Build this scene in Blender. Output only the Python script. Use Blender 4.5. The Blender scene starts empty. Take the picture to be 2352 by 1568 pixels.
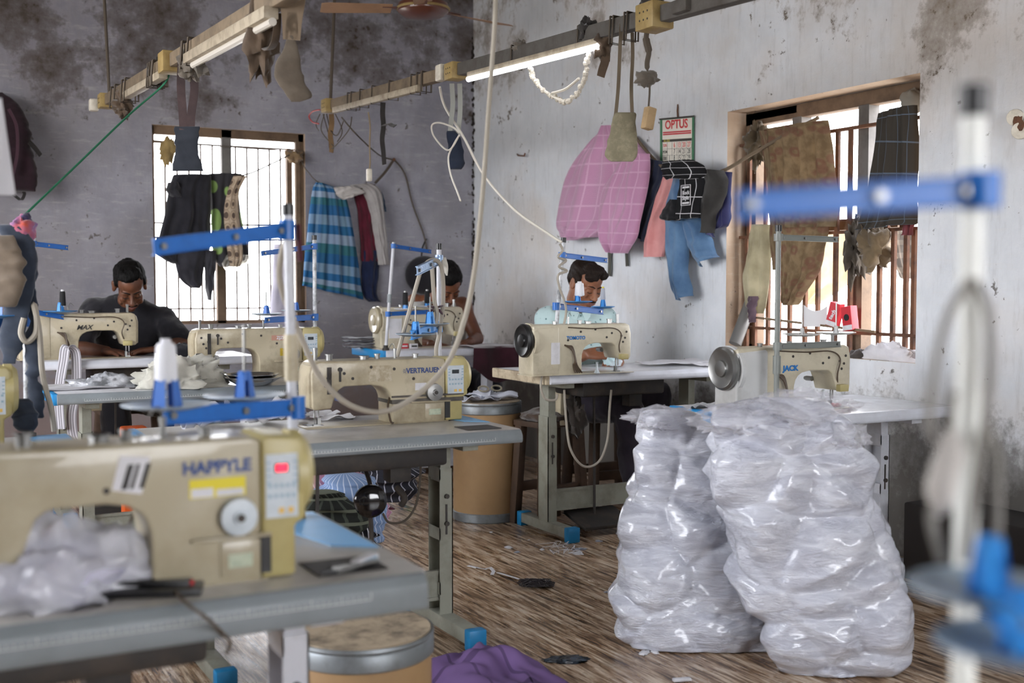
import bpy, bmesh, math, random
from mathutils import Vector as V, Matrix, noise
R = math.radians
PI = math.pi
SC = bpy.context.scene
COL = SC.collection
rnd = random.Random(7)

# ---------------------------------------------------------------- camera geometry (photograph 2352 x 1568)
F = 2670.0
CX, CY = 1176.0, 784.0
CAMZ = 1.27
YAW = R(28.5)
PITCH = math.atan((CY - 650.0) / F)
RIGHT = V((math.cos(YAW), -math.sin(YAW), 0))
FH = V((math.sin(YAW), math.cos(YAW), 0))
FWD = FH * math.cos(PITCH) + V((0, 0, -math.sin(PITCH)))
UP = FH * math.sin(PITCH) + V((0, 0, math.cos(PITCH)))
CAM = V((0, 0, CAMZ))
def ray(px, py): return RIGHT * ((px - CX) / F) + UP * (-(py - CY) / F) + FWD
def pX(px, py, X): r = ray(px, py); return CAM + r * (X / r.x)
def pY(px, py, Y): r = ray(px, py); return CAM + r * (Y / r.y)
def pZ(px, py, Z): r = ray(px, py); return CAM + r * ((Z - CAMZ) / r.z)
def pD(px, py, d): return CAM + ray(px, py) * d
def XatY(px, Y, py=784): return pY(px, py, Y).x

# ---------------------------------------------------------------- tagging
def tag(o, label, cat, group=None):
    o['label'] = label; o['category'] = cat
    if group: o['group'] = group
    return o
def thing(name, label, cat, loc=(0, 0, 0), rotz=0.0, group=None):
    o = bpy.data.objects.new(name, None); COL.objects.link(o)
    o.empty_display_size = 0.1
    o.location = loc; o.rotation_euler = (0, 0, rotz)
    return tag(o, label, cat, group)
def struct(o):
    o['kind'] = 'structure'; return o
def wm(o): return wm(o.parent) @ o.matrix_basis if o.parent else o.matrix_basis.copy()
def dup(root, loc=None, rotz=None, label=None):
    r = root.copy(); COL.objects.link(r)
    if loc is not None: r.location = loc
    if rotz is not None: r.rotation_euler = (0, 0, rotz)
    if label: r['label'] = label
    for ch in list(root.children):
        c = ch.copy(); COL.objects.link(c); c.parent = r
        for g in ch.children:
            d = g.copy(); COL.objects.link(d); d.parent = c
    return r

# ---------------------------------------------------------------- mesh builder
class MB:
    def __init__(s): s.v = []; s.f = []; s.uv = None
    def add(s, vs, fs):
        n = len(s.v); s.v += [V(p) for p in vs]; s.f += [[i + n for i in f] for f in fs]; return s
    def box(s, c, size, rot=None):
        x, y, z = size[0] / 2, size[1] / 2, size[2] / 2
        vs = [V((sx * x, sy * y, sz * z)) for sx in (-1, 1) for sy in (-1, 1) for sz in (-1, 1)]
        if rot is not None: vs = [rot @ p for p in vs]
        c = V(c)
        return s.add([p + c for p in vs], [(0, 1, 3, 2), (4, 6, 7, 5), (0, 4, 5, 1), (2, 3, 7, 6), (0, 2, 6, 4), (1, 5, 7, 3)])
    def bx(s, x0, x1, y0, y1, z0, z1):
        return s.box(((x0 + x1) / 2, (y0 + y1) / 2, (z0 + z1) / 2), (abs(x1 - x0), abs(y1 - y0), abs(z1 - z0)))
    def bar(s, a, b, w, h, upv=(0, 0, 1)):
        a, b = V(a), V(b); d = b - a; L = d.length
        if L < 1e-6: return s
        d.normalize(); u = V(upv)
        if abs(d.dot(u)) > 0.98: u = V((0, 1, 0))
        sd = d.cross(u).normalized(); u = sd.cross(d)
        m = Matrix((d, sd, u)).transposed()
        return s.box((a + b) / 2, (L, w, h), m)
    def tube(s, pts, r, seg=8, caps=True, flat=1.0, upv=None):
        pts = [V(p) for p in pts]; n = len(pts)
        rs = r if isinstance(r, (list, tuple)) else [r] * n
        base = len(s.v); prev = None
        for i, p in enumerate(pts):
            t = (pts[min(i + 1, n - 1)] - pts[max(i - 1, 0)])
            if t.length < 1e-9: t = V((0, 0, 1))
            t.normalize()
            if prev is None:
                u = V(upv) if upv else V((0, 0, 1))
                if abs(t.dot(u)) > 0.95: u = V((1, 0, 0))
            else: u = prev
            sd = t.cross(u)
            if sd.length < 1e-6: sd = t.cross(V((0.3, 1, 0.2)))
            sd.normalize(); u = sd.cross(t).normalized(); prev = u
            for k in range(seg):
                a = 2 * PI * k / seg
                s.v.append(p + sd * (math.cos(a) * rs[i]) + u * (math.sin(a) * rs[i] * flat))
        for i in range(n - 1):
            for k in range(seg):
                a = base + i * seg + k; b = base + i * seg + (k + 1) % seg
                s.f.append([a, b, b + seg, a + seg])
        if caps:
            s.f.append([base + k for k in range(seg)][::-1])
            s.f.append([base + (n - 1) * seg + k for k in range(seg)])
        return s
    def cyl(s, a, b, r, seg=16, r2=None):
        return s.tube([a, b], [r, r if r2 is None else r2], seg)
    def limb(s, pts, rs, seg=14, flat=1.0, upv=None):
        """tube with rounded ends"""
        pts = [V(p) for p in pts]; P2 = []; R2 = []
        d0 = (pts[0] - pts[1]).normalized(); d1 = (pts[-1] - pts[-2]).normalized()
        for a in (80, 55, 28): P2.append(pts[0] + d0 * rs[0] * math.sin(R(a)) * .8); R2.append(rs[0] * math.cos(R(a)))
        P2 += pts; R2 += list(rs)
        for a in (28, 55, 80): P2.append(pts[-1] + d1 * rs[-1] * math.sin(R(a)) * .8); R2.append(rs[-1] * math.cos(R(a)))
        return s.tube(P2, R2, seg, True, flat, upv)
    def ell(s, c, r, m=None, nu=16, nv=10):
        c = V(c); base = len(s.v)
        if not hasattr(r, '__len__'): r = (r, r, r)
        def put(x, y, z):
            p = V((x * r[0], y * r[1], z * r[2]))
            if m is not None: p = m @ p
            s.v.append(c + p)
        put(0, 0, 1)
        for j in range(1, nv):
            th = PI * j / nv
            for i in range(nu):
                ph = 2 * PI * i / nu
                put(math.sin(th) * math.cos(ph), math.sin(th) * math.sin(ph), math.cos(th))
        put(0, 0, -1)
        last = len(s.v) - 1
        for i in range(nu): s.f.append([base, base + 1 + i, base + 1 + (i + 1) % nu])
        for j in range(nv - 2):
            for i in range(nu):
                a = base + 1 + j * nu + i; b = base + 1 + j * nu + (i + 1) % nu
                s.f.append([a, a + nu, b + nu, b])
        o = base + 1 + (nv - 2) * nu
        for i in range(nu): s.f.append([o + i, last, o + (i + 1) % nu])
        return s
    def lathe(s, prof, seg=24, c=(0, 0, 0), axis='z'):
        """prof: list of (r, h)"""
        c = V(c); base = len(s.v); n = len(prof)
        for r_, h in prof:
            for k in range(seg):
                a = 2 * PI * k / seg
                x, y = math.cos(a) * r_, math.sin(a) * r_
                p = V((x, y, h)) if axis == 'z' else (V((h, x, y)) if axis == 'x' else V((x, h, -y)))
                s.v.append(c + p)
        for i in range(n - 1):
            for k in range(seg):
                a = base + i * seg + k; b = base + i * seg + (k + 1) % seg
                s.f.append([a, b, b + seg, a + seg])
        s.f.append([base + k for k in range(seg)][::-1])
        s.f.append([base + (n - 1) * seg + k for k in range(seg)])
        return s
    def prism(s, poly, y0, y1, plane='xz'):
        """polygon (a,b) extruded along the third axis"""
        n = len(poly); base = len(s.v)
        for y in (y0, y1):
            for a, b in poly:
                s.v.append(V((a, y, b)) if plane == 'xz' else (V((a, b, y)) if plane == 'xy' else V((y, a, b))))
        s.f.append([base + i for i in range(n)]); s.f.append([base + n + i for i in range(n)][::-1])
        for i in range(n):
            j = (i + 1) % n
            s.f.append([base + i, base + n + i, base + n + j, base + j])
        return s
    def grid(s, fn, nu, nv, closed_u=False, uvs=True):
        base = len(s.v)
        for j in range(nv + 1):
            for i in range(nu if closed_u else nu + 1):
                s.v.append(V(fn(i / nu, j / nv)))
        w = nu if closed_u else nu + 1
        for j in range(nv):
            for i in range(nu):
                a = base + j * w + i; b = base + j * w + (i + 1) % w
                s.f.append([a, b, b + w, a + w])
        return s
    def build(s, name, mat, parent=None, smooth=35, bevel=0.0, bseg=2, recenter=True, fix=True, uvfn=None, world=False):
        me = bpy.data.meshes.new(name)
        off = V((0, 0, 0))
        if parent is None and recenter and s.v:
            lo = V([min(p[i] for p in s.v) for i in range(3)]); hi = V([max(p[i] for p in s.v) for i in range(3)])
            off = V(((lo.x + hi.x) / 2, (lo.y + hi.y) / 2, lo.z))
        vs = [p - off for p in s.v]
        if parent is not None and world:
            mi = wm(parent).inverted()
            vs = [mi @ p for p in vs]
        me.from_pydata([tuple(p) for p in vs], [], s.f)
        if fix or bevel > 0:
            bm = bmesh.new(); bm.from_mesh(me)
            if fix: bmesh.ops.recalc_face_normals(bm, faces=bm.faces)
            if bevel > 0:
                es = [e for e in bm.edges if len(e.link_faces) == 2 and e.calc_face_angle(0) > R(28)]
                if es:
                    bmesh.ops.bevel(bm, geom=es, offset=bevel, segments=bseg, profile=0.5, affect='EDGES', clamp_overlap=True)
            bm.to_mesh(me); bm.free()
        if uvfn:
            ul = me.uv_layers.new(name='UVMap')
            for l in me.loops: ul.data[l.index].uv = uvfn(l.vertex_index)
        if smooth:
            me.polygons.foreach_set('use_smooth', [True] * len(me.polygons))
            if smooth < 179: me.set_sharp_from_angle(angle=R(smooth))
        me.materials.append(mat)
        o = bpy.data.objects.new(name, me); COL.objects.link(o)
        o.location = off
        if parent is not None: o.parent = parent
        return o

class Many:
    """collects small alike pieces and links each one as a part of its own"""
    def __init__(s): s.l = []
    def one(s): m = MB(); s.l.append(m); return m
    def build(s, name, mat, parent, **k): return [m.build(name, mat, parent, **k) for m in s.l]
def cr(pts, n=8):
    """Catmull-Rom through points"""
    pts = [V(p) for p in pts]; out = []
    for i in range(len(pts) - 1):
        p0 = pts[max(i - 1, 0)]; p1 = pts[i]; p2 = pts[i + 1]; p3 = pts[min(i + 2, len(pts) - 1)]
        for k in range(n):
            t = k / n
            out.append(0.5 * ((2 * p1) + (p2 - p0) * t + (2 * p0 - 5 * p1 + 4 * p2 - p3) * t * t + (3 * p1 - p0 - 3 * p2 + p3) * t ** 3))
    out.append(pts[-1]); return out

# ---------------------------------------------------------------- materials
def lin(h):
    h = h.lstrip('#'); c = [int(h[i:i + 2], 16) / 255 for i in (0, 2, 4)]
    return tuple((x / 12.92 if x <= 0.04045 else ((x + 0.055) / 1.055) ** 2.4) for x in c) + (1.0,)
class NT:
    def __init__(s, name):
        s.m = bpy.data.materials.new(name); s.m.use_nodes = True; s.t = s.m.node_tree
        s.b = s.t.nodes['Principled BSDF']; s.out = s.t.nodes['Material Output']
    def n(s, kind, **kw):
        nd = s.t.nodes.new(kind)
        for k, v in kw.items(): setattr(nd, k, v)
        return nd
    def l(s, a, b): s.t.links.new(a, b)
    def coord(s, kind='Object', scale=(1, 1, 1), rot=(0, 0, 0)):
        c = s.n('ShaderNodeTexCoord'); mp = s.n('ShaderNodeMapping')
        mp.inputs['Scale'].default_value = scale; mp.inputs['Rotation'].default_value = rot
        s.l(c.outputs[kind], mp.inputs[0]); return mp.outputs[0]
    def noise(s, co, scale, detail=4, rough=.55, dist=0):
        t = s.n('ShaderNodeTexNoise'); t.inputs['Scale'].default_value = scale; t.inputs['Detail'].default_value = detail
        t.inputs['Roughness'].default_value = rough; t.inputs['Distortion'].default_value = dist
        s.l(co, t.inputs['Vector']); return t.outputs['Fac']
    def ramp(s, fac, stops, interp='LINEAR'):
        r = s.n('ShaderNodeValToRGB'); r.color_ramp.interpolation = interp
        els = r.color_ramp.elements
        while len(els) < len(stops): els.new(0.5)
        for e, (p, c) in zip(els, stops):
            e.position = p; e.color = c if len(c) == 4 else tuple(c) + (1,)
        s.l(fac, r.inputs[0]); return r.outputs[0]
    def mix(s, fac, a, b, mode='MIX'):
        m = s.n('ShaderNodeMix', data_type='RGBA', blend_type=mode)
        for idx, x in ((0, fac), (6, a), (7, b)):
            if hasattr(x, 'is_linked'): s.l(x, m.inputs[idx])
            else: m.inputs[idx].default_value = x
        return m.outputs[2]
    def math(s, op, a, b=0.0, clamp=False):
        m = s.n('ShaderNodeMath', operation=op); m.use_clamp = clamp
        for i, x in enumerate((a, b)):
            if hasattr(x, 'is_linked'): s.l(x, m.inputs[i])
            else: m.inputs[i].default_value = x
        return m.outputs[0]
    def sep(s, co):
        x = s.n('ShaderNodeSeparateXYZ'); s.l(co, x.inputs[0]); return x.outputs
    def comb(s, x, y, z=0.0):
        c = s.n('ShaderNodeCombineXYZ')
        for i, a in enumerate((x, y, z)):
            if hasattr(a, 'is_linked'): s.l(a, c.inputs[i])
            else: c.inputs[i].default_value = a
        return c.outputs[0]
    def bump(s, h, strength=.3, dist=.01):
        b = s.n('ShaderNodeBump'); b.inputs['Strength'].default_value = strength; b.inputs['Distance'].default_value = dist
        s.l(h, b.inputs['Height']); s.l(b.outputs[0], s.b.inputs['Normal'])
    def color(s, c):
        if hasattr(c, 'is_linked'): s.l(c, s.b.inputs['Base Color'])
        else: s.b.inputs['Base Color'].default_value = c
    def set(s, **kw):
        for k, v in kw.items(): s.b.inputs[k.replace('_', ' ')].default_value = v
        return s
BW0, BW1 = (0, 0, 0, 1), (1, 1, 1, 1)
def M(name, hexc, rough=.5, metal=0.0, dirt=None, amt=.5, scale=6.0, bump=0.0, bscale=40.0, spec=.5, coat=0.0, sub=0.0):
    t = NT(name); t.set(Roughness=rough, Metallic=metal)
    t.b.inputs['Specular IOR Level'].default_value = spec
    if coat: t.b.inputs['Coat Weight'].default_value = coat
    if sub:
        t.b.inputs['Subsurface Weight'].default_value = sub; t.b.inputs['Subsurface Radius'].default_value = (.01, .004, .002)
    co = t.coord()
    if dirt:
        f = t.noise(co, scale, 5, .65)
        fac = t.ramp(f, [(.5 - .06 * 1, BW0), (.72, (amt, amt, amt, 1))])
        t.color(t.mix(fac, lin(hexc), lin(dirt)))
    else: t.color(lin(hexc))
    if bump: t.bump(t.noise(co, bscale, 3), bump, .004)
    return t.m
def cloth(name, hexc, var=None, wscale=500, bump=.25, rough=.9, transl=0.0, sheen=.3):
    t = NT(name); t.set(Roughness=rough, Sheen_Weight=sheen)
    t.b.inputs['Specular IOR Level'].default_value = .15
    co = t.coord()
    f = t.noise(co, 9, 4)
    c = t.mix(t.ramp(f, [(.35, BW0), (.7, BW1)]), lin(hexc), lin(var or hexc))
    t.color(c)
    t.bump(t.noise(co, wscale * .3, 2), bump, .002)
    if transl:
        tr = t.n('ShaderNodeBsdfTranslucent'); t.l(c, tr.inputs[0]) if hasattr(c, 'is_linked') else None
        mx = t.n('ShaderNodeMixShader'); mx.inputs[0].default_value = transl
        t.l(t.b.outputs[0], mx.inputs[1]); t.l(tr.outputs[0], mx.inputs[2]); t.l(mx.outputs[0], t.out.inputs[0])
    return t.m
def bands(name, nu, stops_u, nv, stops_v, mixfac=.5, transl=0.0, rough=.9):
    """woven stripes: constant colour bands repeating nu times across and nv times down"""
    t = NT(name); t.set(Roughness=rough); t.b.inputs['Specular IOR Level'].default_value = .15
    x = t.sep(t.coord('UV'))
    a = t.ramp(t.math('FRACT', t.math('MULTIPLY', x[0], nu)), [(p, lin(c)) for p, c in stops_u], 'CONSTANT')
    b = t.ramp(t.math('FRACT', t.math('MULTIPLY', x[1], nv)), [(p, lin(c)) for p, c in stops_v], 'CONSTANT')
    c = t.mix(mixfac, a, b)
    t.color(c)
    if transl:
        tr = t.n('ShaderNodeBsdfTranslucent'); t.l(c, tr.inputs[0])
        mx = t.n('ShaderNodeMixShader'); mx.inputs[0].default_value = transl
        t.l(t.b.outputs[0], mx.inputs[1]); t.l(tr.outputs[0], mx.inputs[2]); t.l(mx.outputs[0], t.out.inputs[0])
    return t.m
def checklines(name, base, line, nu, nv, w=.04, line2=None, rough=.9):
    t = NT(name); t.set(Roughness=rough); t.b.inputs['Specular IOR Level'].default_value = .15
    x = t.sep(t.coord('UV'))
    a = t.math('LESS_THAN', t.math('FRACT', t.math('MULTIPLY', x[0], nu)), w)
    b = t.math('LESS_THAN', t.math('FRACT', t.math('MULTIPLY', x[1], nv)), w)
    c = t.mix(a, lin(base), lin(line2 or line)); c = t.mix(b, c, lin(line)); t.color(c)
    return t.m

# ---------------------------------------------------------------- writing
_font_cache = {}
def text(s, size, mat, parent, origin, xdir, updir, name='lettering', ext=.0006, bold=0.0, shear=0.0, align='CENTER', sx=1.0, label=None):
    """flat raised lettering: origin = centre, xdir = reading direction, updir = up (local to parent)"""
    cu = bpy.data.curves.new('t', 'FONT'); cu.body = s; cu.size = size; cu.extrude = ext; cu.offset = bold
    cu.align_x = align; cu.align_y = 'CENTER'; cu.shear = shear; cu.resolution_u = 3
    ob = bpy.data.objects.new('t', cu); COL.objects.link(ob)
    bpy.context.view_layer.update()
    me = bpy.data.meshes.new_from_object(ob.evaluated_get(bpy.context.evaluated_depsgraph_get()))
    bpy.data.objects.remove(ob); bpy.data.curves.remove(cu)
    x = V(xdir).normalized(); u = V(updir).normalized(); z = x.cross(u)
    m = Matrix((x, u, z)).transposed().to_4x4(); m.translation = V(origin)
    me.transform(m @ Matrix.Diagonal((sx, 1, 1, 1)))
    me.materials.clear(); me.materials.append(mat)
    o = bpy.data.objects.new(name, me); COL.objects.link(o); o.parent = parent
    if label: o['label'] = label
    return o

# ---------------------------------------------------------------- draped cloth
def lerp(a, b, t): return a + (b - a) * t
def rows_at(rows, v):
    """rows: list of ((xl,yl),(xr,yr)); smooth interpolation at v in 0..1"""
    n = len(rows) - 1; t = v * n; i = min(int(t), n - 1); t -= i
    def g(k, s): k = max(0, min(n, k)); return V((rows[k][s][0], rows[k][s][1], 0))
    o = []
    for s in (0, 1):
        p0, p1, p2, p3 = g(i - 1, s), g(i, s), g(i + 1, s), g(i + 2, s)
        o.append(0.5 * ((2 * p1) + (p2 - p0) * t + (2 * p0 - 5 * p1 + 4 * p2 - p3) * t * t + (3 * p1 - p0 - 3 * p2 + p3) * t ** 3))
    return o
def R3(*a):
    """short rows: (y, xl, xr) or (yl, xl, yr, xr)"""
    return [((q[1], q[0]), (q[2], q[0])) if len(q) == 3 else ((q[1], q[0]), (q[3], q[2])) for q in a]
def drape(name, plane, rows, mat, parent=None, off=.03, bulge=.03, folds=3.0, amp=.012, seed=0, nu=44, nv=44, thick=.006, noise_amp=.012, edge=.6, slant=.5):
    """cloth hanging in front of a wall plane ('X',v) or ('Y',v); outline rows in photograph pixels, folds in real depth"""
    ax, val = plane
    m0 = off + .6 * bulge
    un = (lambda x, y: pX(x, y, val - m0)) if ax == 'X' else (lambda x, y: pY(x, y, val - m0))
    nrm = V((-1, 0, 0)) if ax == 'X' else V((0, -1, 0))
    mb = MB(); off_s = V((seed * 7.3, seed * 3.1, 0))
    def fn(u, v, back=False):
        l, r = rows_at(rows, v)
        q = l.lerp(r, u)
        wob = noise.noise(V((u * 3, v * 4, 0)) + off_s) * edge * 6 * (1 - abs(2 * u - 1) * .3)
        p = un(q.x + wob * .4, q.y + wob * .5 * v)
        ph = folds * 2 * PI * (u + slant * .15 * v) + seed + 1.6 * noise.noise(V((u * 2, v * 2.5, 5)) + off_s)
        f = math.sin(ph) * .6 + .4 * math.sin(ph * 2.1 + 1)
        d = off + bulge * math.sqrt(max(0, math.sin(PI * min(1, max(0, u))))) + amp * f * (.35 + .65 * v) + noise_amp * noise.noise(V((u * 5, v * 6, 2)) + off_s)
        if back: d = max(.003, d - thick)
        return p + nrm * (max(d, .004 + (0 if back else thick)) - m0)
    return slab(name, fn, nu, nv, mat, parent)
def slab(name, fn, nu, nv, mat, parent=None, smooth=60, world=True):
    """two-sided sheet: fn(u,v,back)"""
    mb = MB(); uv = []
    for back in (False, True):
        base = len(mb.v)
        for j in range(nv + 1):
            for i in range(nu + 1):
                mb.v.append(V(fn(i / nu, j / nv, back))); uv.append((i / nu, 1 - j / nv))
        for j in range(nv):
            for i in range(nu):
                a = base + j * (nu + 1) + i
                q = [a, a + 1, a + nu + 2, a + nu + 1]
                mb.f.append(q if not back else q[::-1])
    N = (nu + 1) * (nv + 1)
    ring = [i for i in range(nu + 1)] + [j * (nu + 1) + nu for j in range(1, nv + 1)] + [nv * (nu + 1) + i for i in range(nu - 1, -1, -1)] + [j * (nu + 1) for j in range(nv - 1, 0, -1)]
    for k in range(len(ring)):
        a, b = ring[k], ring[(k + 1) % len(ring)]
        mb.f.append([a, b, b + N, a + N])
    return mb.build(name, mat, parent, smooth=smooth, uvfn=lambda i: uv[i], fix=True, world=world)
def strip(name, pts, w, mat, parent=None, t=.002, wide=None, world=True, twist=0.0):
    """ribbon along a path; wide = direction of its width"""
    pts = [V(p) for p in pts]; n = len(pts); wd = V(wide) if wide is not None else RIGHT
    ws = w if isinstance(w, (list, tuple)) else [w] * n
    def fn(u, v, back):
        i = min(int(round(v * (n - 1))), n - 1)
        a = twist * v; tn = (pts[min(i + 1, n - 1)] - pts[max(i - 1, 0)]).normalized()
        d = (wd - tn * wd.dot(tn)).normalized(); nn = tn.cross(d)
        d2 = d * math.cos(a) + nn * math.sin(a); n2 = tn.cross(d2)
        return pts[i] + d2 * ws[i] * (u - .5) + n2 * (t if back else 0)
    return slab(name, fn, 3, n - 1, mat, parent, world=world)
def blob(name, rows, d, ratio, mat, parent=None, nu=60, nv=60, fn=None, amp=(.02, .01, .004), seed=0, zmin=None, power=2.0, fwd=None, smooth=179, freq=(4, 11, 30), shift=0.0):
    """closed rounded body lofted from rows ((xl,yl),(xr,yr)) at depth d from the lens, given real thickness ratio*width"""
    fw = fwd or FH; so = V((seed * 5.7, seed * 2.3, seed))
    mb = MB()
    def P(u, v):
        l, r = rows_at(rows, v)
        a, b = pD(l.x, l.y, d), pD(r.x, r.y, d)
        c = (a + b) / 2; hw = (b - a) / 2
        e = math.sin(PI * min(1, max(0, v))) ** .35 if 0 < v < 1 else 0.0
        t = 2 * PI * u; ct, st = math.cos(t), math.sin(t)
        k = (abs(ct) ** power + abs(st) ** power) ** (-1 / power)
        p = c + hw * (ct * k) + fw * (hw.length * ratio * st * k) * e
        n = (hw.normalized() * ct + fw * st)
        q = p + so
        if fn:
            p = p + n * fn(q) * (e ** .5)
            if zmin is not None and p.z < zmin: p.z = zmin + (p.z - zmin) * .02
            return p
        dsp = amp[0] * noise.noise(q * freq[0])
        r1 = 1 - abs(noise.noise(V((q.x, q.y, q.z * 2.2)) * freq[1])) * 2
        r2 = 1 - abs(noise.noise(V((q.x + q.z * .5, q.y, q.z * 1.4 + q.x * .3)) * freq[2])) * 2
        dsp += amp[1] * r1 + amp[2] * r2
        p = p + n * dsp * (e ** .5)
        if zmin is not None and p.z < zmin: p.z = zmin + (p.z - zmin) * .02
        return p
    for j in range(nv + 1):
        for i in range(nu): mb.v.append(P(i / nu, min(.9995, max(.0005, j / nv))))
    for j in range(nv):
        for i in range(nu):
            a = j * nu + i; b = j * nu + (i + 1) % nu
            mb.f.append([a, b, b + nu, a + nu])
    mb.f.append(list(range(nu))); mb.f.append([nv * nu + i for i in range(nu)][::-1])
    return mb.build(name, mat, parent, smooth=smooth, world=True)
def crumple(name, c, r, mat, parent=None, seed=0, amp=.35, nu=28, nv=18, rotz=0.0, flatten=True, freq=2.6, world=True):
    """crumpled heap of cloth or film: an ellipsoid with ridged folds, flat underneath"""
    c = V(c); mb = MB(); mb.ell((0, 0, 0), (1, 1, 1), None, nu, nv)
    so = V((seed * 3.7, seed * 1.9, seed * .7)); m = Matrix.Rotation(rotz, 3, 'Z')
    for i, p in enumerate(mb.v):
        k = 1 + amp * (noise.noise(p * freq * .6 + so) + .8 * (abs(noise.noise(p * freq * 1.7 + so)) - .3) + .5 * (abs(noise.noise(p * freq * 4 + so)) - .3))
        q = V((p.x * r[0], p.y * r[1], p.z * r[2])) * k
        if flatten: q.z = max(q.z, -r[2] * .05) + r[2] * .05
        mb.v[i] = c + m @ q
    return mb.build(name, mat, parent, smooth=70, world=world)
SKY_GROUND = (.42, .40, .38, 1); SKY_HORIZON = (1.0, 1.0, 1.02, 1); SKY_ZENITH = (.85, .92, 1.08, 1)
SKY_STRENGTH = 9.0; EXPOSURE = 0.70
ADDED_LEFT_WIN = (2.3, 6.1, .9, 3.0); ADDED_REAR_WIN = (.2, 3.4, 1.0, 2.6)  # both openings are out of view, added to balance the daylight in the room
# ================================================================ setting
XR, YB, XL, ZC = 4.15, 8.28, -2.6, 3.7
def wall_material(name, base, light, warm, stain, damp, low_z, seedv, kx):
    t = NT(name); t.set(Roughness=.92); t.b.inputs['Specular IOR Level'].default_value = .2
    geo = t.n('ShaderNodeNewGeometry'); mp = t.n('ShaderNodeMapping'); t.l(geo.outputs['Position'], mp.inputs[0])
    mp.inputs['Location'].default_value = (seedv, seedv * .7, seedv * .3)
    co = mp.outputs[0]; z = t.sep(geo.outputs['Position'])[2]
    st = t.n('ShaderNodeMapping'); t.l(co, st.inputs[0]); st.inputs['Scale'].default_value = (1, 1, .16)
    st2 = t.n('ShaderNodeMapping'); t.l(co, st2.inputs[0]); st2.inputs['Scale'].default_value = (.2, .2, 1)
    big = t.noise(co, .8, 6, .6); mid = t.noise(co, 3.0, 8, .68); fine = t.noise(co, 17, 6, .7)
    brush = t.noise(st.outputs[0], 26, 5, .7); hb = t.noise(st2.outputs[0], 30, 4, .7)
    c = t.mix(t.ramp(mid, [(.38, BW0), (.62, BW1)]), lin(base), lin(light))
    c = t.mix(t.ramp(big, [(.45, BW0), (.62, (.75, .75, .75, 1))]), c, lin(warm))
    c = t.mix(t.ramp(brush, [(.52, BW0), (.75, (.25, .25, .25, 1))]), c, lin('#8a8680'))
    c = t.mix(t.ramp(hb, [(.55, BW0), (.75, (.28, .28, .28, 1))]), c, lin('#d8d5d0'))
    # scattered small flakes and specks
    c = t.mix(t.ramp(t.math('MULTIPLY', fine, t.math('ADD', mid, .5)), [(.655, BW0), (.70, (.85, .85, .85, 1))]), c, lin('#57504a'))
    # smoke and damp stains that grow towards the ceiling
    up = t.math('MULTIPLY', t.math('SUBTRACT', z, 2.5 if kx else 2.55), .22 if kx else .14, )
    up = t.math('MINIMUM', t.math('MAXIMUM', up, -.12), .075 if kx else .04)
    s1 = t.math('ADD', t.math('ADD', t.math('MULTIPLY', big, .55), t.math('MULTIPLY', mid, .45)), up)
    s1 = t.math('ADD', s1, t.math('MULTIPLY', t.math('SUBTRACT', fine, .5), .16))
    c = t.mix(t.ramp(s1, [(.535, BW0), (.575, (.5, .5, .5, 1)), (.66, (.9, .9, .9, 1))]), c, lin(stain))
    # rising damp
    lo = t.math('MULTIPLY', t.math('SUBTRACT', low_z, z), .55)
    lo = t.math('MINIMUM', t.math('MAXIMUM', lo, -.3), .34)
    s2 = t.math('ADD', t.math('ADD', t.math('MULTIPLY', big, .4), t.math('MULTIPLY', mid, .6)), lo)
    s2 = t.math('ADD', s2, t.math('MULTIPLY', t.math('SUBTRACT', fine, .5), .25))
    c = t.mix(t.ramp(s2, [(.56, BW0), (.66, (.7, .7, .7, 1)), (.8, (.95, .95, .95, 1))]), c, lin(damp))
    t.color(c)
    t.bump(t.math('ADD', t.math('ADD', t.math('MULTIPLY', mid, .8), t.math('MULTIPLY', fine, .35)), t.math('MULTIPLY', brush, .3)), .55, .012)
    return t.m
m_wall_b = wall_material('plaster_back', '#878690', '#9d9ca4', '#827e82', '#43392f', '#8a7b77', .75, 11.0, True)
m_wall_r = wall_material('plaster_right', '#d0d4d9', '#dcdfe3', '#c9c1b9', '#776a5c', '#5b5752', .85, 3.0, False)
m_reveal = wall_material('plaster_reveal', '#c0aa94', '#cfbba6', '#b39a84', '#7c6550', '#6b5a4a', .5, 31.0, False)
m_ceil = M('ceiling_plaster', '#8d8a86', .95, dirt='#5a5148', amt=.6, scale=1.2)

def floor_material():
    t = NT('printed_wood_lino'); t.set(Roughness=.28)
    t.b.inputs['Specular IOR Level'].default_value = .45
    geo = t.n('ShaderNodeNewGeometry')
    def mp(sc):
        m = t.n('ShaderNodeMapping'); t.l(geo.outputs['Position'], m.inputs[0]); m.inputs['Scale'].default_value = sc; return m.outputs[0]
    a = t.noise(mp((1, .075, 1)), 56, 5, .7, .25); b = t.noise(mp((1, .05, 1)), 130, 4, .7); g = t.noise(mp((1, .35, 1)), 7, 4, .6)
    f = t.math('ADD', t.math('ADD', t.math('MULTIPLY', a, .62), t.math('MULTIPLY', b, .30)), t.math('MULTIPLY', g, .12))
    c = t.ramp(f, [(.40, lin('#33261d')), (.455, lin('#5e4836')), (.505, lin('#927559')), (.55, lin('#b9a289')), (.63, lin('#dccdb8'))])
    d = t.noise(mp((1, 1, 1)), 3.0, 6, .65)
    c = t.mix(t.ramp(d, [(.55, BW0), (.75, (.45, .45, .45, 1))]), c, lin('#3b332d'))
    t.color(c)
    r = t.ramp(t.noise(mp((1, .3, 1)), 9, 4), [(.3, (.18, .18, .18, 1)), (.75, (.42, .42, .42, 1))]); t.l(r, t.b.inputs['Roughness'])
    t.bump(t.math('ADD', t.noise(mp((1, .5, 1)), 2.2, 2), t.math('MULTIPLY', b, .05)), .25, .03)
    return t.m
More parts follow.
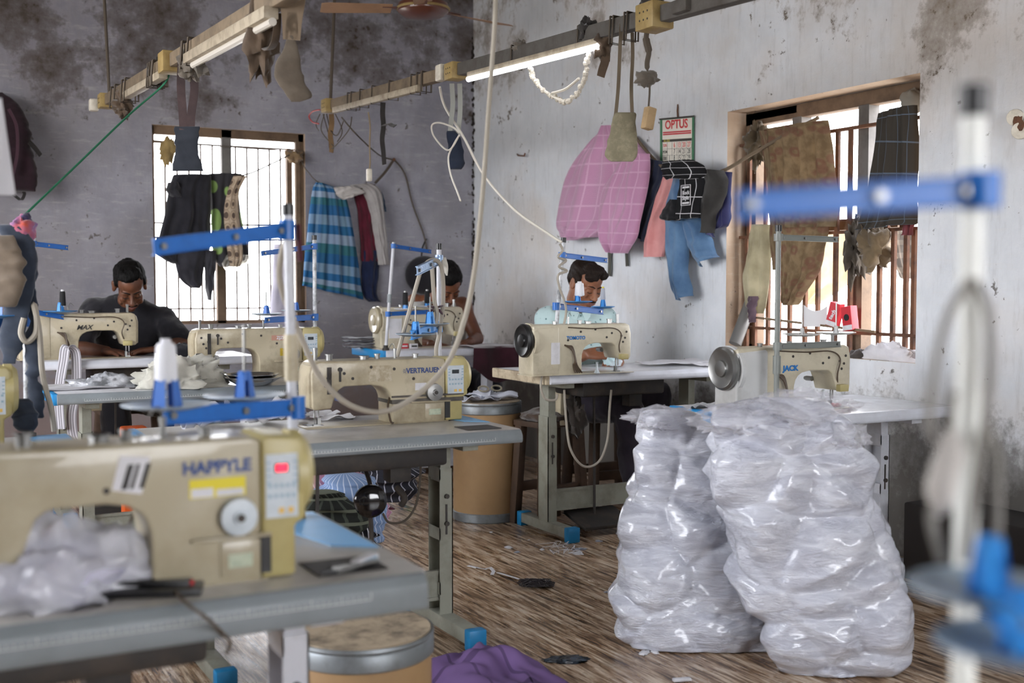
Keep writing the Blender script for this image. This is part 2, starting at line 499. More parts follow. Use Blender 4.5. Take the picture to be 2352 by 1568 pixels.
m_floor = floor_material()

def wall_with_hole(name, axis, val, thick, a0, a1, z0, z1, hole, mat, rmat):
    """slab wall built of four blocks round one opening; hole=(b0,b1,h0,h1)"""
    mb = MB(); b0, b1, h0, h1 = hole
    def blk(p, q, r, s):
        if axis == 'X': mb.bx(val, val + thick, p, q, r, s)
        else: mb.bx(p, q, val, val + thick, r, s)
    blk(a0, b0, z0, z1); blk(b1, a1, z0, z1); blk(b0, b1, z0, h0); blk(b0, b1, h1, z1)
    bm = bmesh.new()
    me_o = mb.build(name, mat, None, smooth=0, recenter=False, fix=False)
    bm.from_mesh(me_o.data); bmesh.ops.remove_doubles(bm, verts=bm.verts, dist=1e-5); bmesh.ops.recalc_face_normals(bm, faces=bm.faces)
    bm.to_mesh(me_o.data); bm.free()
    me_o.data.materials.append(rmat)
    eps = .004
    for p in me_o.data.polygons:      # faces of the opening itself
        c = p.center; u = c.y if axis == 'X' else c.x
        if b0 - eps <= u <= b1 + eps and h0 - eps <= c.z <= h1 + eps and abs((p.normal.x if axis == 'X' else p.normal.y)) < .5: p.material_index = 1
    return struct(me_o)

# openings measured on the wall planes
wl0, wl1 = pY(352, 500, YB).x, pY(702, 500, YB).x
wlz0, wlz1 = (pY(380, 738, YB).z + pY(660, 748, YB).z) / 2, (pY(352, 281, YB).z + pY(700, 312, YB).z) / 2
wr1, wr0 = pX(1669, 500, XR).y, pX(2108, 500, XR).y
wrz0, wrz1 = (pX(1662, 797, XR).z + pX(2098, 838, XR).z) / 2, (pX(1675, 247, XR).z + pX(2114, 178, XR).z) / 2
print('windows', wl0, wl1, wlz0, wlz1, wr0, wr1, wrz0, wrz1)
wall_with_hole('wall_back', 'Y', YB, .20, XL, XR + .25, 0, ZC, (wl0, wl1, wlz0, wlz1), m_wall_b, m_reveal)
wall_with_hole('wall_right', 'X', XR, .24, -3.2, YB, 0, ZC, (wr0, wr1, wrz0, wrz1), m_wall_r, m_reveal)
wall_with_hole('wall_left', 'X', XL - .2, .2, -3.2, YB, 0, ZC, ADDED_LEFT_WIN, m_wall_b, m_reveal)
wall_with_hole('wall_front', 'Y', -3.4, .2, XL - .2, XR + .25, 0, ZC, ADDED_REAR_WIN, m_wall_b, m_reveal)
struct(MB().bx(XL - .2, XR + .25, -3.2, YB + .2, -.1, 0).build('floor', m_floor, recenter=False, smooth=0))
struct(MB().bx(XL - .2, XR + .25, -3.2, YB + .2, ZC, ZC + .15).build('ceiling', m_ceil, recenter=False, smooth=0))
# the crumbled mortar line in the corner
m_mould = M('corner_mould', '#2c2622', .95)
mb = MB(); r_ = random.Random(3)
for k in range(150):
    z = r_.uniform(1.1, 3.2); s = r_.uniform(.003, .011)
    mb.ell((XR - r_.uniform(0, .016), YB - r_.uniform(0, .02), z), (s, s, s * r_.uniform(.8, 2.2)), None, 6, 4)
o = struct(mb.build('trim_1', m_mould, recenter=False)); o['label'] = 'dark mould speckles down the corner of the two walls'

# ---- window frames and grilles
m_wood = M('window_wood', '#6f5b48', .8, dirt='#3d3128', amt=.7, scale=9, bump=.3)
m_rust = M('rusty_bar', '#6a4630', .85, dirt='#2f2320', amt=.8, scale=14, bump=.3)
m_thinbar = M('thin_grille_bar', '#5b5049', .8)
m_sash = M('grey_sash', '#6e6b68', .8, dirt='#3d3a37', amt=.6)
def window_back():
    y0, y1 = YB + .03, YB + .08
    fr = MB(); w = .045
    fr.bx(wl0, wl0 + .02, y0, y1, wlz0, wlz1); fr.bx(wl1 - w, wl1, y0, y1, wlz0, wlz1)
    fr.bx(wl0, wl1, y0, y1, wlz1 - .06, wlz1); fr.bx(wl0, wl1, y0, y1, wlz0, wlz0 + .025)
    o = struct(fr.build('window_1', m_wood, recenter=False, bevel=.004)); o['label'] = 'weathered wooden frame of the left window'
    xm = pY(525, 500, YB).x; xm2 = pY(512, 690, YB).x
    MB().bx(xm - .035, xm + .035, y0, y1, pY(525, 400, YB).z - .25, wlz1).build('mullion', m_sash, o, world=True)
    MB().bx(xm2 - .03, xm2 + .03, y0, y1, wlz0, pY(512, 600, YB).z).build('mullion', m_wood, o, world=True)
    # half open sash on the right side
    xs = pY(668, 500, YB).x
    MB().bx(xs, xs + .03, y1, y1 + .05, wlz0, wlz1 - .1).build('sash', m_wood, o, world=True)
    xs = pY(686, 500, YB).x
    MB().bx(xs - .012, xs + .02, y0 - .01, y0 + .03, wlz0, wlz1 - .06).build('sash', m_wood, o, world=True)
    yb = YB + .14; g = MB()
    ztop = pY(500, 335, yb).z
    for k in range(13):
        x = lerp(wl0 + .03, wl1 - .06, k / 12)
        g.cyl((x, yb, wlz0), (x, yb, ztop), .0078, 6)
    for py in (334, 515, 548, 708):
        z = pY(500, py, yb).z; g.bar((wl0, yb, z), (wl1, yb, z), .013, .013)
    o2 = g.build('grille', m_thinbar, o, world=True)
    return o
window_back()
def window_right():
    x0, x1 = XR + .13, XR + .20
    o = struct(MB().bx(x0, x1, wr0, wr1, wrz1 - .075, wrz1 - .005).bx(x0, x1, wr1 - .06, wr1, wrz0, wrz1).bx(x0, x1, wr0, wr0 + .03, wrz0, wrz1).bx(x0, x1, wr0, wr1, wrz0, wrz0 + .03).build('window_2', m_wood, recenter=False, bevel=.004))
    o['label'] = 'dirty wooden frame of the right window'
    def post(px, w, za, zb, m=m_sash, nm='mullion'):
        y = pX(px, 400, XR + .16).y
        MB().bx(x0, x1, y - w / 2, y + w / 2, za, zb).build(nm, m, o, world=True)
    zt = wrz1 - .07
    zm = pX(1990, 525, XR + .16).z
    post(1839, .07, zm - .2, zt); post(1992, .07, zm - .1, zt); post(1978, .09, wrz0, zm, m_wood)
    post(1741, .04, wrz0, zt, m_wood)
    ytr = (pX(1839, 300, XR + .16).y, wr1)
    z = pX(1780, 262, XR + .16).z
    MB().bx(x0, x1, ytr[0], ytr[1], z - .02, z + .02).build('transom', m_wood, o, world=True)
    z = pX(1930, 520, XR + .16).z
    MB().bx(x0 + .01, x1 + .02, wr0 + .25, wr0 + .75, z - .02, z + .035).build('transom', m_wood, o, world=True)
    xb = XR + .10
    z1 = pX(1890, 305, xb).z; z2 = pX(1900, 535, xb).z; z3 = wrz0
    for k, px in enumerate([1716, 1735, 1765, 1790, 1815, 1850, 1879, 1919, 1953, 2020, 2052, 2081, 2099]):
        y = pX(px, 650, xb).y
        if wr0 + .01 < y < wr1 - .01: MB().bx(xb - .009, xb + .009, y - .011, y + .011, z3, z2).build('grille_bar', m_rust, o, world=True)
    for px in (1722, 1760, 1812, 1924, 1953, 2040, 2075):
        y = pX(px, 400, xb).y
        MB().bx(xb - .008, xb + .008, y - .011, y + .011, z2, z1).build('grille_bar', m_rust, o, world=True)
    for z in (z1, z2, z3 + .12):
        MB().bx(xb - .012, xb + .012, wr0 - .0, wr1, z - .008, z + .008).build('grille_rail', m_rust, o, world=True)
    return o
window_right()
# ================================================================ sewing tables, machines, thread stands
m_white_lam = M('white_laminate', '#d3d4d8', .25, dirt='#8f8c88', amt=.5, scale=5, coat=.2)
m_dirty_lam = M('worn_laminate', '#b4b1ab', .32, dirt='#5d5750', amt=.75, scale=4, coat=.15)
m_edge_grey = M('grey_edge', '#7f868a', .42, dirt='#5c5f60', amt=.5, scale=5)
m_edge_white = M('white_edge', '#c9ccd4', .35, dirt='#9b9aa0', amt=.4, scale=8)
m_ply = M('bare_ply_edge', '#b9ab92', .8, dirt='#6f5f4a', amt=.8, scale=16, bump=.3)
m_blue_edge = M('blue_edge', '#1b86c4', .38, dirt='#14608f', amt=.3)
m_blue_lam = M('light_blue_laminate', '#6ba3cf', .32, dirt='#4d7fa8', amt=.4, scale=6)
m_leg_grey = M('grey_green_steel', '#8b8c80', .45, dirt='#5b5346', amt=.6, scale=9)
m_leg_white = M('white_steel', '#c3c5cc', .4, dirt='#8d8a88', amt=.5, scale=9)
m_cap_blue = M('blue_plastic_cap', '#1279ae', .45, dirt='#0d4a6b', amt=.5, scale=20)
m_dark = M('dark_greasy_metal', '#2b2826', .6, dirt='#4a3f35', amt=.7, scale=14)
m_black = M('black_plastic', '#131314', .35)
m_rubber = M('black_rubber', '#1b1b1c', .7)
m_chrome = M('chrome', '#c8c8c8', .18, 1.0)
m_steel = M('worn_steel', '#8f8f8d', .35, .9)
m_ruler = M('ruler_print', '#c9cccb', .5)
m_cream = M('cream_enamel', '#aaa189', .34, dirt='#8a7b5c', amt=.6, scale=6, coat=.25)
m_cream2 = M('pale_cream_enamel', '#c5bda6', .36, dirt='#857a62', amt=.6, scale=7, coat=.2)
m_grimy = M('grimy_cream_enamel', '#b7ac92', .4, dirt='#77684f', amt=.8, scale=7, coat=.15)
m_yellowed = M('yellowed_plastic', '#b2a672', .4, dirt='#8f7f48', amt=.5, scale=5)
m_white_en = M('white_enamel', '#cfd0cf', .32, dirt='#8f8d88', amt=.5, scale=6, coat=.2)
m_panel = M('panel_film', '#c3ccd2', .4, dirt='#9aa6ac', amt=.4, scale=30)
m_lcd = M('dark_display', '#2c3236', .2)
m_btn = M('pale_buttons', '#8fa7b8', .5)
m_btn_y = M('amber_buttons', '#d8b25a', .5)
m_txt_blue = M('blue_print', '#24427e', .5)
m_txt_black = M('black_print', '#2a2826', .6)
m_txt_jack = M('bright_blue_print', '#1b6fb5', .5)
m_red = M('red_print', '#c0202c', .5)
m_sticker = M('white_sticker', '#d4d4d8', .6, dirt='#a9a7a5', amt=.4, scale=25)
m_sticker_y = M('yellow_sticker', '#d9c916', .5)
m_oil = M('oily_brown', '#4a3b2c', .5)
def emit(name, hexc, strength):
    t = NT(name); t.color(lin(hexc)); t.b.inputs['Emission Color'].default_value = lin(hexc); t.b.inputs['Emission Strength'].default_value = strength
    return t.m
m_led_red = emit('red_digit_display', '#ff1030', 2.2)
m_led_green = emit('green_indicator', '#c8ff30', 1.5)

def table(label, x0, x1, y0, y1, T, top=m_white_lam, edge=m_edge_white, leg=m_leg_grey, ends=None, ruler=False, blue=None, legs='LR', thick=.045, pan=None, group='sewing machine tables', crossbar=True, bevel=.012, floor_col=True):
    cx, cy = (x0 + x1) / 2, (y0 + y1) / 2; L, W = x1 - x0, y1 - y0; hx, hy = L / 2, W / 2
    o = thing('sewing_table', label, 'table', (cx, cy, 0), 0, group)
    b = .022
    MB().prism([(-hx + b, -hy), (hx - b, -hy), (hx, -hy + b), (hx, hy - b), (hx - b, hy), (-hx + b, hy), (-hx, hy - b), (-hx, -hy + b)], T - thick, T, 'xy').build('tabletop', top, o, bevel=.006)
    # front edge moulding
    MB().prism([(-hy - .014, T - thick + .001), (-hy - .018, T - thick + .01), (-hy - .016, T - .018), (-hy - .004, T - .001), (-hy + .004, T + .0012), (-hy + .004, T - thick)], -hx + .012, hx - .012, 'yz').build('edge_moulding', edge, o, bevel=.003)
    if ends:
        for s, m in ends:
            MB().prism([(s * (hx + .006), -hy), (s * (hx + .006), hy), (s * (hx - .02), hy), (s * (hx - .02), -hy)], T - thick - .002, T + .001, 'xy').build('end_strip', m, o, bevel=.004)
    if blue:
        s = blue
        MB().prism([(s * (hx - .012), hy - .01), (s * (hx - .012), -hy * .30), (s * (hx - .09), -hy * .12), (s * (hx - .16), hy - .01)], T + .0005, T + .002, 'xy').build('blue_laminate_corner', m_blue_lam, o, smooth=0)
        # sunken tray near the front corner
        MB().bx(s * (hx - .19), s * (hx - .06), -hy + .05, -hy + .16, T + .0006, T + .0024).build('drawer_tray', m_dark, o, smooth=0)
    if ruler:
        mb = MB(); n = 90; rx0, rx1 = -hx + .12, hx - .12
        for k in range(n + 1):
            x = lerp(rx0, rx1, k / n); h = .010 if k % 10 == 0 else (.0075 if k % 5 == 0 else .005)
            mb.bar((x, -hy - .0172, T - .030), (x, -hy - .0172, T - .030 + h), .0012, .0009)
        mb.bar((rx0, -hy - .0174, T - .0315), (rx1, -hy - .0174, T - .0315), .0014, .0012)
        mb.build('ruler_marking', m_ruler, o, smooth=0)
    # legs: channel uprights open to the inside, feet with blue caps
    for s in ((-1,) if legs == 'L' else (1,) if legs == 'R' else (-1, 1)):
        xc = s * (hx - .165); zt = T - thick
        c = MB(); w, d = .052, .10
        c.bx(xc - w / 2, xc + w / 2, -d / 2, -d / 2 + .004, .05, .60); c.bx(xc - w / 2, xc + w / 2, d / 2 - .004, d / 2, .05, .60)
        c.bx(xc + s * (w / 2 - .004), xc + s * w / 2, -d / 2, d / 2, .05, .60)
        lg = c.build('leg', leg, o, smooth=0)
        ru = Many()
        for z in (.14, .34, .56): ru.one().bx(xc - s * w / 2, xc - s * (w / 2 - .003), -d / 2, d / 2, z, z + .045)
        ru.build('rung', leg, lg, smooth=0)
        iu = MB(); w2, d2 = .042, .088
        iu.bx(xc - w2 / 2, xc + w2 / 2, -d2 / 2, d2 / 2, .55, zt - .004); iu.bx(xc - .03, xc + .03, -hy * .75, hy * .75, zt - .03, zt)
        iu.build('inner_leg', leg, o, smooth=0, bevel=.002)
        bo = Many()
        for z in (.40, .50): bo.one().cyl((xc, -d / 2 - .010, z), (xc, -d / 2 + .002, z), .009, 8)
        MB().bx(xc - .004, xc + .004, -d / 2 - .0012, -d / 2 + .001, .36, .47).build('slot', m_dark, lg, smooth=0)
        bo.build('bolt', m_dark, lg, smooth=0)
        fy = hy * .86
        ft = MB(); ft.bx(xc - .03, xc + .03, -fy, fy, .018, .068)
        fo = ft.build('foot', leg, o, bevel=.004)
        for q in (-1, 1):
            MB().bx(xc - .034, xc + .034, q * fy - .022, q * fy + .022, .0, .074).build('foot_cap', m_cap_blue, fo, bevel=.006)
    if crossbar:
        MB().bx(-hx + .17, hx - .17, -.03, -.018, .12, .225).bx(-hx + .17, hx - .17, -.036, -.017, .215, .227).bx(-hx + .17, hx - .17, -.036, -.017, .118, .13).build('crossbar', leg, o, smooth=0)
    if pan:
        p0, p1 = pan[0] - cx, pan[1] - cx
        MB().bx(p0, p1, -hy * .55, hy * .45, T - thick - .085, T - thick).build('oil_pan', m_dark, o, bevel=.012)
        mb = MB(); xm = lerp(p0, p1, .80)
        mb.bx(xm - .03, xm + .05, -.02, .05, T - thick - .16, T - thick - .08)
        mb.tube(cr([(xm, 0, T - thick - .18), (xm + .02, -.03, T - .26), (xm + .01, -.02, T - .29)], 5), .012, 7)
        mb.build('under_table_gear', m_dark, o, bevel=.006)
        MB().bar((lerp(p0, p1, .3), -.02, T - thick - .08), (lerp(p0, p1, .26), -.06, .06), .010, .010).build('treadle_rod', m_dark, o, smooth=0)
        MB().box((lerp(p0, p1, .28), -.09, .07), (.30, .22, .02), Matrix.Rotation(R(14), 3, 'X')).build('treadle', m_dark, o, bevel=.004)
        MB().bx(p0 + .02, p0 + .10, hy * .35, hy * .55, T - .30, T - .12).build('switch_box', m_leg_white if leg is m_leg_white else m_grimy, o, bevel=.006)
    return o

def mfit(pxb, pyb, T, pxl, pxr, pyt, Yf=None):
    if Yf is None: Yf = pZ(pxb, pyb, T).y
    return Yf, pY(pxl, pyb, Yf).x, pY(pxr, pyb, Yf).x, pY(pxb, pyt, Yf).z - T

def machine(label, fit, T, back=False, style='direct', body=m_cream, motor=m_yellowed, wheel=m_black, led=None, knob=m_steel, group='industrial sewing machines', dep=.135, bits=True):
    Yf, x0, x1, H = fit; L = x1 - x0; hy = dep / 2
    o = thing('sewing_machine', label, 'sewing machine', ((x0 + x1) / 2, Yf + hy, T), PI if back else 0, group)
    X = lambda u: (u - .5) * L
    Z = lambda v: v * H
    hd = hy                       # the arm is slimmer than the base
    xe = .82 if style == 'direct' else .94
    P = lambda pts: [(X(u), Z(v)) for u, v in pts]
    arm = P([(.015, .30), (.012, .80), (.025, .955), (.06, .99), (.12, .985), (xe - .03, .985), (xe, .96), (xe, 0), (.487, 0), (.487, .30), (.483, .40), (.472, .48), (.452, .54), (.42, .585), (.36, .61), (.20, .605), (.165, .55), (.14, .40), (.125, .285), (.03, .27)])
    MB().prism(arm, -hd, hd).build('body', body, o, bevel=min(.012, H * .05), bseg=3)
    # bed plate let into the table top
    MB().bx(X(-.02), X(xe + .02), -hy * 1.05, hy * 1.05, .0, .003).build('bed', m_white_en if body is m_white_en else body, o, bevel=.0015)
    # needle end
    fp = MB().prism(P([(.0, .31), (-.003, .78), (.012, .93), (.035, .93), (.035, .31)]), -hd * .86, hd * .86).build('face_plate', body, o, bevel=.006)
    nb = MB(); xn = X(.062)
    nb.cyl((xn, 0, Z(.30)), (xn, 0, Z(.13)), .0035, 8); nb.cyl((xn, 0, Z(.15)), (xn, 0, .003), .0011, 6)
    nb.cyl((xn + .016, .004, Z(.30)), (xn + .016, .004, .02), .0035, 8)
    nb.build('needle_bar', m_chrome, o)
    MB().bx(xn - .006, xn + .020, -.012, .010, .004, .008).bx(xn + .010, xn + .022, -.006, .008, .008, .03).build('presser_foot', m_steel, o, smooth=0)
    MB().bx(xn - .03, xn + .03, -.02, .05, .0028, .0045).build('needle_plate', m_chrome, o, smooth=0)
    tk = MB(); yf = -hd
    tk.cyl((X(.16), yf - .024, Z(.44)), (X(.16), yf + .01, Z(.44)), .011, 12); tk.cyl((X(.16), yf - .034, Z(.44)), (X(.16), yf - .02, Z(.44)), .008, 12)
    if bits: tk.build('tension_knob', knob, o)
    ta = MB(); ta.bx(X(.10), X(.125), yf - .004, yf + .001, Z(.5), Z(.9)); ta.bar((X(.112), yf - .008, Z(.72)), (X(.112), yf - .02, Z(.82)), .003, .006)
    ta.cyl((X(.175), yf - .008, Z(.86)), (X(.175), yf, Z(.86)), .008, 10); ta.bx(X(.17), X(.18), yf - .006, yf, Z(.68), Z(.86))
    if bits: ta.build('take_up_lever', m_dark, o, smooth=30)
    # top fittings
    tpm = Many()
    for u, r_, h in ((.07, .007, .045), (.15, .012, .022), (.36, .016, .012), (.44, .010, .018), (.55, .005, .035), (.68, .010, .014)):
        tp = tpm.one(); tp.cyl((X(u), 0, Z(.975)), (X(u), 0, Z(.985) + h), r_, 10)
        tp.cyl((X(u), 0, Z(.985) + h * .8), (X(u), 0, Z(.985) + h), r_ * 1.25, 10)
    tpm.one().tube(cr([(X(.55), 0, Z(.985) + .03), (X(.53), -.01, Z(1.0) + .05), (X(.50), -.02, Z(1.0) + .035)], 4), .0016, 5)
    tpm.build('thread_guide', m_steel, o)
    # screws
    sc = Many()
    for sgn in (-1, 1):
        for u, v in (((.055, .82), (.20, .8), (.25, .72), (.36, .88), (.50, .84), (.62, .68), (.09, .62), (.105, .74), (.07, .7)) if bits else ((.36, .70),)):
            sc.one().cyl((X(u), sgn * (hd - .001), Z(v)), (X(u), sgn * (hd + .0025), Z(v)), .0055, 10)
    sc.build('screw', m_dark, o)
    dl = MB()
    if style == 'direct':
        dl.lathe([(.031, .0), (.033, .006), (.031, .018), (.012, .020), (.010, .026), (.001, .026)], 22, (X(.745), -hy + .0, Z(.46)), 'y')
        for p in range(len(dl.v)): dl.v[p].y = -hy - (dl.v[p].y + hy) if True else 0
        dl.build('stitch_dial', m_steel if body is m_grimy else m_panel, o)
        MB().bx(X(.69), X(.815), -hy - .003, -hy + .002, Z(.05), Z(.29)).build('side_door', body, o, bevel=.0012)
        MB().bx(X(.818), X(.850), -hy * 1.03 - .0012, -hy, Z(.05), Z(.30)).build('reverse_slot', m_black, o, smooth=0)
        MB().cyl((X(.745), -hy - .029, Z(.46)), (X(.745), -hy - .02, Z(.46)), .007, 12).build('dial_hole_dark', m_dark, o)  # dark plug stands in for the shaded hole at the dial's centre
        MB().bx(X(.60), X(.85), -hy - .012, -hy + .003, Z(.305), Z(.33)).build('reverse_lever', body, o, bevel=.003)
        MB().bx(X(.715), X(.79), -hy - .0042, -hy, Z(.11), Z(.20)).build('maker_plate', M('pale_green_plate', '#b3bca4', .5, dirt='#7f8a78', amt=.6, scale=60), o, smooth=0)
        mo = MB().prism(P([(.822, .01), (.822, .96), (.84, .985), (.945, .97), (.965, .92), (.965, .40), (.93, .36), (.93, .01)]), -hy * 1.03, hy * 1.02).build('motor_cover', motor, o, bevel=.014, bseg=3)
        MB().lathe([(.05, .93 * L - L / 2), (H * .30, .94 * L - L / 2), (H * .30, .975 * L - L / 2), (H * .24, 1.0 * L - L / 2), (.004, 1.003 * L - L / 2)], 26, (0, 0, Z(.69)), 'x').build('handwheel', motor, o)
        pn = MB().bx(X(.834), X(.938), -hy * 1.03 - .0022, -hy * 1.03 + .002, Z(.42), Z(.86)).build('control_panel', m_panel, o, smooth=0, bevel=.0008)
        yp = -hy * 1.03 - .0024
        MB().bx(X(.862), X(.906), yp - .0016, yp + .0005, Z(.735), Z(.795)).build('display', m_lcd, pn, smooth=0)
        if led == 'red': MB().bx(X(.867), X(.901), yp - .0024, yp - .0014, Z(.742), Z(.788)).build('red_digits', m_led_red, pn, smooth=0)
        bt = Many(); by = Many()
        for i in range(5):
            for j in range(2): bt.one().bx(X(.842 + i * .019), X(.853 + i * .019), yp - .001, yp + .0005, Z(.56 + j * .07), Z(.585 + j * .07))
        for i in range(2): by.one().bx(X(.875 + i * .03), X(.893 + i * .03), yp - .001, yp + .0005, Z(.45), Z(.49))
        for j in range(4):
            for q in (0, 1): bt.one().bx(X(.838 + q * .085), X(.850 + q * .085), yp - .001, yp + .0005, Z(.66 + j * .045), Z(.675 + j * .045))
        bt.build('button', m_btn, pn, smooth=0); by.build('amber_button', m_btn_y, pn, smooth=0)
    else:
        # belt end: handwheel on the outer end, cover panel, oil filter
        MB().lathe([(.03, .925 * L - L / 2), (H * .30, .935 * L - L / 2), (H * .325, .95 * L - L / 2), (H * .325, .975 * L - L / 2), (H * .29, .99 * L - L / 2), (H * .27, .985 * L - L / 2), (H * .13, .982 * L - L / 2), (H * .12, .995 * L - L / 2), (.012, 1.0 * L - L / 2)], 28, (0, 0, Z(.68)), 'x').build('handwheel', wheel, o)
        MB().lathe([(H * .12, .90 * L - L / 2), (H * .36, .905 * L - L / 2), (H * .36, .935 * L - L / 2), (.02, .94 * L - L / 2)], 26, (0, 0, Z(.66)), 'x').build('wheel_housing', motor, o)
        MB().prism(P([(.70, .02), (.70, .93), (.72, .965), (.935, .93), (.95, .88), (.95, .02)]), -hy * 1.04, hy * 1.03).build('motor_cover', motor, o, bevel=.014, bseg=3)
        # hoses and wiring on the rear
        h = MB(); yb = hy
        for k in range(4):
            h.tube(cr([(X(.67 - k * .01), yb * .7, Z(.60 - k * .03)), (X(.63 - k * .012), yb + .012, Z(.56)), (X(.58), yb + .018 + .004 * k, Z(.42 - .05 * k)), (X(.55 + .01 * k), yb + .014, Z(.2)), (X(.50 + .02 * k), yb + .012, .01)], 6), .0042, 6)
        h.build('hoses', m_oil, o)
        cb = MB(); cb.tube(cr([(X(.62), hd, Z(.93)), (X(.40), hd + .010, Z(.90)), (X(.20), hd + .01, Z(.90)), (X(.12), hd + .012, Z(.78)), (X(.14), hd + .012, Z(.55)), (X(.10), hd * .8, Z(.32))], 6), .003, 6)
        cb.build('cable', m_oil, o)
        MB().bx(X(.055), X(.13), hd - .004, hd + .022, Z(.27), Z(.38)).build('lamp_bracket', m_yellowed, o, bevel=.003)
    return o, X, Z, hd, hy

def stand(name, label, base, top, r=.0095, pole=m_leg_white, arms=(), cap=m_black, group='thread stands', bracket=None):
    """pole from base to top; each arm is dict(a=(world), b=(world), w, m, spools=[(point, disc_r, holder_h, disc_mat, holder_mat, tilt)])"""
    o = thing('thread_stand', label, 'thread stand', base, 0, group); b = V(base); L = lambda p: V(p) - b
    MB().cyl(L(base), L(top), r, 14).build('pole', pole, o)
    d = (V(top) - b).normalized()
    if cap: MB().cyl(L(top) - d * .002, L(top) + d * .022, r * 1.25, 12).build('pole_cap', cap, o)
    MB().cyl((0, 0, 0), (0, 0, .012), r * 2.2, 14).cyl((0, 0, .012), (0, 0, .03), r * 1.5, 12).build('pole_base', m_dark, o)
    if bracket: MB().cyl(b * 0 + d * bracket[0], d * bracket[1], r * 1.5, 12).build('pole_clamp', bracket[2], o)
    for a in arms:
        pa, pb = L(a['a']), L(a['b']); w = a.get('w', .020); m = a.get('m', m_arm_blue)
        ar = MB().bar(pa, pb, .004, w).bar(pa - V((0, 0, w / 2)), pb - V((0, 0, w / 2)), .014, .003).bar(pa + V((0, 0, w / 2)), pb + V((0, 0, w / 2)), .014, .003).build('spool_arm' if a.get('spools') else 'thread_arm', m, o, bevel=.001, smooth=20)
        dd = (pb - pa).normalized(); sc = Many(); nrm = V((dd.y, -dd.x, 0)).normalized()
        if nrm.dot(FH) > 0: nrm = -nrm
        for t in (.06, .42, .94):
            p = pa.lerp(pb, t); sc.one().cyl(p - nrm * .002, p + nrm * .009, w * .22, 10)
        sc.build('screw', m_steel, ar)
        MB().cyl(pa - V((0, 0, w * .7)), pa + V((0, 0, w * .7)), r * 1.7, 14).build('arm_clamp', m, o)
        for s in a.get('spools', ()):
            p, dr, hh, dm, hm, sp = s; p = L(p)
            MB().lathe([(.004, -.002), (dr * .6, .0), (dr, .008), (dr * .99, .0105), (dr * .6, .004), (.004, .003)], 30, p).build('spool_disc', dm, o)
            ho = MB()
            for k in range(4):      # slotted cone of four ribs
                a0 = PI / 4 + k * PI / 2; q = []
                for z, rr in ((0, hh * .40), (hh * .75, hh * .29), (hh, hh * .22)):
                    for da in (-.5, .5): q.append(p + V((math.cos(a0 + da) * rr, math.sin(a0 + da) * rr, .004 + z)))
                    for da in (.42, -.42): q.append(p + V((math.cos(a0 + da) * rr * .6, math.sin(a0 + da) * rr * .6, .004 + z)))
                f = []
                for j in (0, 4):
                    for i in range(4): f.append([j + i, j + (i + 1) % 4, j + 4 + (i + 1) % 4, j + 4 + i])
                f += [[0, 1, 2, 3], [8, 9, 10, 11]]
                ho.add(q, f)
            ho.cyl(p + V((0, 0, hh * .72)), p + V((0, 0, hh * 1.04)), hh * .24, 14)
            h_ = ho.build('spool_holder', hm, o, smooth=40)
            if sp: MB().cyl(p + V((0, 0, hh)), p + V((0, 0, hh + sp)), .0028, 8).build('spindle', m_steel, o)
    return o
m_arm_blue = M('blue_painted_arm', '#1a66b8', .4, dirt='#174f8c', amt=.4, scale=25)
m_arm_grey = M('grey_painted_arm', '#7c807c', .4, dirt='#5d5f5a', amt=.4)
m_hold_blue = M('blue_spool_holder', '#2b86d0', .45)
m_hold_dkblue = M('deep_blue_spool_holder', '#1b5fb2', .45)
m_disc = M('grey_blue_disc', '#8b9ba9', .4, dirt='#6d6b66', amt=.6, scale=18)
m_disc_blue = M('blue_disc', '#2f7fc0', .4, dirt='#3a5f86', amt=.5, scale=18)
m_pole_chip = M('chipped_white_pole', '#c6c9cd', .45, dirt='#26221f', amt=.95, scale=22)
m_thread_w = M('white_thread', '#dcdde2', .8, bump=.4, bscale=300)
m_thread_b = M('black_thread', '#141416', .8, bump=.4, bscale=300)
m_thread_g = M('grey_thread', '#a8adb8', .8, bump=.4, bscale=300)
def cone(label, p, r, h, mat, top=None, group='thread cones'):
    """thread cone slipped over a holder at p (world, foot of the cone)"""
    o = thing('thread_cone', label, 'thread cone', p, 0, group)
    MB().lathe([(r * .92, 0), (r, h * .06), (r * .93, h * .5), (r * .84, h * .92), (r * .7, h)], 20).build('thread', mat, o)
    MB().lathe([(r * .5, h * .98), (r * .42, h * 1.12), (r * .3, h * 1.12)], 14).build('cone_tip', top or m_thread_w, o); MB().lathe([(r * .6, -h * .05), (r * .6, .004)], 14).build('cone_foot', top or m_thread_w, o)
    return o

# ---------------- tables (front corner read off the photograph on the plane of each table top)
TA, TV, TB, TM, TD, TT, TJ = .76, .765, .80, .87, .87, .83, .745
a_fr = pZ(990, 1311, TA); v_fr = pZ(1203, 985, TV); t_fl = pZ(1257, 862, TT); c_r = pZ(590, 816, TM); d_l = pZ(882, 806, TD)
print('corners', a_fr, v_fr, t_fl, c_r, d_l, pZ(1850, 957, TJ), pZ(125, 905, TB))
tabA = table('nearest sewing table, grey ruler edge, light blue corner, under the large cream machine', a_fr.x - 1.2, a_fr.x, a_fr.y, a_fr.y + .62, TA, m_dirty_lam, m_edge_grey, m_leg_white, ruler=True, blue=1, thick=.064, pan=(a_fr.x - 1.12, a_fr.x - .36))
tabV = table('worn sewing table with grey ruler edge in the middle, beside the cardboard drum', v_fr.x - 1.2, v_fr.x, v_fr.y, v_fr.y + .66, TV, m_dirty_lam, m_edge_grey, m_leg_grey, ends=[(-1, m_blue_edge)], ruler=True, blue=1, pan=(v_fr.x - .82, v_fr.x - .22))
x_ = pZ(165, 1000, TV)
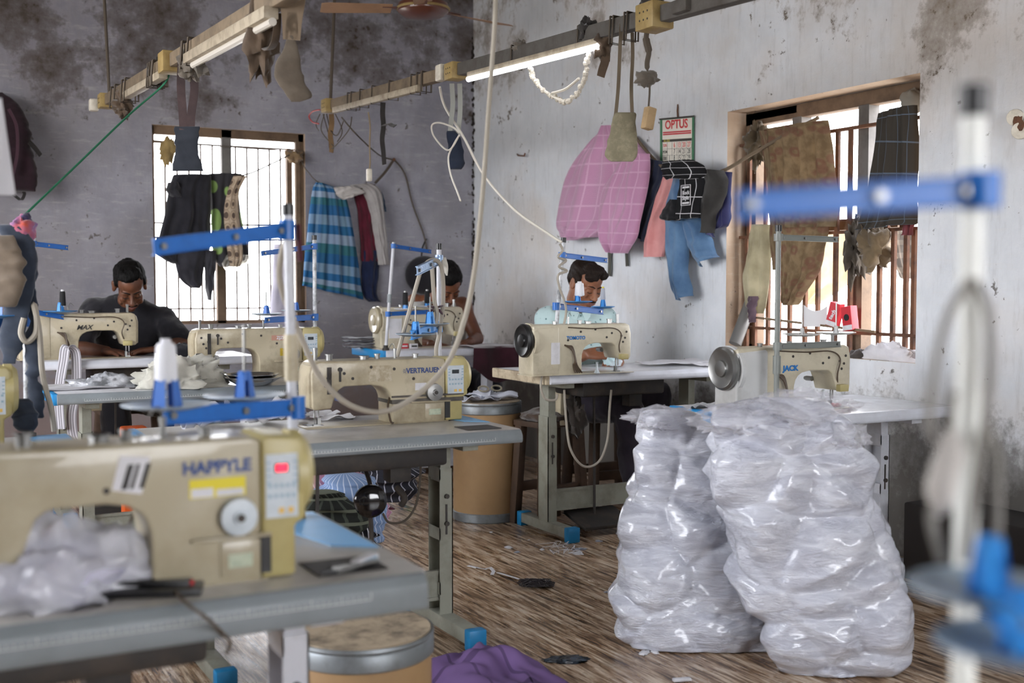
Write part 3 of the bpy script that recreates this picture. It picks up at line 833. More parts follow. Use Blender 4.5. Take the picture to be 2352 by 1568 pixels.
tabL = table('sewing table at the left photo edge, only its light blue corner showing', x_.x - 1.2, x_.x, v_fr.y + .02, v_fr.y + .62, TV, m_dirty_lam, m_edge_grey, m_leg_grey, blue=1)
b_fl = pZ(135, 906, TB)
tabB = table('sewing table with ruler edge carrying steel bowls and a grimy cream machine', b_fl.x - .02, b_fl.x + 1.2, b_fl.y, b_fl.y + .56, TB, m_white_lam, m_edge_grey, m_leg_grey, ends=[(-1, m_blue_edge)], ruler=True, pan=(b_fl.x + .55, b_fl.x + 1.0))
tabC = table('white sewing table where the man in the black t-shirt works', c_r.x - 1.15, c_r.x, c_r.y, c_r.y + .5, TM, m_white_lam, m_edge_white, m_leg_grey, pan=(c_r.x - .85, c_r.x - .40))
tabD = table('white sewing table with blue end where the man in the vest works', d_l.x - .0, d_l.x + .98, d_l.y, d_l.y + .52, TD, m_white_lam, m_edge_white, m_leg_white, ends=[(-1, m_blue_edge)])
tabT = table('white sewing table with bare ply end where the man in the mint shirt works', t_fl.x, XR - .16, t_fl.y, t_fl.y + .56, TT, m_white_lam, m_edge_white, m_leg_grey, ends=[(-1, m_ply)], pan=(t_fl.x + .28, t_fl.x + .78))
j_f = pZ(1850, 957, TJ)
j_l = pZ(1552, 930, TJ)
tabJ = table('white sewing table behind the plastic bags, blue end strip, under the right window', j_l.x - .03, XR - .10, j_f.y, j_f.y + .60, TJ, m_white_lam, m_edge_white, m_leg_white, ends=[(-1, m_blue_edge)])
print('tables', j_l, b_fl)

# ---------------- machines
fA = mfit(450, 1350, TA, -62, 728, 1007)
mA, X, Z, hd, hy = machine('large blurred cream machine with red digits and blue lettering, nearest to us', fA, TA, body=m_cream, led='red', bits=False)
text('HAPPYLE', .029, m_txt_blue, mA, (X(.685), -hd - .0012, Z(.80)), (1, 0, 0), (0, 0, 1), bold=.0012, sx=1.0)
st = MB().bx(X(.60), X(.772), -hd - .0012, -hd, Z(.60), Z(.725)).build('warning_sticker', m_sticker_y, mA, smooth=0)
MB().bx(X(.605), X(.672), -hd - .0020, -hd, Z(.605), Z(.665)).bx(X(.682), X(.765), -hd - .0020, -hd, Z(.605), Z(.65)).build('sticker_print', m_sticker, st, smooth=0)
s2 = MB().prism([(X(.375), Z(.70)), (X(.46), Z(.66)), (X(.487), Z(.90)), (X(.40), Z(.92))], -hd - .0012, -hd).build('paper_sticker', m_sticker, mA, smooth=0)
mb = MB()
for k, (u, w) in enumerate(((.40, .010), (.425, .006), (.452, .008))):
    mb.prism([(X(u), Z(.70)), (X(u) + w, Z(.70)), (X(u) + w + .012, Z(.86)), (X(u) + .012, Z(.86))], -hd - .0018, -hd - .001)
mb.build('sticker_print', m_txt_black, s2, smooth=0)

fV = mfit(900, 974, TV, 712, 1086, 823)
mV, X, Z, hd, hy = machine('grimy cream machine with dark blue lettering, taped base, on the middle table', fV, TV, body=m_grimy, knob=m_txt_blue)
text('VERTRAUEN', .0262, m_txt_blue, mV, (X(.685), -hd - .0012, Z(.80)), (1, 0, 0), (0, 0, 1), bold=.0007, sx=.95)
text('\u2723', .022, m_txt_blue, mV, (X(.585), -hd - .0012, Z(.80)), (1, 0, 0), (0, 0, 1), name='emblem') if False else None
mb = MB()
for k in range(6):
    a = k * PI / 3; mb.prism([(X(.565) + math.cos(a + d_) * r_, Z(.80) + math.sin(a + d_) * r_) for d_, r_ in ((-.3, .003), (0, .009), (.3, .003))], -hd - .0012, -hd)
mb.build('emblem', m_txt_blue, mV, smooth=0)
MB().bx(X(.345), X(.485), -hd - .001, -hd, Z(.66), Z(.90)).build('rubbed_label', M('rubbed_label', '#a79a80', .7, dirt='#d8d2c0', amt=.8, scale=40), mV, smooth=0)
MB().bx(X(.63), X(.70), -hd - .001, -hd, Z(.50), Z(.61)).build('rubbed_label', m_sticker, mV, smooth=0)
m_tape = M('greasy_tape', '#55504a', .7, dirt='#2f2b28', amt=.7, scale=20)
tp = MB(); tp.bx(X(.484), X(.938), -hy * 1.03 - .003, hy, Z(.305), Z(.37)); tp.bx(X(.484), X(.938), -hy * 1.03 - .0025, hy, Z(.40), Z(.43)); tp.build('tape_wrap', m_tape, mV, bevel=.002)
MB().tube(cr([(X(.485), -hy + .02, Z(.40)), (X(.455), -hy - .01, Z(.28)), (X(.47), -hy - .01, Z(.06)), (X(.49), -hy - .005, Z(.02))], 6), .004, 6).build('cable', m_oil, mV)
MB().prism([(X(.017), Z(.62)), (X(.03), Z(.80)), (X(.055), Z(.84)), (X(.045), Z(.70))], -hd * .9 - .002, -hd * .9).build('plate_mark', m_txt_black, mV, smooth=0) if False else None

fB = mfit(600, 868, TB, 446, 747, 752)
mB, X, Z, hd, hy = machine('grimy cream machine with faded red lettering behind the steel bowls', fB, TB, body=m_grimy)
MB().bx(X(.58), X(.72), -hd - .001, -hd, Z(.74), Z(.84)).build('label_strip', M('faded_red_label', '#b98a78', .6), mB, smooth=0)
text('ZJZH', .021, m_sticker, mB, (X(.655), -hd - .0016, Z(.79)), (1, 0, 0), (0, 0, 1), bold=.0007)
MB().bx(X(.645), X(.755), -hd - .002, -hd, Z(.43), Z(.58)).build('warning_sticker', M('dull_yellow_sticker', '#b59a22', .6, dirt='#6a5a20', amt=.6, scale=60), mB, smooth=0)

xl = pZ(60, 1010, TV).x
fL = (v_fr.y + .30, pY(46, 1000, v_fr.y + .30).x - .62, pY(46, 1000, v_fr.y + .30).x, .26)
mL, X, Z, hd, hy = machine('cream machine cut off by the left photo edge, red light on its panel', fL, TV, body=m_yellowed, led='red')

fT = mfit(1330, 860, TT, 1210, 1451, 743)
mT, X, Z, hd, hy = machine('cream machine with black handwheel seen from behind, at the man in the mint shirt', fT, TT, back=True, style='belt', body=m_cream2, motor=m_yellowed if False else m_cream2)
def back_text(s, size, mat, root, u, v, **k): return text(s, size, mat, root, (X(u), hd + .0014, Z(v)), (-1, 0, 0), (0, 0, 1), **k)
back_text('TOMOTO', .0235, m_txt_jack, mT, .545, .72, bold=.0009)
MB().bx(X(.70), X(.78), hy * 1.02, hy * 1.03 + .0022, Z(.22), Z(.64)).build('torn_label', m_sticker, mT, smooth=0)

fJ = (j_f.y + .16, pY(1677, 800, j_f.y + .16).x, pY(1957, 800, j_f.y + .16).x, pY(1820, 794, j_f.y + .16).z - TJ)
mJ, X, Z, hd, hy = machine('white and cream machine with grey handwheel, blue lettering, under the right window', fJ, TJ, back=True, style='belt', body=m_cream2, motor=m_white_en, wheel=m_steel)
back_text('JACK', .030, m_txt_jack, mJ, .52, .66, bold=.0014, sx=1.15)

fC_Y = c_r.y + .14
fC = (fC_Y, pY(318, 760, fC_Y).x - .63, pY(318, 760, fC_Y).x, pY(200, 718, fC_Y).z - TM)
mC, X, Z, hd, hy = machine('cream machine with black slanted lettering, seen from behind, at the man in the black t-shirt', fC, TM, back=True, style='belt', body=m_grimy, motor=m_grimy)
back_text('MAX', .034, m_txt_black, mC, .44, .68, bold=.0008, shear=.35, sx=1.05)

fD = mfit(960, 789, TD, 864, 1067, 704, d_l.y + .20)
mD, X, Z, hd, hy = machine('cream machine with cream handwheel seen from behind, at the man in the vest', fD, TD, back=True, style='belt', body=m_cream2, motor=m_cream2, wheel=m_cream)
MB().bx(X(.72), X(.86), hy * 1.02, hy * 1.03 + .0022, Z(.25), Z(.72)).build('paper_label', m_sticker, mD, smooth=0)
back_text('SUNRUN', .020, m_txt_black, mD, .52, .68) if False else None

# ---------------- thread stands
def arm(a, b, **k): return dict(a=a, b=b, **k)
# on the nearest table
Y = a_fr.y + .56
base = pY(676, 1000, Y); base = V((base.x, Y, TA)); top = pY(661, 492, Y)
sA = stand('thread_stand', 'white thread stand with long blue arm behind the nearest machine', base, top, .0105, m_leg_white, [
    arm(pY(659, 528, Y), pY(352, 568, Y - .12), w=.030),
    arm(pY(682, 935, Y), pY(375, 955, Y - .12), w=.034, spools=[(pY(383, 938, Y - .15), .085, .075, m_disc, m_hold_dkblue, .0), (pY(562, 916, Y - .02), .085, .055, m_disc, m_hold_dkblue, .10)])],
    bracket=(.30, .40, m_grimy))
MB().bar(pY(684, 515, Y), pY(690, 600, Y), .004, .022).build('maroon_tag', M('maroon_tape', '#4c1526', .8), sA, world=True, smooth=0)
cone('white thread cone on the stand of the nearest machine', pY(382, 874, Y - .15), .022, .072, m_thread_w)
# on the middle table
Y = v_fr.y + .60
base = V((pY(1009, 840, Y).x, Y, TV)); top = pY(1008, 572, Y)
sV = stand('thread_stand', 'white thread stand with foil-wrapped arm and two grey discs behind the middle machine', base, top, .0098, m_leg_white, [
    arm(pY(1008, 598, Y), pY(958, 622, Y - .22), w=.03, m=M('crumpled_foil', '#8fa6c4', .3, .6, bump=.9, bscale=60)),
    arm(pY(1007, 750, Y), pY(945, 770, Y - .26), w=.03, m=m_hold_blue, spools=[(pY(955, 772, Y - .22), .074, .050, m_disc, m_hold_blue, .06), (pY(988, 748, Y - .08), .074, .050, m_disc, m_hold_blue, .06)])])
mb = MB()
for k in range(7):
    a = V((0, 0, 0)); p = pY(1010 + k * 2, 592, Y); mb.tube(cr([p, pY(1018 + k * 1.5, 605 + k, Y - .02), pY(1020 + k, 620 + k * 2, Y - .01)], 4), .004, 5)
mb.build('frayed_white_cloth', cloth('frayed_white', '#c9c6bd'), sV, world=True)
Yb = Y - .05
mb = MB()
for dx, dy in ((-18, 14), (18, 16), (-12, -2), (16, -4)):
    mb.tube(cr([pY(1000, 706, Yb), pY(1000 + dx * .5, 706 + dy * .4, Yb - .02), pY(1000 + dx, 706 + dy, Yb)], 4), [.006] * 4 + [.012] * 4 + [.014], 6, flat=.4)
o = mb.build('cloth_bow', cloth('maroon_cloth', '#3e1a2b'), None); tag(o, 'maroon cloth strip tied in a bow on the middle thread stand', 'cloth strip')
# left edge stand
Y = v_fr.y + .60
base = V((pY(64, 1000, Y).x, Y, TV)); top = pY(58, 520, Y)
sL = stand('thread_stand', 'rag-wrapped thread stand at the left photo edge, blue arm', base, top, .012, m_pole_chip, [
    arm(pY(60, 545, Y), pY(-30, 560, Y - .05), w=.028),
    arm(pY(64, 735, Y), pY(-40, 745, Y - .05), w=.03, spools=[(pY(8, 730, Y - .05), .07, .05, m_disc_blue, m_hold_dkblue, 0)])])
# man in black's stand
Y = fC_Y - .06
base = V((pY(76, 820, Y).x, Y, TM)); top = pY(78, 545, Y)
sC = stand('thread_stand', 'thread stand with blue arms and a black cone, at the man in the black t-shirt', base, top, .009, m_leg_white, [
    arm(pY(78, 560, Y), pY(156, 569, Y + .06), w=.022),
    arm(pY(76, 716, Y), pY(146, 728, Y + .05), w=.024, spools=[(pY(139, 718, Y + .0), .085, .05, m_disc_blue, m_hold_blue, 0)])])
cone('black thread cone beside the man in the black t-shirt', pY(144, 702, Y), .016, .075, m_thread_b)
# bowls machine's stand
Y = b_fl.y + .50
base = V((pY(724, 850, Y).x, Y, TB)); top = pY(722, 550, Y)
sB = stand('thread_stand', 'thread stand with two grey discs beside the blue checked cloth', base, top, .010, m_pole_chip, [
    arm(pY(722, 566, Y), pY(600, 582, Y - .14), w=.022),
    arm(pY(724, 728, Y), pY(608, 735, Y - .14), w=.026, spools=[(pY(612, 724, Y - .14), .075, .045, m_disc, m_hold_dkblue, .07), (pY(680, 716, Y + .02), .075, .045, m_disc, m_hold_dkblue, 0)])])
# vest man's stand
Y = d_l.y + .08
base = V((pY(886, 805, Y).x, Y, TD)); top = pY(904, 556, Y)
sD = stand('thread_stand', 'slim leaning thread stand with two black cones, at the man in the vest', base, top, .0095, m_leg_white, [
    arm(pY(904, 565, Y), pY(990, 578, Y + .10), w=.020),
    arm(pY(891, 721, Y), pY(985, 716, Y + .06), w=.022, spools=[(pY(931, 712, Y + .0), .070, .045, m_thread_w, m_hold_blue, 0), (pY(981, 706, Y + .06), .06, .045, m_thread_w, m_hold_blue, 0)])], cap=None, bracket=(.285, .335, m_edge_grey))
cone('black thread cone left of two on the stand of the man in the vest', pY(931, 700, Y), .018, .075, m_thread_b, m_steel)
cone('black thread cone right of two on the stand of the man in the vest', pY(981, 696, Y + .06), .018, .075, m_thread_b, m_steel)
# mint shirt man's stand
Y = t_fl.y + .05
base = V((pY(1269, 864, Y).x, Y, TT)); top = pY(1294, 556, Y)
sT = stand('thread_stand', 'chipped white thread stand with white and grey cones, at the man in the mint shirt', base, top, .0105, m_pole_chip, [
    arm(pY(1291, 586, Y), pY(1394, 598, Y + .10), w=.022),
    arm(pY(1277, 703, Y), pY(1385, 716, Y + .08), w=.026, spools=[(pY(1327, 696, Y - .04), .072, .042, m_disc_blue, m_hold_blue, 0), (pY(1385, 708, Y + .08), .06, .042, m_disc_blue, m_hold_blue, 0)])])
cone('white thread cone in front of the face of the man in the mint shirt', pY(1331, 679, Y - .04), .024, .062, m_thread_w)
cone('slim grey thread cone right of the face of the man in the mint shirt', pY(1385, 688, Y + .08), .013, .058, m_thread_g, m_sticker_y)
# right window stand
Y = j_f.y + .06
base = V((pY(1783, 918, Y).x, Y, TJ)); top = pY(1788, 530, Y)
sJ = stand('thread_stand', 'grey thread stand with two pale discs at the white machine under the right window', base, top, .0105, m_arm_grey, [
    arm(pY(1788, 545, Y), pY(1924, 550, Y + .06), w=.020, m=m_arm_grey),
    arm(pY(1786, 795, Y), pY(1930, 790, Y + .06), w=.022, m=m_arm_grey, spools=[(pY(1842, 772, Y + .0), .075, .030, m_white_en, m_white_en, .09), (pY(1920, 768, Y + .05), .080, .032, m_white_en, m_white_en, .10)])], bracket=(.17, .24, m_arm_grey))
# nearest right stand, far out of focus
dN = .90
top = pD(2236, 262, dN); bq = pD(2232, 1130, dN); base = V((bq.x - .004, bq.y, 0))
sN = stand('thread_stand', 'blurred white thread stand at the right edge, long blue arm, closest to us', base, top, .0092, M('bright_white_pole', '#e4e6e0', .4), [
    arm(pD(2250, 437, dN - .01), pD(1690, 472, dN - .02), w=.0195),
    arm(pD(2236, 1345, dN), pD(2340, 1440, dN - .14), w=.014, m=m_hold_blue, spools=[(pD(2272, 1375, dN - .05), .058, .042, m_disc, m_hold_blue, 0), (pD(2345, 1505, dN - .10), .058, .042, m_disc, m_hold_blue, 0)])])
m_grey_cable = M('grey_cable', '#7b7770', .6)
mb = MB()
for pts in ([(2230, 640), (2180, 720), (2150, 830), (2135, 960), (2150, 1020)], [(2235, 640), (2270, 720), (2275, 850), (2262, 960), (2290, 1060), (2290, 1290)], [(2262, 960), (2240, 1120), (2215, 1290)], [(2190, 900), (2160, 1120), (2140, 1190), (2165, 1290)]):
    mb.tube(cr([pD(x, y, dN - .012) for x, y in pts], 6), .0035, 8)
o = mb.build('hanging_cable', m_grey_cable, None); tag(o, 'grey cable looped and blurred round the nearest stand at right', 'cable')
o = crumple('cable_bundle', pD(2178, 1085, dN - .02), (.012, .012, .034), M('pale_tape', '#b5b0aa', .7), None, 4, .2, 16, 12, flatten=False)
for v in o.data.vertices: v.co.x += (v.co.z - .05) * .2
tag(o, 'pale taped knot in the grey cable at the nearest right stand', 'cable knot')
# ================================================================ overhead rails, fan, wires and hanging things
m_rail = M('dusty_rail', '#7b6c58', .75, dirt='#4b4034', amt=.8, scale=9, bump=.2)
m_rail_dk = M('dark_rail', '#55524e', .75, dirt='#3a322b', amt=.8, scale=9, bump=.2)
m_batten = M('white_batten', '#b0a591', .5, dirt='#6d5e48', amt=.85, scale=12)
m_box = M('yellowed_box', '#a08a58', .5, dirt='#7a6033', amt=.8, scale=18)
m_ivory = M('ivory_plastic', '#d5cfc0', .45, dirt='#8d8370', amt=.5, scale=25)
m_rag_brown = cloth('brown_rag', '#5b4c3e', '#3d332a')
m_rag_grey = cloth('grey_rag', '#6e675e', '#4b453e')
m_rag_black = cloth('black_rag', '#33302f', '#1f1d1c')
m_strap_dk = cloth('dark_strap', '#4a3c3c', '#2c2425')
m_wire = M('dusty_wire', '#4f463c', .8)
m_wire_w = M('white_wire', '#c9c4ba', .5)
m_wire_r = M('red_wire', '#a33236', .5)
m_hose = M('grey_beige_hose', '#9d968a', .6)
m_green_str = M('green_cord', '#1d6b4c', .7)
m_tube_on = emit('lit_tube', '#f6f8ff', 9.0)
m_tube_off = M('unlit_tube', '#cfcac0', .3)
XR2, XR1 = 2.6, 1.15
def dof_d(p): return (p - CAM).dot(FWD)
def cable(label, pts, r, mat, name='cable', cat='cable', group=None, seg=7, n=8):
    return tag(MB().tube(cr(pts, n), r, seg).build(name, mat, None), label, cat, group)

def rail(label, X, far, near, ext):
    a, b = pX(*far, X), pX(*near, X); d = (b - a).normalized(); b2 = a + d * ((b - a).length + ext)
    o = thing('lighting_rail', label, 'lighting rail', (a.x, a.y, a.z), 0, 'overhead rails')
    return o, a, d, b2
def on(X, px, py, a, d):
    """point of the rail's axis seen at pixel column px"""
    r = ray(px, py); t = (r.x * (CAM.y - a.y) - r.y * (CAM.x - a.x)) / (r.x * d.y - r.y * d.x) if False else None
    p = pX(px, py, X); s = (p - a).dot(d); return a + d * s
# right rail
o2, a2, d2, b2 = rail('long dusty rail with a lit tube light hanging over the middle tables', XR2, (755, 243), (1490, 42), .9)
up = V((0, 0, 1))
m1 = on(XR2, 1060, 170, a2, d2)
MB().bar(a2 + d2 * .1, m1, .05, .062).build('rail_section', m_rail, o2, bevel=.005, world=True)
MB().bar(m1, b2, .05, .062).build('rail_section', m_rail_dk, o2, bevel=.005, world=True)
sd = V((-1, 0, 0))
q0, q1 = on(XR2, 775, 250, a2, d2), on(XR2, 972, 205, a2, d2)
MB().bar(q0 - up * .045 + sd * .02, q1 - up * .045 + sd * .02, .035, .035).build('batten', m_batten, o2, bevel=.004, world=True)
q2, q3 = on(XR2, 1088, 180, a2, d2), on(XR2, 1388, 100, a2, d2)
MB().bar(q2 - up * .046 + sd * .02, q3 - up * .046 + sd * .02, .04, .028).build('batten', m_batten, o2, bevel=.004, world=True)
tb = MB().cyl(q2 - up * .066 + sd * .03, q3 - up * .066 + sd * .03, .0135, 12).build('lit_tube', m_tube_on, o2, world=True); tb['label'] = 'glowing white fluorescent tube'
def sbox(o, X, a, d, px, s, mat=m_box, holes=True):
    p = on(X, px, 100, a, d)
    for _ in range(3):
        # refine along the rail so that the box stands in the wanted pixel column
        r = ray(px, 100); t = 0
    m = Matrix.Rotation(0, 3, 'Z')
    bx_ = MB().box(p + V((-.01, 0, -.005)), (s, s * 1.15, s)).build('socket_box', mat, o, bevel=.006, world=True)
    if holes:
        h = Many()
        for i in range(3):
            for k in (-1, 1): h.one().cyl(p + V((-.01 - s * .5 - .001, (i - 1) * s * .25, -.005 + k * s * .15)), p + V((-.01 - s * .5 + .003, (i - 1) * s * .25, -.005 + k * s * .15)), .004, 8)
            h.one().cyl(p + V(((i - 1) * s * .2, -s * .575 - .011 + .01, -.005)), p + V(((i - 1) * s * .2, -s * .575 + .004, -.005)), .004, 8)
        h.build('socket_hole', m_dark, bx_, world=True)
    return p
def colp(X, px, a, d):
    """rail axis point whose image falls in column px"""
    lo, hi = -1.0, 8.0
    def col(s): p = a + d * s - CAM; return CX + F * p.dot(RIGHT) / p.dot(FWD)
    for _ in range(50):
        m = (lo + hi) / 2
        if col(m) < px: lo = m
        else: hi = m
    return a + d * lo
def on(X, px, py, a, d): return colp(X, px, a, d)
sbox(o2, XR2, a2, d2, 760, .085); sbox(o2, XR2, a2, d2, 1050, .085); sbox(o2, XR2, a2, d2, 1508, .10)
p = colp(XR2, 1022, a2, d2)
MB().box(p + V((-.03, -.02, .0)), (.045, .07, .085)).build('white_adapter', m_ivory, o2, bevel=.01, world=True)
p = colp(XR2, 1575, a2, d2)
MB().box(p + V((-.02, -.02, .0)), (.06, .09, .05)).build('grey_junction', m_rail_dk, o2, bevel=.008, world=True)
p = a2 + d2 * .03
MB().cyl(p, V((p.x + .10, p.y + .1, ZC)), .011, 8).build('hanging_rod', m_wire, o2, world=True)
w_ = Many()
r_ = random.Random(5)
for k in range(16):
    px = r_.choice([790, 800, 815, 835, 870, 900, 955, 975, 1195, 1345, 1370, 1420, 1450]) + r_.uniform(-8, 8)
    p = colp(XR2, px, a2, d2); h = .038
    w_.one().tube([p + V((-.03, 0, h)), p + V((.03, .006, h)), p + V((.03, .01, -h - .03)), p + V((-.035, .0, -h - .03)), p + V((-.032, -.004, h))], .004, 5)
w_.build('wire_wrapping', m_wire, o2, world=True)
# left rail
o1, a1, d1, b1 = rail('dusty rail with an unlit tube light hanging over the left tables', XR1, (232, 240), (615, 12), 1.0)
MB().bar(a1 + d1 * .12, b1, .05, .06).build('rail_section', m_rail, o1, bevel=.005, world=True)
q0, q1 = colp(XR1, 300, a1, d1), colp(XR1, 385, a1, d1)
MB().bar(q0 - up * .045 + sd * .02, q1 - up * .045 + sd * .02, .04, .035).build('batten', m_batten, o1, bevel=.004, world=True)
q0, q1 = colp(XR1, 448, a1, d1), colp(XR1, 640, a1, d1)
MB().bar(q0 - up * .046 + sd * .025, q1 - up * .046 + sd * .025, .05, .04).build('batten', m_batten, o1, bevel=.004, world=True)
MB().cyl(q0 + d1 * .05 - up * .075 + sd * .02, q1 - up * .075 + sd * .02, .0135, 10).build('tube', m_tube_off, o1, world=True)
sbox(o1, XR1, a1, d1, 248, .08); sbox(o1, XR1, a1, d1, 397, .09, holes=False)
p = a1 + d1 * .02
MB().box(p + V((-.045, -.01, -.01)), (.05, .06, .07)).build('white_adapter', m_ivory, o1, bevel=.01, world=True)
MB().cyl(colp(XR1, 252, a1, d1), V((1.15, a1.y, ZC)), .009, 8).build('hanging_rod', m_wire, o1, world=True)
p = colp(XR1, 585, a1, d1)
MB().box(p + V((.0, .0, -.085)), (.05, .10, .05)).build('starter_box', m_box, o1, bevel=.006, world=True)
w_ = Many()
for k in range(12):
    px = r_.choice([275, 285, 300, 362, 372, 440, 455, 480, 560, 590]) + r_.uniform(-6, 6)
    p = colp(XR1, px, a1, d1); h = .036
    w_.one().tube([p + V((-.035, 0, h)), p + V((.03, .006, h)), p + V((.03, .01, -h - .04)), p + V((-.045, .0, -h - .04)), p + V((-.036, -.004, h))], .005, 5)
w_.build('wire_wrapping', m_wire, o1, world=True)

# rags tied on the rails
def rag(label, px, X, a, d, size, mat, seed, dz=0.0):
    p = colp(X, px, a, d) + V((0, 0, dz))
    o = crumple('tied_rag', p - V((0, 0, size[2] * .9)), size, mat, None, seed, .6, 24, 16, flatten=False, freq=3.5)
    return tag(o, label, 'rag', 'rags tied on the rails')
rag('brown rag knotted at the far end of the left rail', 282, XR1, a1, d1, (.05, .06, .07), m_rag_brown, 1)
rag('dark rag knotted left of the yellow box on the left rail', 358, XR1, a1, d1, (.035, .04, .06), m_rag_black, 2, .05)
rag('grey rag knotted right of the yellow box on the left rail', 437, XR1, a1, d1, (.05, .05, .06), m_rag_grey, 3)
rag('brown rag hanging over the left rail near the top of the photo', 598, XR1, a1, d1, (.05, .05, .12), m_rag_brown, 4)
rag('grey-green rag knotted on the right rail left of the lit tube', 1195, XR2, a2, d2, (.03, .03, .035), m_rag_grey, 5, .06)
rag('dark rag knotted on the right rail above the lit tube end', 1350, XR2, a2, d2, (.035, .04, .05), m_rag_black, 6, .06)
rag('brown rag tied round the right rail beside the lit tube end', 1385, XR2, a2, d2, (.035, .04, .06), m_rag_brown, 7, .0)
rag('black wad of tape over the box on the right rail', 1500, XR2, a2, d2, (.04, .05, .035), m_rag_black, 8, .09)
# ribbons hanging down from the rails
def hang(label, pts, w, X, mat, name='cloth_strip', cat='cloth strip', group='cloth strips on the rails', tw=.6):
    P3 = cr([pX(x, y, X) for x, y in pts], 6)
    return tag(strip(name, P3, w, mat, None, .0025, wide=RIGHT, twist=tw), label, cat, group)
hang('dark grey cloth strip knotted and hanging from the right rail', [(880, 235), (879, 262), (881, 290), (878, 320), (881, 350), (883, 378)], .03, XR2, m_rag_black)
hang('short bow end of the dark grey strip under the right rail', [(880, 290), (892, 284), (900, 288), (908, 290)], .025, XR2, m_rag_black)
hang('brown stick-like rag end hanging beside the lit tube', [(1392, 118), (1390, 140), (1384, 160), (1380, 176)], .035, XR2, m_rag_brown)
hang('tan rag hanging under the far box of the right rail', [(761, 262), (762, 285), (759, 310), (762, 335), (761, 350)], .035, XR2, cloth('tan_rag', '#7b6245', '#5a4833'))
hang('loose brown strip hanging from the left rail beyond the pouch', [(590, 90), (615, 115), (630, 100), (636, 70), (638, 30)], .025, XR1, m_rag_brown)
hang('grey rag tail hanging below the left rail right of the yellow box', [(445, 140), (462, 158), (468, 172), (462, 150)], .05, XR1, m_rag_grey)
# thread-hung pull switch, wires
cable('thin twin flex ending in a small ivory switch, left of the navy pouch', [pX(846, 258, XR2), pX(850, 290, XR2), pX(849, 330, XR2), pX(850, 372, XR2), pX(848, 392, XR2)], .005, M('tan_flex', '#8a7a62', .7), 'flex_cable')
MB_ = MB().box(pX(848, 402, XR2), (.03, .03, .075)); tag(MB_.build('pendant_switch', m_ivory, None, bevel=.006), 'small ivory pendant switch hanging above the grey shirt', 'switch')
mbw = MB()
for k, pts in enumerate([[(745, 262), (738, 300), (765, 335), (762, 342)], [(750, 262), (760, 300), (775, 310), (790, 275)], [(742, 262), (755, 310), (760, 342), (800, 300), (808, 268)], [(735, 262), (726, 285), (732, 300)], [(770, 262), (786, 300), (775, 325)]]):
    mbw.tube(cr([pX(x, y, XR2) for x, y in pts], 6), .0035, 5)
tag(mbw.build('wire_tangle', m_wire, None), 'thin brown wires dangling under the far end of the right rail', 'wires')
cable('red wire loop dangling at the far end of the right rail', [pX(x, y, XR2) for x, y in ((735, 252), (718, 256), (710, 268), (718, 280), (732, 284))], .005, m_wire_r, 'red_wire', 'wire')
cable('thin black wire from the rail to the nail on the back wall', [pX(785, 270, XR2), pX(820, 310, XR2), pY(870, 355, 8.1), pY(905, 368, YB - .02)], .005, m_wire, 'black_wire')
cable('black wire drooping from the wall nail above the grey shirt', [pY(905, 366, YB - .02), pY(930, 400, YB - .015), pY(948, 470, YB - .015), pY(972, 535, YB - .015), pY(980, 572, YB - .015)], .006, m_wire, 'black_wire')
cable('dark cord holding up the grey shirt on the back wall', [pY(905, 366, YB - .03), pY(885, 395, YB - .05), pY(862, 420, YB - .08)], .010, m_wire, 'dark_string', 'cord')
tag(MB().cyl(pY(905, 366, YB + .01), pY(905, 366, YB - .06), .012, 8).build('wall_nail', m_rust, None), 'rusty nail in the back wall above the grey shirt', 'nail')
cable('white cable drooping from the rail adapter down to the mint shirt man', [pX(1010, 200, XR2 - .06), pX(1022, 245, XR2), pX(1065, 315, 2.6), pX(1110, 400, 2.65), pX(1180, 480, 2.7), pX(1260, 537, 2.75), pX(1290, 556, 2.78)], .0065, m_wire_w)
cable('white charging cable with plug looped over the navy pouch', [pX(x, y, XR2 - .12) for x, y in ((1055, 305), (1040, 292), (1010, 282), (992, 288), (998, 315), (1030, 345), (1055, 310), (1043, 330), (1030, 360), (1035, 400), (1050, 440), (1058, 462))], .0045, m_wire_w, 'charging_cable')
cable('thick blurred grey hose looping down in front of the middle machine', [pD(x, y, d) for x, y, d in ((1139, -30, 3.4), (1136, 60, 3.4), (1126, 200, 3.4), (1108, 450, 3.3), (1090, 620, 3.2), (1068, 730, 3.15), (1030, 830, 3.1), (960, 905, 3.05), (880, 945, 3.0), (800, 928, 2.95), (735, 865, 2.9), (690, 770, 2.85), (655, 690, 2.8), (642, 630, 2.75), (650, 570, 2.7), (668, 540, 2.66))], .0072, m_hose, 'hose', 'hose', n=10, seg=10)
cable('green cord stretched from the left rail to the rag-wrapped stand', [pX(392, 158, XR1), pX(375, 195, XR1), pD(295, 265, 5.2), pD(170, 385, 4.8), pD(48, 502, 4.4)], .0045, m_green_str, 'green_cord', 'cord')
# fluffy white cord hanging at the tube
P3 = cr([pX(1216, 150, XR2 - .03), pX(1225, 178, XR2), pX(1255, 212, XR2), pX(1300, 232, XR2), pX(1330, 208, XR2), pX(1344, 165, XR2), pX(1352, 118, XR2)], 12)
mb = MB().tube(P3, .006, 6); r_ = random.Random(4)
for p in P3[4:]:
    s = r_.uniform(.006, .014); mb.ell(p + V((r_.uniform(-.006, .006), 0, r_.uniform(-.006, .006))), (s, s, s), None, 6, 4)
P4 = cr([pX(1268, 214, XR2), pX(1300, 204, XR2), pX(1330, 180, XR2)], 10); mb.tube(P4, .006, 6)
tag(mb.build('fluffy_cord', cloth('fluffy_white', '#cfc9bb'), None), 'fluffy white cord looped under the lit tube', 'cord')
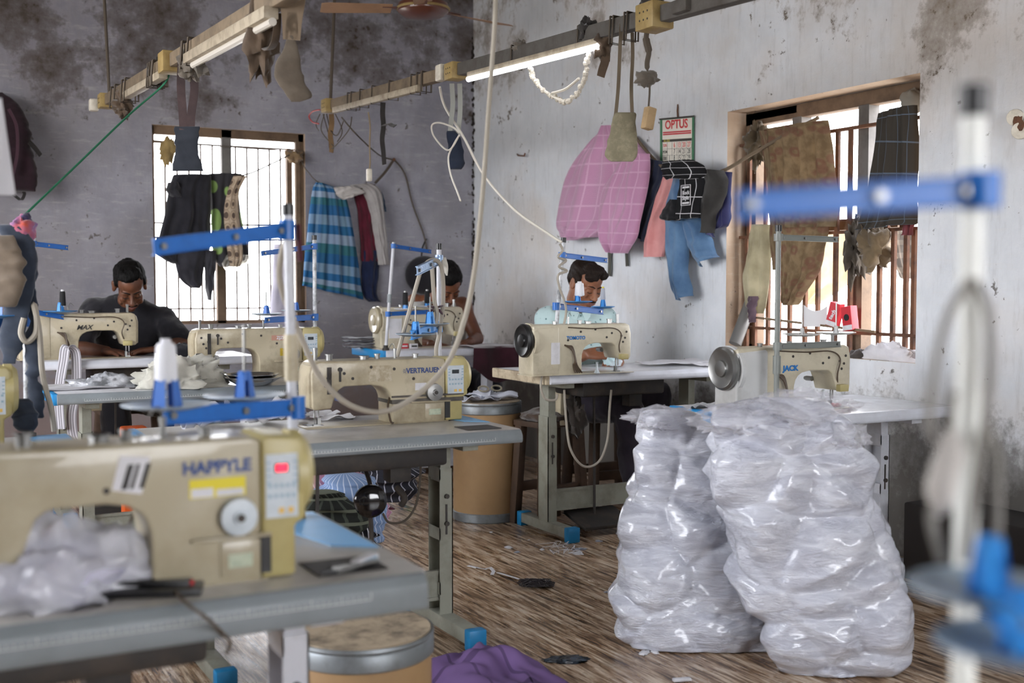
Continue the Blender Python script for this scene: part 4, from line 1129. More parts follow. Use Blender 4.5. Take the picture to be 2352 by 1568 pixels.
# hanging flex with wooden toggle near the box
cable('dark frayed flex hanging from the box of the right rail', [pX(1488, 62, XR2), pX(1484, 90, XR2), pX(1490, 120, XR2), pX(1486, 150, XR2), pX(1492, 200, XR2), pX(1489, 252, XR2)], [.010] * 8 + [.014] * 8 + [.010] * 10 + [.004] * 15, m_wire, 'frayed_flex')
tag(MB().box(pX(1490, 272, XR2), (.04, .035, .085), Matrix.Rotation(.2, 3, 'Y')).build('wooden_block', M('pale_wood', '#a98f6a', .7, dirt='#75603f', amt=.5, scale=30), None, bevel=.005), 'small pale wooden block hanging on a flex left of the calendar', 'block')
tag(crumple('tape_knot', pX(1483, 182, XR2), (.05, .04, .03), m_rag_grey, None, 9, .5, 18, 12, flatten=False), 'grey tape knot on the flex left of the calendar', 'knot')

# pouches and bags hung from the rails
def pouch(name, label, rows, dd, ratio, mat, straps, smat, sw, seed, cat='pouch', amp=(.012, .006, .002), X=None):
    o = thing(name, label, cat, tuple(pD((rows[-1][0][0] + rows[-1][1][0]) / 2, rows[-1][0][1], dd)), 0, 'bags hung from the rails')
    blob('bag_body', rows, dd, ratio, mat, o, 40, 36, amp=amp, seed=seed, power=2.6, freq=(5, 9, 24))
    for s in straps:
        strip('strap', cr([pD(x, y, dd + (dz[0] if (dz := s[i][2:]) else 0)) for i, (x, y, *_) in enumerate(s)], 5), sw, smat, o, .003, wide=RIGHT)
    return o
dP = dof_d(colp(XR1, 428, a1, d1))
pouch('cloth_bag', 'flat black cloth bag hanging on two dark straps before the left window', R3((290, 402, 457), (300, 400, 458), (340, 403, 456), (380, 399, 463), (393, 398, 467)), dP, .10, cloth('black_canvas', '#2c3038', '#20232a'), [[(418, 140), (416, 200), (420, 260), (422, 298)], [(443, 165), (447, 205), (440, 260), (438, 298)]], m_strap_dk, .035, 1)
dP = dof_d(colp(XR1, 640, a1, d1))
pouch('cloth_bag', 'grey-brown cloth bag hanging folded near the top of the photo', R3((80, 660, 672), (110, 652, 684), (160, 632, 692), (195, 640, 704), (222, 660, 714), (234, 668, 690)), dP, .22, cloth('grey_brown_canvas', '#5f564b', '#494138'), [[(664, -60), (662, 0), (666, 50), (668, 90)], [(690, -60), (684, 0), (676, 50), (672, 92)]], cloth('pale_brown_strap', '#776857'), .05, 2)
dP = dof_d(colp(XR2, 1045, a2, d2))
pouch('cloth_pouch', 'small navy pouch on pale straps hanging near the room corner', R3((300, 1028, 1044), (318, 1028, 1058), (345, 1030, 1064), (375, 1032, 1064), (389, 1033, 1058)), dP, .3, cloth('navy_canvas', '#232a3a', '#1a1f2b'), [[(1038, 192), (1040, 240), (1036, 280), (1034, 304)], [(1056, 192), (1057, 250), (1054, 290), (1052, 320)]], cloth('pale_grey_strap', '#8c8d88'), .024, 3)
dP = dof_d(colp(XR2, 1440, a2, d2))
m_chk = checklines('small_check', '#7d7864', '#a39d86', 22, 26, .28, '#65604f')
pouch('cloth_pouch', 'beige checked pouch on thin strings hanging over the pink towel', R3((258, 1412, 1456), (270, 1410, 1458), (310, 1400, 1458), (345, 1390, 1460), (362, 1394, 1458), (371, 1405, 1452)), dP, .16, M('checked_beige_cloth', '#7a745f', .9, dirt='#99917a', amt=.8, scale=40), [[(1427, 55), (1424, 110), (1420, 200), (1414, 264)], [(1452, 75), (1453, 130), (1450, 200), (1452, 262)]], cloth('string', '#6a5f50'), .014, 4)

# ceiling fan at rest
Yf_ = 6.8
hub = pY(972, 40, Yf_)
fan = thing('ceiling_fan', 'brown three-bladed ceiling fan at the top of the photo', 'fan', tuple(hub))
m_fan = M('brown_fan_enamel', '#5e3426', .35, coat=.3); m_blade = M('tan_fan_blade', '#a5805f', .5, dirt='#7d5e46', amt=.5)
MB().lathe([(.02, .20), (.10, .11), (.155, .085), (.165, .055), (.160, .035), (.13, .012), (.03, -.005), (.004, -.006)], 32).build('motor_housing', m_fan, fan)
MB().lathe([(.168, .045), (.172, .052), (.168, .060), (.160, .052)], 32).build('trim_ring', m_chrome if False else m_box, fan)
MB().cyl((0, 0, .18), (0, 0, ZC - hub.z), .016, 12).lathe([(.05, .20), (.07, .16), (.03, .15)], 20).build('down_rod', m_fan, fan)
for k, ang in enumerate((166, 4, 246)):
    a = R(ang); ux = V((math.cos(a), math.sin(a), 0)); uy = V((-math.sin(a), math.cos(a), 0))
    def fnb(u, v, back, ux=ux, uy=uy):
        r0 = .20 + .44 * v; w = lerp(.055, .075, v) * (1 if v < .96 else .75)
        return ux * r0 + uy * w * (2 * u - 1) + V((0, 0, .045 + (2 * u - 1) * .014 - .02 * v + (-.003 if back else 0)))
    slab('blade', fnb, 4, 12, m_blade, fan, world=False)
    MB().bar(ux * .12 + V((0, 0, .05)), ux * .26 + V((0, 0, .045)), .05, .006).build('blade_arm', m_fan, fan)
# ================================================================ garments, calendar, things on walls and in windows
def garment(name, label, cat, plane, rows, mat, **k):
    """one garment: empty root low in its middle, main drape as a part"""
    g = k.pop('group', 'clothes on the lines')
    ax, val = plane; un = (lambda x, y: pX(x, y, val)) if ax == 'X' else (lambda x, y: pY(x, y, val))
    pn = k.pop('part', 'cloth_body')
    o = thing(name, label, cat, tuple(un((rows[-1][0][0] + rows[-1][1][0]) / 2, rows[-1][0][1])), 0, g)
    drape(pn, plane, rows, mat, o, **k)
    return o
def one(name, label, cat, plane, rows, mat, **k):
    g = k.pop('group', 'clothes on the lines')
    return tag(drape(name, plane, rows, mat, None, **k), label, cat, g)
WB, WR_ = ('Y', YB), ('X', XR)
# ---- back wall: clothes on the line right of the left window
cable('thin clothes line tied at the left window frame', [pY(352, 322, YB + .02), pY(440, 330, YB - .02), pY(560, 340, YB - .02), pY(672, 352, YB - .04), pY(705, 392, YB - .05), pY(735, 420, YB - .06), pY(800, 438, YB - .08), pY(862, 424, YB - .08)], .004, m_wire, 'clothes_line', 'line')
cable('slack cord from the draped jacket up to the window frame', [pY(480, 408, YB - .12), pY(560, 402, YB - .12), pY(620, 378, YB - .06), pY(672, 352, YB - .04)], .006, m_wire, 'clothes_line', 'line')
m_lungi = bands('blue_checked_cotton', 2.2, [(0, '#3a6f9c'), (.32, '#86a7bd'), (.42, '#3a6f9c'), (.55, '#3f7381'), (.8, '#41769f')], 3.3,
                [(0, '#2d5f90'), (.22, '#3c6f74'), (.42, '#a3b2c6'), (.62, '#2f6596'), (.80, '#8aa2ba')], .68, transl=.25)
one('checked_cloth', 'blue, teal and white checked cotton cloth hanging beside the left window', 'cloth', WB,
    R3((418, 728, 424, 752), (430, 722, 440, 790), (470, 716, 478, 806), (530, 709, 540, 818), (590, 703, 604, 827), (640, 699, 662, 834), (656, 697, 688, 838)), m_lungi, off=.04, bulge=.05, folds=3.5, amp=.020, seed=1, nu=60, nv=60)
trs = garment('trousers', 'maroon and navy trousers hanging behind the grey shirt', 'trousers', WB, R3((440, 812, 846), (480, 822, 872), (540, 828, 874), (600, 832, 876)), cloth('maroon_cotton', '#571a2a', '#431420'), off=.02, bulge=.03, folds=2, seed=2)
drape('trouser_legs', WB, R3((575, 834, 876), (630, 832, 872), (675, 836, 868), (692, 848, 876)), cloth('navy_cotton', '#1d2744', '#151c33'), trs, off=.018, bulge=.03, folds=1.6, seed=3)['label'] = 'navy lower legs'
sh = garment('shirt', 'pale grey shirt hanging on the line right of the checked cloth', 'shirt', WB, R3((424, 806, 420, 856), (445, 838, 440, 878), (500, 856, 886), (560, 866, 892), (608, 874, 896)), cloth('pale_grey_cotton', '#a9a5a3', '#918d8b'), off=.06, bulge=.04, folds=1.5, seed=4)
drape('collar', WB, R3((430, 768, 426, 812), (446, 772, 440, 840), (458, 790, 448, 822)), cloth('pale_collar', '#b8b4b0'), sh, off=.09, bulge=.02, folds=1, amp=.006, seed=5)
one('cloth_scrap', 'small dark blue striped scrap under the grey shirt shoulder', 'cloth scrap', WB, R3((440, 868, 878), (460, 872, 884), (486, 878, 888)), cloth('slate_scrap', '#3b5068', '#26384c'), off=.05, bulge=.01, folds=1, seed=6, nu=12, nv=16)
# ---- left window: jacket, patterned cloth
jk = garment('jacket', 'black ribbed jacket hung upside down before the left window', 'jacket', WB, R3((400, 402, 488), (430, 392, 490), (480, 384, 490), (530, 372, 490), (575, 360, 488)), cloth('black_knit', '#2a2a30', '#1c1c21', transl=.05), off=.14, bulge=.09, folds=2.4, amp=.025, seed=7, nu=50, nv=50, part='body')
drape('sleeve', WB, R3((545, 362, 414), (575, 357, 416), (596, 378, 412), (606, 400, 410)), cloth('black_knit_2', '#26262c', '#19191d'), jk, off=.12, bulge=.05, folds=1.2, seed=8)
drape('sleeve', WB, R3((560, 408, 480), (600, 404, 474), (640, 416, 468), (662, 440, 462)), cloth('black_knit_3', '#33333a', '#222227'), jk, off=.13, bulge=.06, folds=1.5, seed=9)
drape('sleeve', WB, R3((575, 470, 498), (620, 472, 497), (660, 474, 492), (690, 480, 486)), cloth('black_knit_4', '#36363c', '#232328'), jk, off=.14, bulge=.04, folds=1, seed=10)
drape('cuff', WB, R3((418, 388, 412), (438, 386, 420), (452, 396, 420)), cloth('black_knit_5', '#303036', '#202024'), jk, off=.18, bulge=.06, folds=1, seed=11, nu=20, nv=16)
t = NT('green_pear_print'); t.set(Roughness=.9)
co = t.coord('UV', (2.2, 4.2, 1)); vv = t.n('ShaderNodeTexVoronoi'); vv.inputs['Scale'].default_value = 1.0; vv.inputs['Randomness'].default_value = .55; t.l(co, vv.inputs['Vector'])
t.color(t.ramp(vv.outputs['Distance'], [(0, lin('#7f9c58')), (.36, lin('#7f9c58')), (.40, lin('#2b2a2e')), (1, lin('#2b2a2e'))])); m_pear = t.m
t = NT('heart_print'); t.set(Roughness=.9)
co = t.coord('UV', (2.0, 9, 1)); vv = t.n('ShaderNodeTexVoronoi'); vv.inputs['Randomness'].default_value = .3; vv.inputs['Scale'].default_value = 1; t.l(co, vv.inputs['Vector'])
t.color(t.ramp(vv.outputs['Distance'], [(0, lin('#54463d')), (.26, lin('#54463d')), (.29, lin('#a8957f')), (.40, lin('#a8957f')), (.44, lin('#6b5a4c')), (.47, lin('#b3a18b'))])); m_heart = t.m
bl = garment('patterned_blanket', 'black cloth with green blotches and a beige heart-print strip before the left window', 'blanket', WB, R3((398, 482, 560), (430, 486, 552), (480, 488, 556), (540, 490, 566), (590, 494, 576), (612, 508, 556)), m_pear, off=.11, bulge=.07, folds=2, amp=.018, seed=12, part='green_blotched_cloth')
drape('heart_print_strip', WB, R3((404, 538, 568), (440, 524, 552), (490, 516, 550), (540, 520, 556), (590, 526, 560), (612, 530, 552)), m_heart, bl, off=.20, bulge=.03, folds=1, amp=.008, seed=13)
t = NT('cloudy_film'); t.set(Roughness=.25, Transmission_Weight=.75, Alpha=.75); t.color(lin('#d8d2c4')); m_film = t.m
one('plastic_bag', 'crumpled translucent plastic bag end below the heart-print cloth', 'plastic bag', WB, R3((585, 520, 575), (605, 512, 572), (622, 522, 556)), m_film, off=.16, bulge=.05, folds=2, amp=.02, seed=14, nu=30, nv=20)
hang_p = [pY(380, 325, YB - .01), pY(382, 360, YB - .02), pY(386, 420, YB - .02), pY(384, 470, YB - .02)]
tag(crumple('dry_leaf_bundle', pY(384, 345, YB - .03), (.05, .03, .09), cloth('straw_rag', '#a08a5c', '#6d5a38'), None, 12, .7, 22, 16, flatten=False), 'straw-coloured rag bundle hanging in the top left of the left window', 'rag')
tag(crumple('bird_nest', pY(676, 358, YB - .03), (.06, .05, .05), cloth('nest_straw', '#8a7458', '#5d4b38'), None, 13, .7, 24, 16, flatten=False), 'tangle of straw string on the frame of the left window', 'string tangle')
tag(drape('paper_roll', WB, R3((560, 632, 668), (640, 628, 666), (742, 624, 690)), cloth('pale_lilac_paper', '#b9b6c4', '#a6a3b2'), None, off=.05, bulge=.06, folds=.6, amp=.006, seed=15), 'pale lilac cloth hanging low in the right part of the left window', 'cloth', None)
# backpack on the back wall at the left edge
bpk = thing('backpack', 'dark maroon backpack hanging on the back wall at the left edge', 'backpack', tuple(pY(30, 455, YB - .1)))
blob('pack_body', R3((212, -40, 5), (240, -60, 40), (290, -70, 62), (340, -72, 66), (400, -70, 82), (440, -60, 80)), dof_d(pY(20, 330, YB - .16)), .3, cloth('dark_maroon', '#2b1a22', '#1d1217'), bpk, 44, 44, amp=(.02, .01, .003), seed=6, power=2.8)
strip('side_strap', cr([pY(66, 325, YB - .24), pY(80, 340, YB - .24), pY(93, 357, YB - .22)], 5), .03, m_rag_black, bpk, .004, wide=(0, 0, 1))
strip('bottom_strap', cr([pY(30, 445, YB - .18), pY(48, 458, YB - .18), pY(56, 445, YB - .18), pY(52, 440, YB - .18)], 5), .02, m_rag_black, bpk, .004)
strip('zip', cr([pY(20, 250, YB - .31), pY(38, 290, YB - .31), pY(40, 350, YB - .31), pY(30, 400, YB - .31)], 6), .02, cloth('zip_tape', '#3f2a33'), bpk, .003)
tag(slab('hanging_sheet', lambda u, v, back: pD(lerp(-60, lerp(4, 36, v), u), lerp(225, 448, v), 2.3 + .03 * math.sin(u * 5 + v * 3) + (.004 if back else 0)), 16, 20, M('white_paper_blur', '#c9c8cc', .8), None), 'blurred white sheet hanging at the left edge before the backpack', 'sheet')
q_ = pD(-40, 228, 2.3); cable('thin string holding the blurred white sheet at the left edge', [q_, q_ + V((0, 0, .6)), V((q_.x, q_.y, ZC))], .003, m_wire, 'string', 'string')
# cap hanging on the wall behind the man in the vest
cp = thing('cap', 'black cap hanging on the back wall behind the man in the vest', 'cap', tuple(pY(972, 655, YB - .05)))
MB().ell(pY(975, 632, YB - .07), (.16, .07, .15), None, 24, 14).build('crown', cloth('black_twill', '#232226'), cp, world=True)
strip('strap', cr([pY(968, 600, YB - .03), pY(970, 570, YB - .02), pY(980, 548, YB - .02)], 5), .012, m_rag_black, cp)

# ---- right wall: calendar, towel, clothes
cable('rope clothes line sagging along the right wall to the window', [pX(1460, 315, XR - .03), pX(1490, 352, XR - .06), pX(1530, 388, XR - .10), pX(1600, 402, XR - .10), pX(1660, 392, XR - .08), pX(1730, 352, XR - .02), pX(1800, 312, XR + .02), pX(1880, 270, XR + .06)], .010, M('jute_rope', '#6b5d4c', .9, bump=.6, bscale=120), 'rope', 'rope')
cal = thing('calendar', 'white paper wall calendar with red heading above the clothes on the right wall', 'calendar', tuple(pX(1556, 380, XR - .01)))
c00, c10, c01, c11 = pX(1520, 274, XR), pX(1598, 267, XR), pX(1520, 420, XR), pX(1597, 420, XR)
nx = V((-1, 0, 0))
def cq(u, v, o=0.0): return c00.lerp(c10, u).lerp(c01.lerp(c11, u), v) + nx * (.012 + o)
def crect(u0, u1, v0, v1, o=.001, t=.0008):
    return MB().add([cq(u0, v0, o), cq(u1, v0, o), cq(u1, v1, o), cq(u0, v1, o), cq(u0, v0, o + t), cq(u1, v0, o + t), cq(u1, v1, o + t), cq(u0, v1, o + t)], [(0, 1, 2, 3), (4, 5, 6, 7), (0, 1, 5, 4), (1, 2, 6, 5), (2, 3, 7, 6), (3, 0, 4, 7)])
m_cal_g = M('calendar_green', '#3f7a57', .6); m_cal_w = M('calendar_paper', '#e2ded2', .7); m_cal_b = M('calendar_dark', '#3a3733', .7)
crect(0, 1, 0, 1, 0, .001).build('backing', m_cal_g, cal, world=True, smooth=0)
pg = crect(.08, .95, .02, 1, .0015).build('page', m_cal_w, cal, world=True, smooth=0)
crect(-.01, 1.01, -.01, .015, .002, .004).build('top_bar', m_cal_b, cal, world=True, smooth=0)
crect(.06, .95, .325, .365, .003).build('month_strip', m_cal_b, cal, world=True, smooth=0)
gl = MB()
for k in range(5): m_ = crect(.09, .94, .47 + k * .10, .474 + k * .10, .003); gl.add(m_.v, m_.f)
for k in range(7): m_ = crect(.09 + k * .1417, .094 + k * .1417, .37, 1, .003); gl.add(m_.v, m_.f)
gl.build('ruling', M('calendar_line', '#57534c', .7), cal, world=True, smooth=0)
for v0, u0, u1 in ((.205, .10, .93), (.235, .10, .93)): crect(u0, u1, v0, v0 + .022, .003).build('red_line', m_red, cal, world=True, smooth=0)
xd = (c10 - c00).normalized(); ud = (c00 - c01).normalized(); cl = cal.location
def ct(s, u, v, size, mat, nm='lettering', **k): text(s, size, mat, cal, cq(u, v, .0035) - cl, xd, ud, name=nm, ext=.0004, **k)
m_cal_r = M('calendar_red', '#cf2f33', .6)
ct('OPTUS', .5, .105, .072, m_cal_r, bold=.0016)
for r_i, (lab, nums, mt) in enumerate((('SUN', '6 13 20 27', m_cal_r), ('MON', '7 14 21 28', m_txt_black), ('TUE', '8 15 22 29', m_txt_black), ('WED', '9 16 23 30', m_txt_black))):
    v = .42 + r_i * .10
    ct(lab, .165, v, .026, mt, 'day_name', sx=.7)
    for k, n_ in enumerate(nums.split()): ct(n_, .445 + k * .142, v, .042, mt, 'date', sx=.72)
for r_i, n_ in enumerate(('1', '2')): ct(n_, .305, .62 + r_i * .10, .042, m_txt_black, 'date', sx=.72)
ct('JUL-2025', .22, .345, .020, m_sticker_y, 'month', sx=.8)
tag(MB().tube([pX(1557, 268, XR - .01), pX(1556, 255, XR - .012), pX(1557, 240, XR)], .005, 6).build('calendar_hook', m_rust, None), 'rusty wire hook from which the calendar hangs', 'hook')
# towel
t = NT('pink_towelling'); t.set(Roughness=.95, Sheen_Weight=.5)
x = t.sep(t.coord('UV'))
def saw(o, n, w): return t.math('LESS_THAN', t.math('FRACT', t.math('MULTIPLY', o, n)), w)
g_ = t.math('MAXIMUM', saw(x[0], 7, .10), saw(x[1], 8, .10))
t.color(t.mix(g_, lin('#bd8aab'), lin('#cfa3c0'))); t.bump(t.math('ADD', t.noise(t.coord('UV'), 160, 2), g_), .5, .006); m_towel = t.m
tw = garment('towel', 'large pink towel with woven squares hung on the right wall', 'towel', WR_, R3((291, 1388, 287, 1412), (325, 1348, 322, 1436), (370, 1306, 360, 1462), (430, 1276, 425, 1474), (490, 1260, 488, 1462), (525, 1262, 520, 1440), (545, 1280, 545, 1400)), m_towel, off=.05, bulge=.13, folds=2.2, amp=.03, seed=21, nu=64, nv=60, part='back_layer')
drape('front_fold', WR_, R3((356, 1420, 352, 1476), (392, 1400, 384, 1478), (440, 1372, 440, 1470), (500, 1362, 500, 1458), (545, 1366, 548, 1444), (578, 1396, 582, 1424)), m_towel, tw, off=.15, bulge=.07, folds=2.2, amp=.028, seed=22, nu=50, nv=50)
drape('hanging_corner', WR_, R3((520, 1275, 1345), (545, 1282, 1335), (552, 1290, 1310)), m_towel, tw, off=.12, bulge=.04, folds=1.6, seed=23, nu=24, nv=16)
mb = MB(); c_ = pX(1362, 466, XR - .26)
for k in range(14):
    a = k * PI / 7; mb.bar(c_ + V((-.0, math.sin(a) * .012, math.cos(a) * .012)), c_ + V((-.0, math.sin(a) * .045, math.cos(a) * .045)), .004, .004)
# grey cap brim under the towel and straps
one('grey_bag', 'dark bag bottom peeping out below the pink towel', 'bag', WR_, R3((505, 1338, 1378), (522, 1340, 1382), (530, 1352, 1376)), m_rag_black, off=.01, bulge=.04, folds=.5, amp=.004, seed=24, nu=14, nv=10)
tag(strip('bag_strap', [pX(1399, 560, XR - .02), pX(1400, 600, XR - .02), pX(1399, 634, XR - .02)], .035, cloth('olive_strap', '#4c4b44'), None, .004, wide=(0, 1, 0)), 'short grey strap hanging below the pink towel', 'strap')
tag(strip('bag_strap', [pX(1441, 520, XR - .02), pX(1438, 570, XR - .02), pX(1440, 611, XR - .02)], .030, cloth('olive_strap_2', '#4a4942'), None, .004, wide=(0, 1, 0)), 'longer grey strap hanging between towel and navy shirt', 'strap')
nv_ = garment('navy_shirt', 'dark navy shirt hanging right of the pink towel', 'shirt', WR_, R3((362, 1490, 372, 1530), (400, 1470, 400, 1542), (440, 1455, 440, 1528), (480, 1438, 490, 1510), (510, 1436, 540, 1490), (525, 1456, 560, 1480)), cloth('navy_poplin', '#262c3f', '#1b2030'), off=.04, bulge=.07, folds=2.5, amp=.018, seed=25)
pk = garment('pink_shirt', 'salmon pink shirt hanging between navy shirt and jeans', 'shirt', WR_, R3((400, 1520, 1562), (440, 1508, 1552), (490, 1494, 1530), (540, 1480, 1524), (590, 1474, 1520)), cloth('salmon_cotton', '#d69a98', '#c4807f'), off=.07, bulge=.06, folds=2, amp=.014, seed=26)
m_denim = cloth('washed_denim', '#5f7fa0', '#456285', bump=.5)
jn = garment('jeans', 'light blue jeans hanging on the right wall beneath a black checked shirt', 'jeans', WR_, R3((390, 1545, 1600), (440, 1530, 1612), (490, 1520, 1610), (510, 1521, 1606)), m_denim, off=.10, bulge=.06, folds=1.6, amp=.01, seed=27, part='seat')
drape('leg', WR_, R3((500, 1520, 1570), (560, 1522, 1572), (620, 1528, 1568), (660, 1536, 1576), (690, 1550, 680, 1580)), m_denim, jn, off=.09, bulge=.06, folds=1, amp=.01, seed=28)
drape('leg', WR_, R3((500, 1556, 1607), (545, 1566, 1620), (580, 1582, 1630), (612, 1598, 590, 1638)), m_denim, jn, off=.08, bulge=.06, folds=1, amp=.01, seed=29)
strip('belt', [pX(1570, 575, XR - .05), pX(1573, 600, XR - .05), pX(1572, 625, XR - .05)], .02, m_rag_black, jn, .004, wide=(0, 1, 0))
m_bkchk = checklines('black_white_grid', '#1b1b1d', '#cfcfd2', 2.6, 3.4, .045)
ck = garment('checked_shirt', 'black shirt with white grid lines and a printed badge hanging over the jeans', 'shirt', WR_, R3((400, 1556, 392, 1612), (430, 1554, 1614), (465, 1548, 1606), (495, 1546, 1602), (505, 1547, 500, 1600)), m_bkchk, off=.19, bulge=.035, folds=1.2, amp=.005, noise_amp=.005, seed=30)
drape('sleeve', WR_, R3((372, 1516, 366, 1580), (385, 1512, 380, 1604), (402, 1514, 398, 1612), (412, 1522, 410, 1600)), m_bkchk, ck, off=.20, bulge=.05, folds=1, amp=.008, seed=31, nu=40, nv=20)
drape('cuff', WR_, R3((458, 1540, 1556), (480, 1520, 1556), (500, 1514, 1550), (506, 1526, 1548)), cloth('black_cotton', '#1d1d20'), ck, off=.17, bulge=.06, folds=.8, amp=.006, seed=32, nu=24, nv=20)
qb = pX(1575, 448, XR - .246); yd, zd = V((0, -1, 0)), V((0, 0, 1))
bd = MB()
for a_, b_ in ((-1, -1), (1, 1)): pass
for (u0, v0, u1, v1) in ((-.042, -.055, .042, -.055), (-.042, .055, .042, .055), (-.042, -.055, -.042, .055), (.042, -.055, .042, .055)): bd.bar(qb + yd * u0 + zd * v0, qb + yd * u1 + zd * v1, .003, .003)
bd.box(qb + zd * .043, (.003, .060, .010)); bd.box(qb - zd * .043, (.003, .060, .010))
bd.build('printed_badge', m_sticker, ck, world=True, smooth=0)
text('Rock', .030, m_sticker, ck, qb + zd * .013 - V(ck.location), yd, zd, bold=.0006); text('Style', .030, m_sticker, ck, qb - zd * .016 - V(ck.location), yd, zd, bold=.0006)
gy = garment('grey_tshirt', 'black-grey t-shirt draped over the rope right of the checked shirt', 't-shirt', WR_, R3((388, 1616, 390, 1644), (410, 1612, 412, 1654), (440, 1608, 1652), (470, 1608, 1640), (500, 1614, 1626), (535, 1616, 1624)), cloth('charcoal_jersey', '#3a3938', '#2a2928'), off=.12, bulge=.08, folds=1.4, amp=.014, seed=33)
nb_ = garment('polo_shirt', 'navy blue polo shirt hanging nearest the window reveal', 'polo shirt', WR_, R3((398, 1640, 394, 1668), (440, 1634, 1669), (480, 1626, 1667), (515, 1620, 1664), (545, 1626, 525, 1650)), cloth('indigo_jersey', '#33345c', '#24254a'), off=.05, bulge=.06, folds=1.8, amp=.014, seed=34)
# ---- right window: curtains and clutter on the sill
t = NT('faded_brown_print'); t.set(Roughness=.9)
co = t.coord('UV', (5, 9, 1)); vv = t.n('ShaderNodeTexVoronoi'); vv.inputs['Scale'].default_value = 1; t.l(co, vv.inputs['Vector'])
nz = t.noise(t.coord('UV'), 9, 5)
c_ = t.mix(t.ramp(nz, [(.4, BW0), (.62, BW1)]), lin('#77654c'), lin('#8f7d62'))
c_ = t.mix(t.ramp(vv.outputs['Distance'], [(0, BW0), (.12, BW0), (.2, (.45, .45, .45, 1)), (.34, (.45, .45, .45, 1)), (.46, BW0)]), c_, lin('#74453f'))
t.color(c_)
tr = t.n('ShaderNodeBsdfTranslucent'); t.l(c_, tr.inputs[0]); mx = t.n('ShaderNodeMixShader'); mx.inputs[0].default_value = .38
t.l(t.b.outputs[0], mx.inputs[1]); t.l(tr.outputs[0], mx.inputs[2]); t.l(mx.outputs[0], t.out.inputs[0]); m_curt = t.m
WG = ('X', XR + .08)
cu_ = garment('curtain', 'torn brown printed curtain tied across the right window', 'curtain', WG, R3((298, 1745, 275, 1893), (340, 1752, 330, 1900), (400, 1756, 1906), (470, 1762, 1908), (525, 1766, 520, 1904)), m_curt, off=.03, bulge=.05, folds=4, amp=.022, seed=41, nu=60, nv=50, group='cloths in the right window')
drape('long_tail', WG, R3((500, 1764, 1900), (560, 1774, 1884), (620, 1784, 1868), (670, 1794, 1838), (700, 1800, 1822)), m_curt, cu_, off=.02, bulge=.05, folds=3, amp=.018, seed=42)
drape('gathered_edge', WG, R3((300, 1742, 1760), (380, 1756, 1772), (450, 1764, 1776), (530, 1766, 1782), (620, 1776, 1788)), m_curt, cu_, off=.06, bulge=.02, folds=1, amp=.008, seed=43, nu=14)
m_dkchk = checklines('dark_brown_check', '#3d3934', '#58626f', 4.5, 5.5, .05, '#4f5660')
one('checked_cloth', 'dark brown checked cloth hanging in the right half of the right window', 'cloth', WG, R3((262, 2012, 240, 2094), (300, 2006, 2096), (380, 1998, 2095), (450, 1986, 2094), (510, 1966, 500, 2092), (528, 1960, 515, 2084)), m_dkchk, off=.05, bulge=.06, folds=2.5, amp=.02, seed=44, nu=60, nv=50, group='cloths in the right window')
one('maroon_rag', 'pinkish maroon rag hanging at the right edge of the right window', 'rag', WG, R3((460, 2078, 2095), (500, 2074, 2095), (540, 2070, 2092)), cloth('faded_maroon', '#7a3f45', '#5a2f35'), off=.02, bulge=.02, folds=2, seed=45, nu=18, nv=18, group='cloths in the right window')
one('pale_sheet', 'pale yellowish plastic sheet hanging low in the left of the right window', 'sheet', WG, R3((515, 1722, 1762), (580, 1712, 1764), (640, 1702, 1760), (720, 1710, 1750)), cloth('pale_cream_film', '#b9b39c', '#98917a', transl=.4), off=.01, bulge=.03, folds=1.6, seed=46, group='cloths in the right window')
one('purple_rag', 'purplish rag hanging low by the left of the right window', 'rag', WG, R3((680, 1716, 1736), (710, 1714, 1732), (740, 1720, 1730)), cloth('dusty_purple', '#5c4c56', '#433741'), off=.05, bulge=.02, folds=1, seed=47, nu=14, nv=16, group='cloths in the right window')
r_ = random.Random(8)
tag(crumple('rag_bundle', pX(1962, 575, XR + .07), (.05, .05, .13), cloth('dusty_lint', '#4e463c', '#2f2a25'), None, 14, .8, 26, 20, flatten=False), 'dusty dark lint bundle hanging at the middle of the right window', 'rag')
tag(crumple('rag_bundle', pX(2010, 570, XR + .06), (.07, .07, .10), cloth('dusty_tan_rag', '#75654e', '#4a4034'), None, 15, .8, 26, 20, flatten=False), 'dusty tan rag bundle hanging right of the window post', 'rag')
tag(crumple('rag_bundle', pX(1740, 330, XR + .07), (.06, .06, .10), cloth('dusty_brown_rag', '#5f523f', '#3f362a'), None, 16, .8, 26, 20, flatten=False), 'dusty brown rag knot in the upper left corner of the right window', 'rag')
tag(crumple('net_bag', pX(2098, 232, XR + .10), (.05, .06, .06), M('grey_net', '#8a857c', .8), None, 17, .3, 22, 14, flatten=False), 'grey ball of netting in the upper right corner of the right window', 'netting')
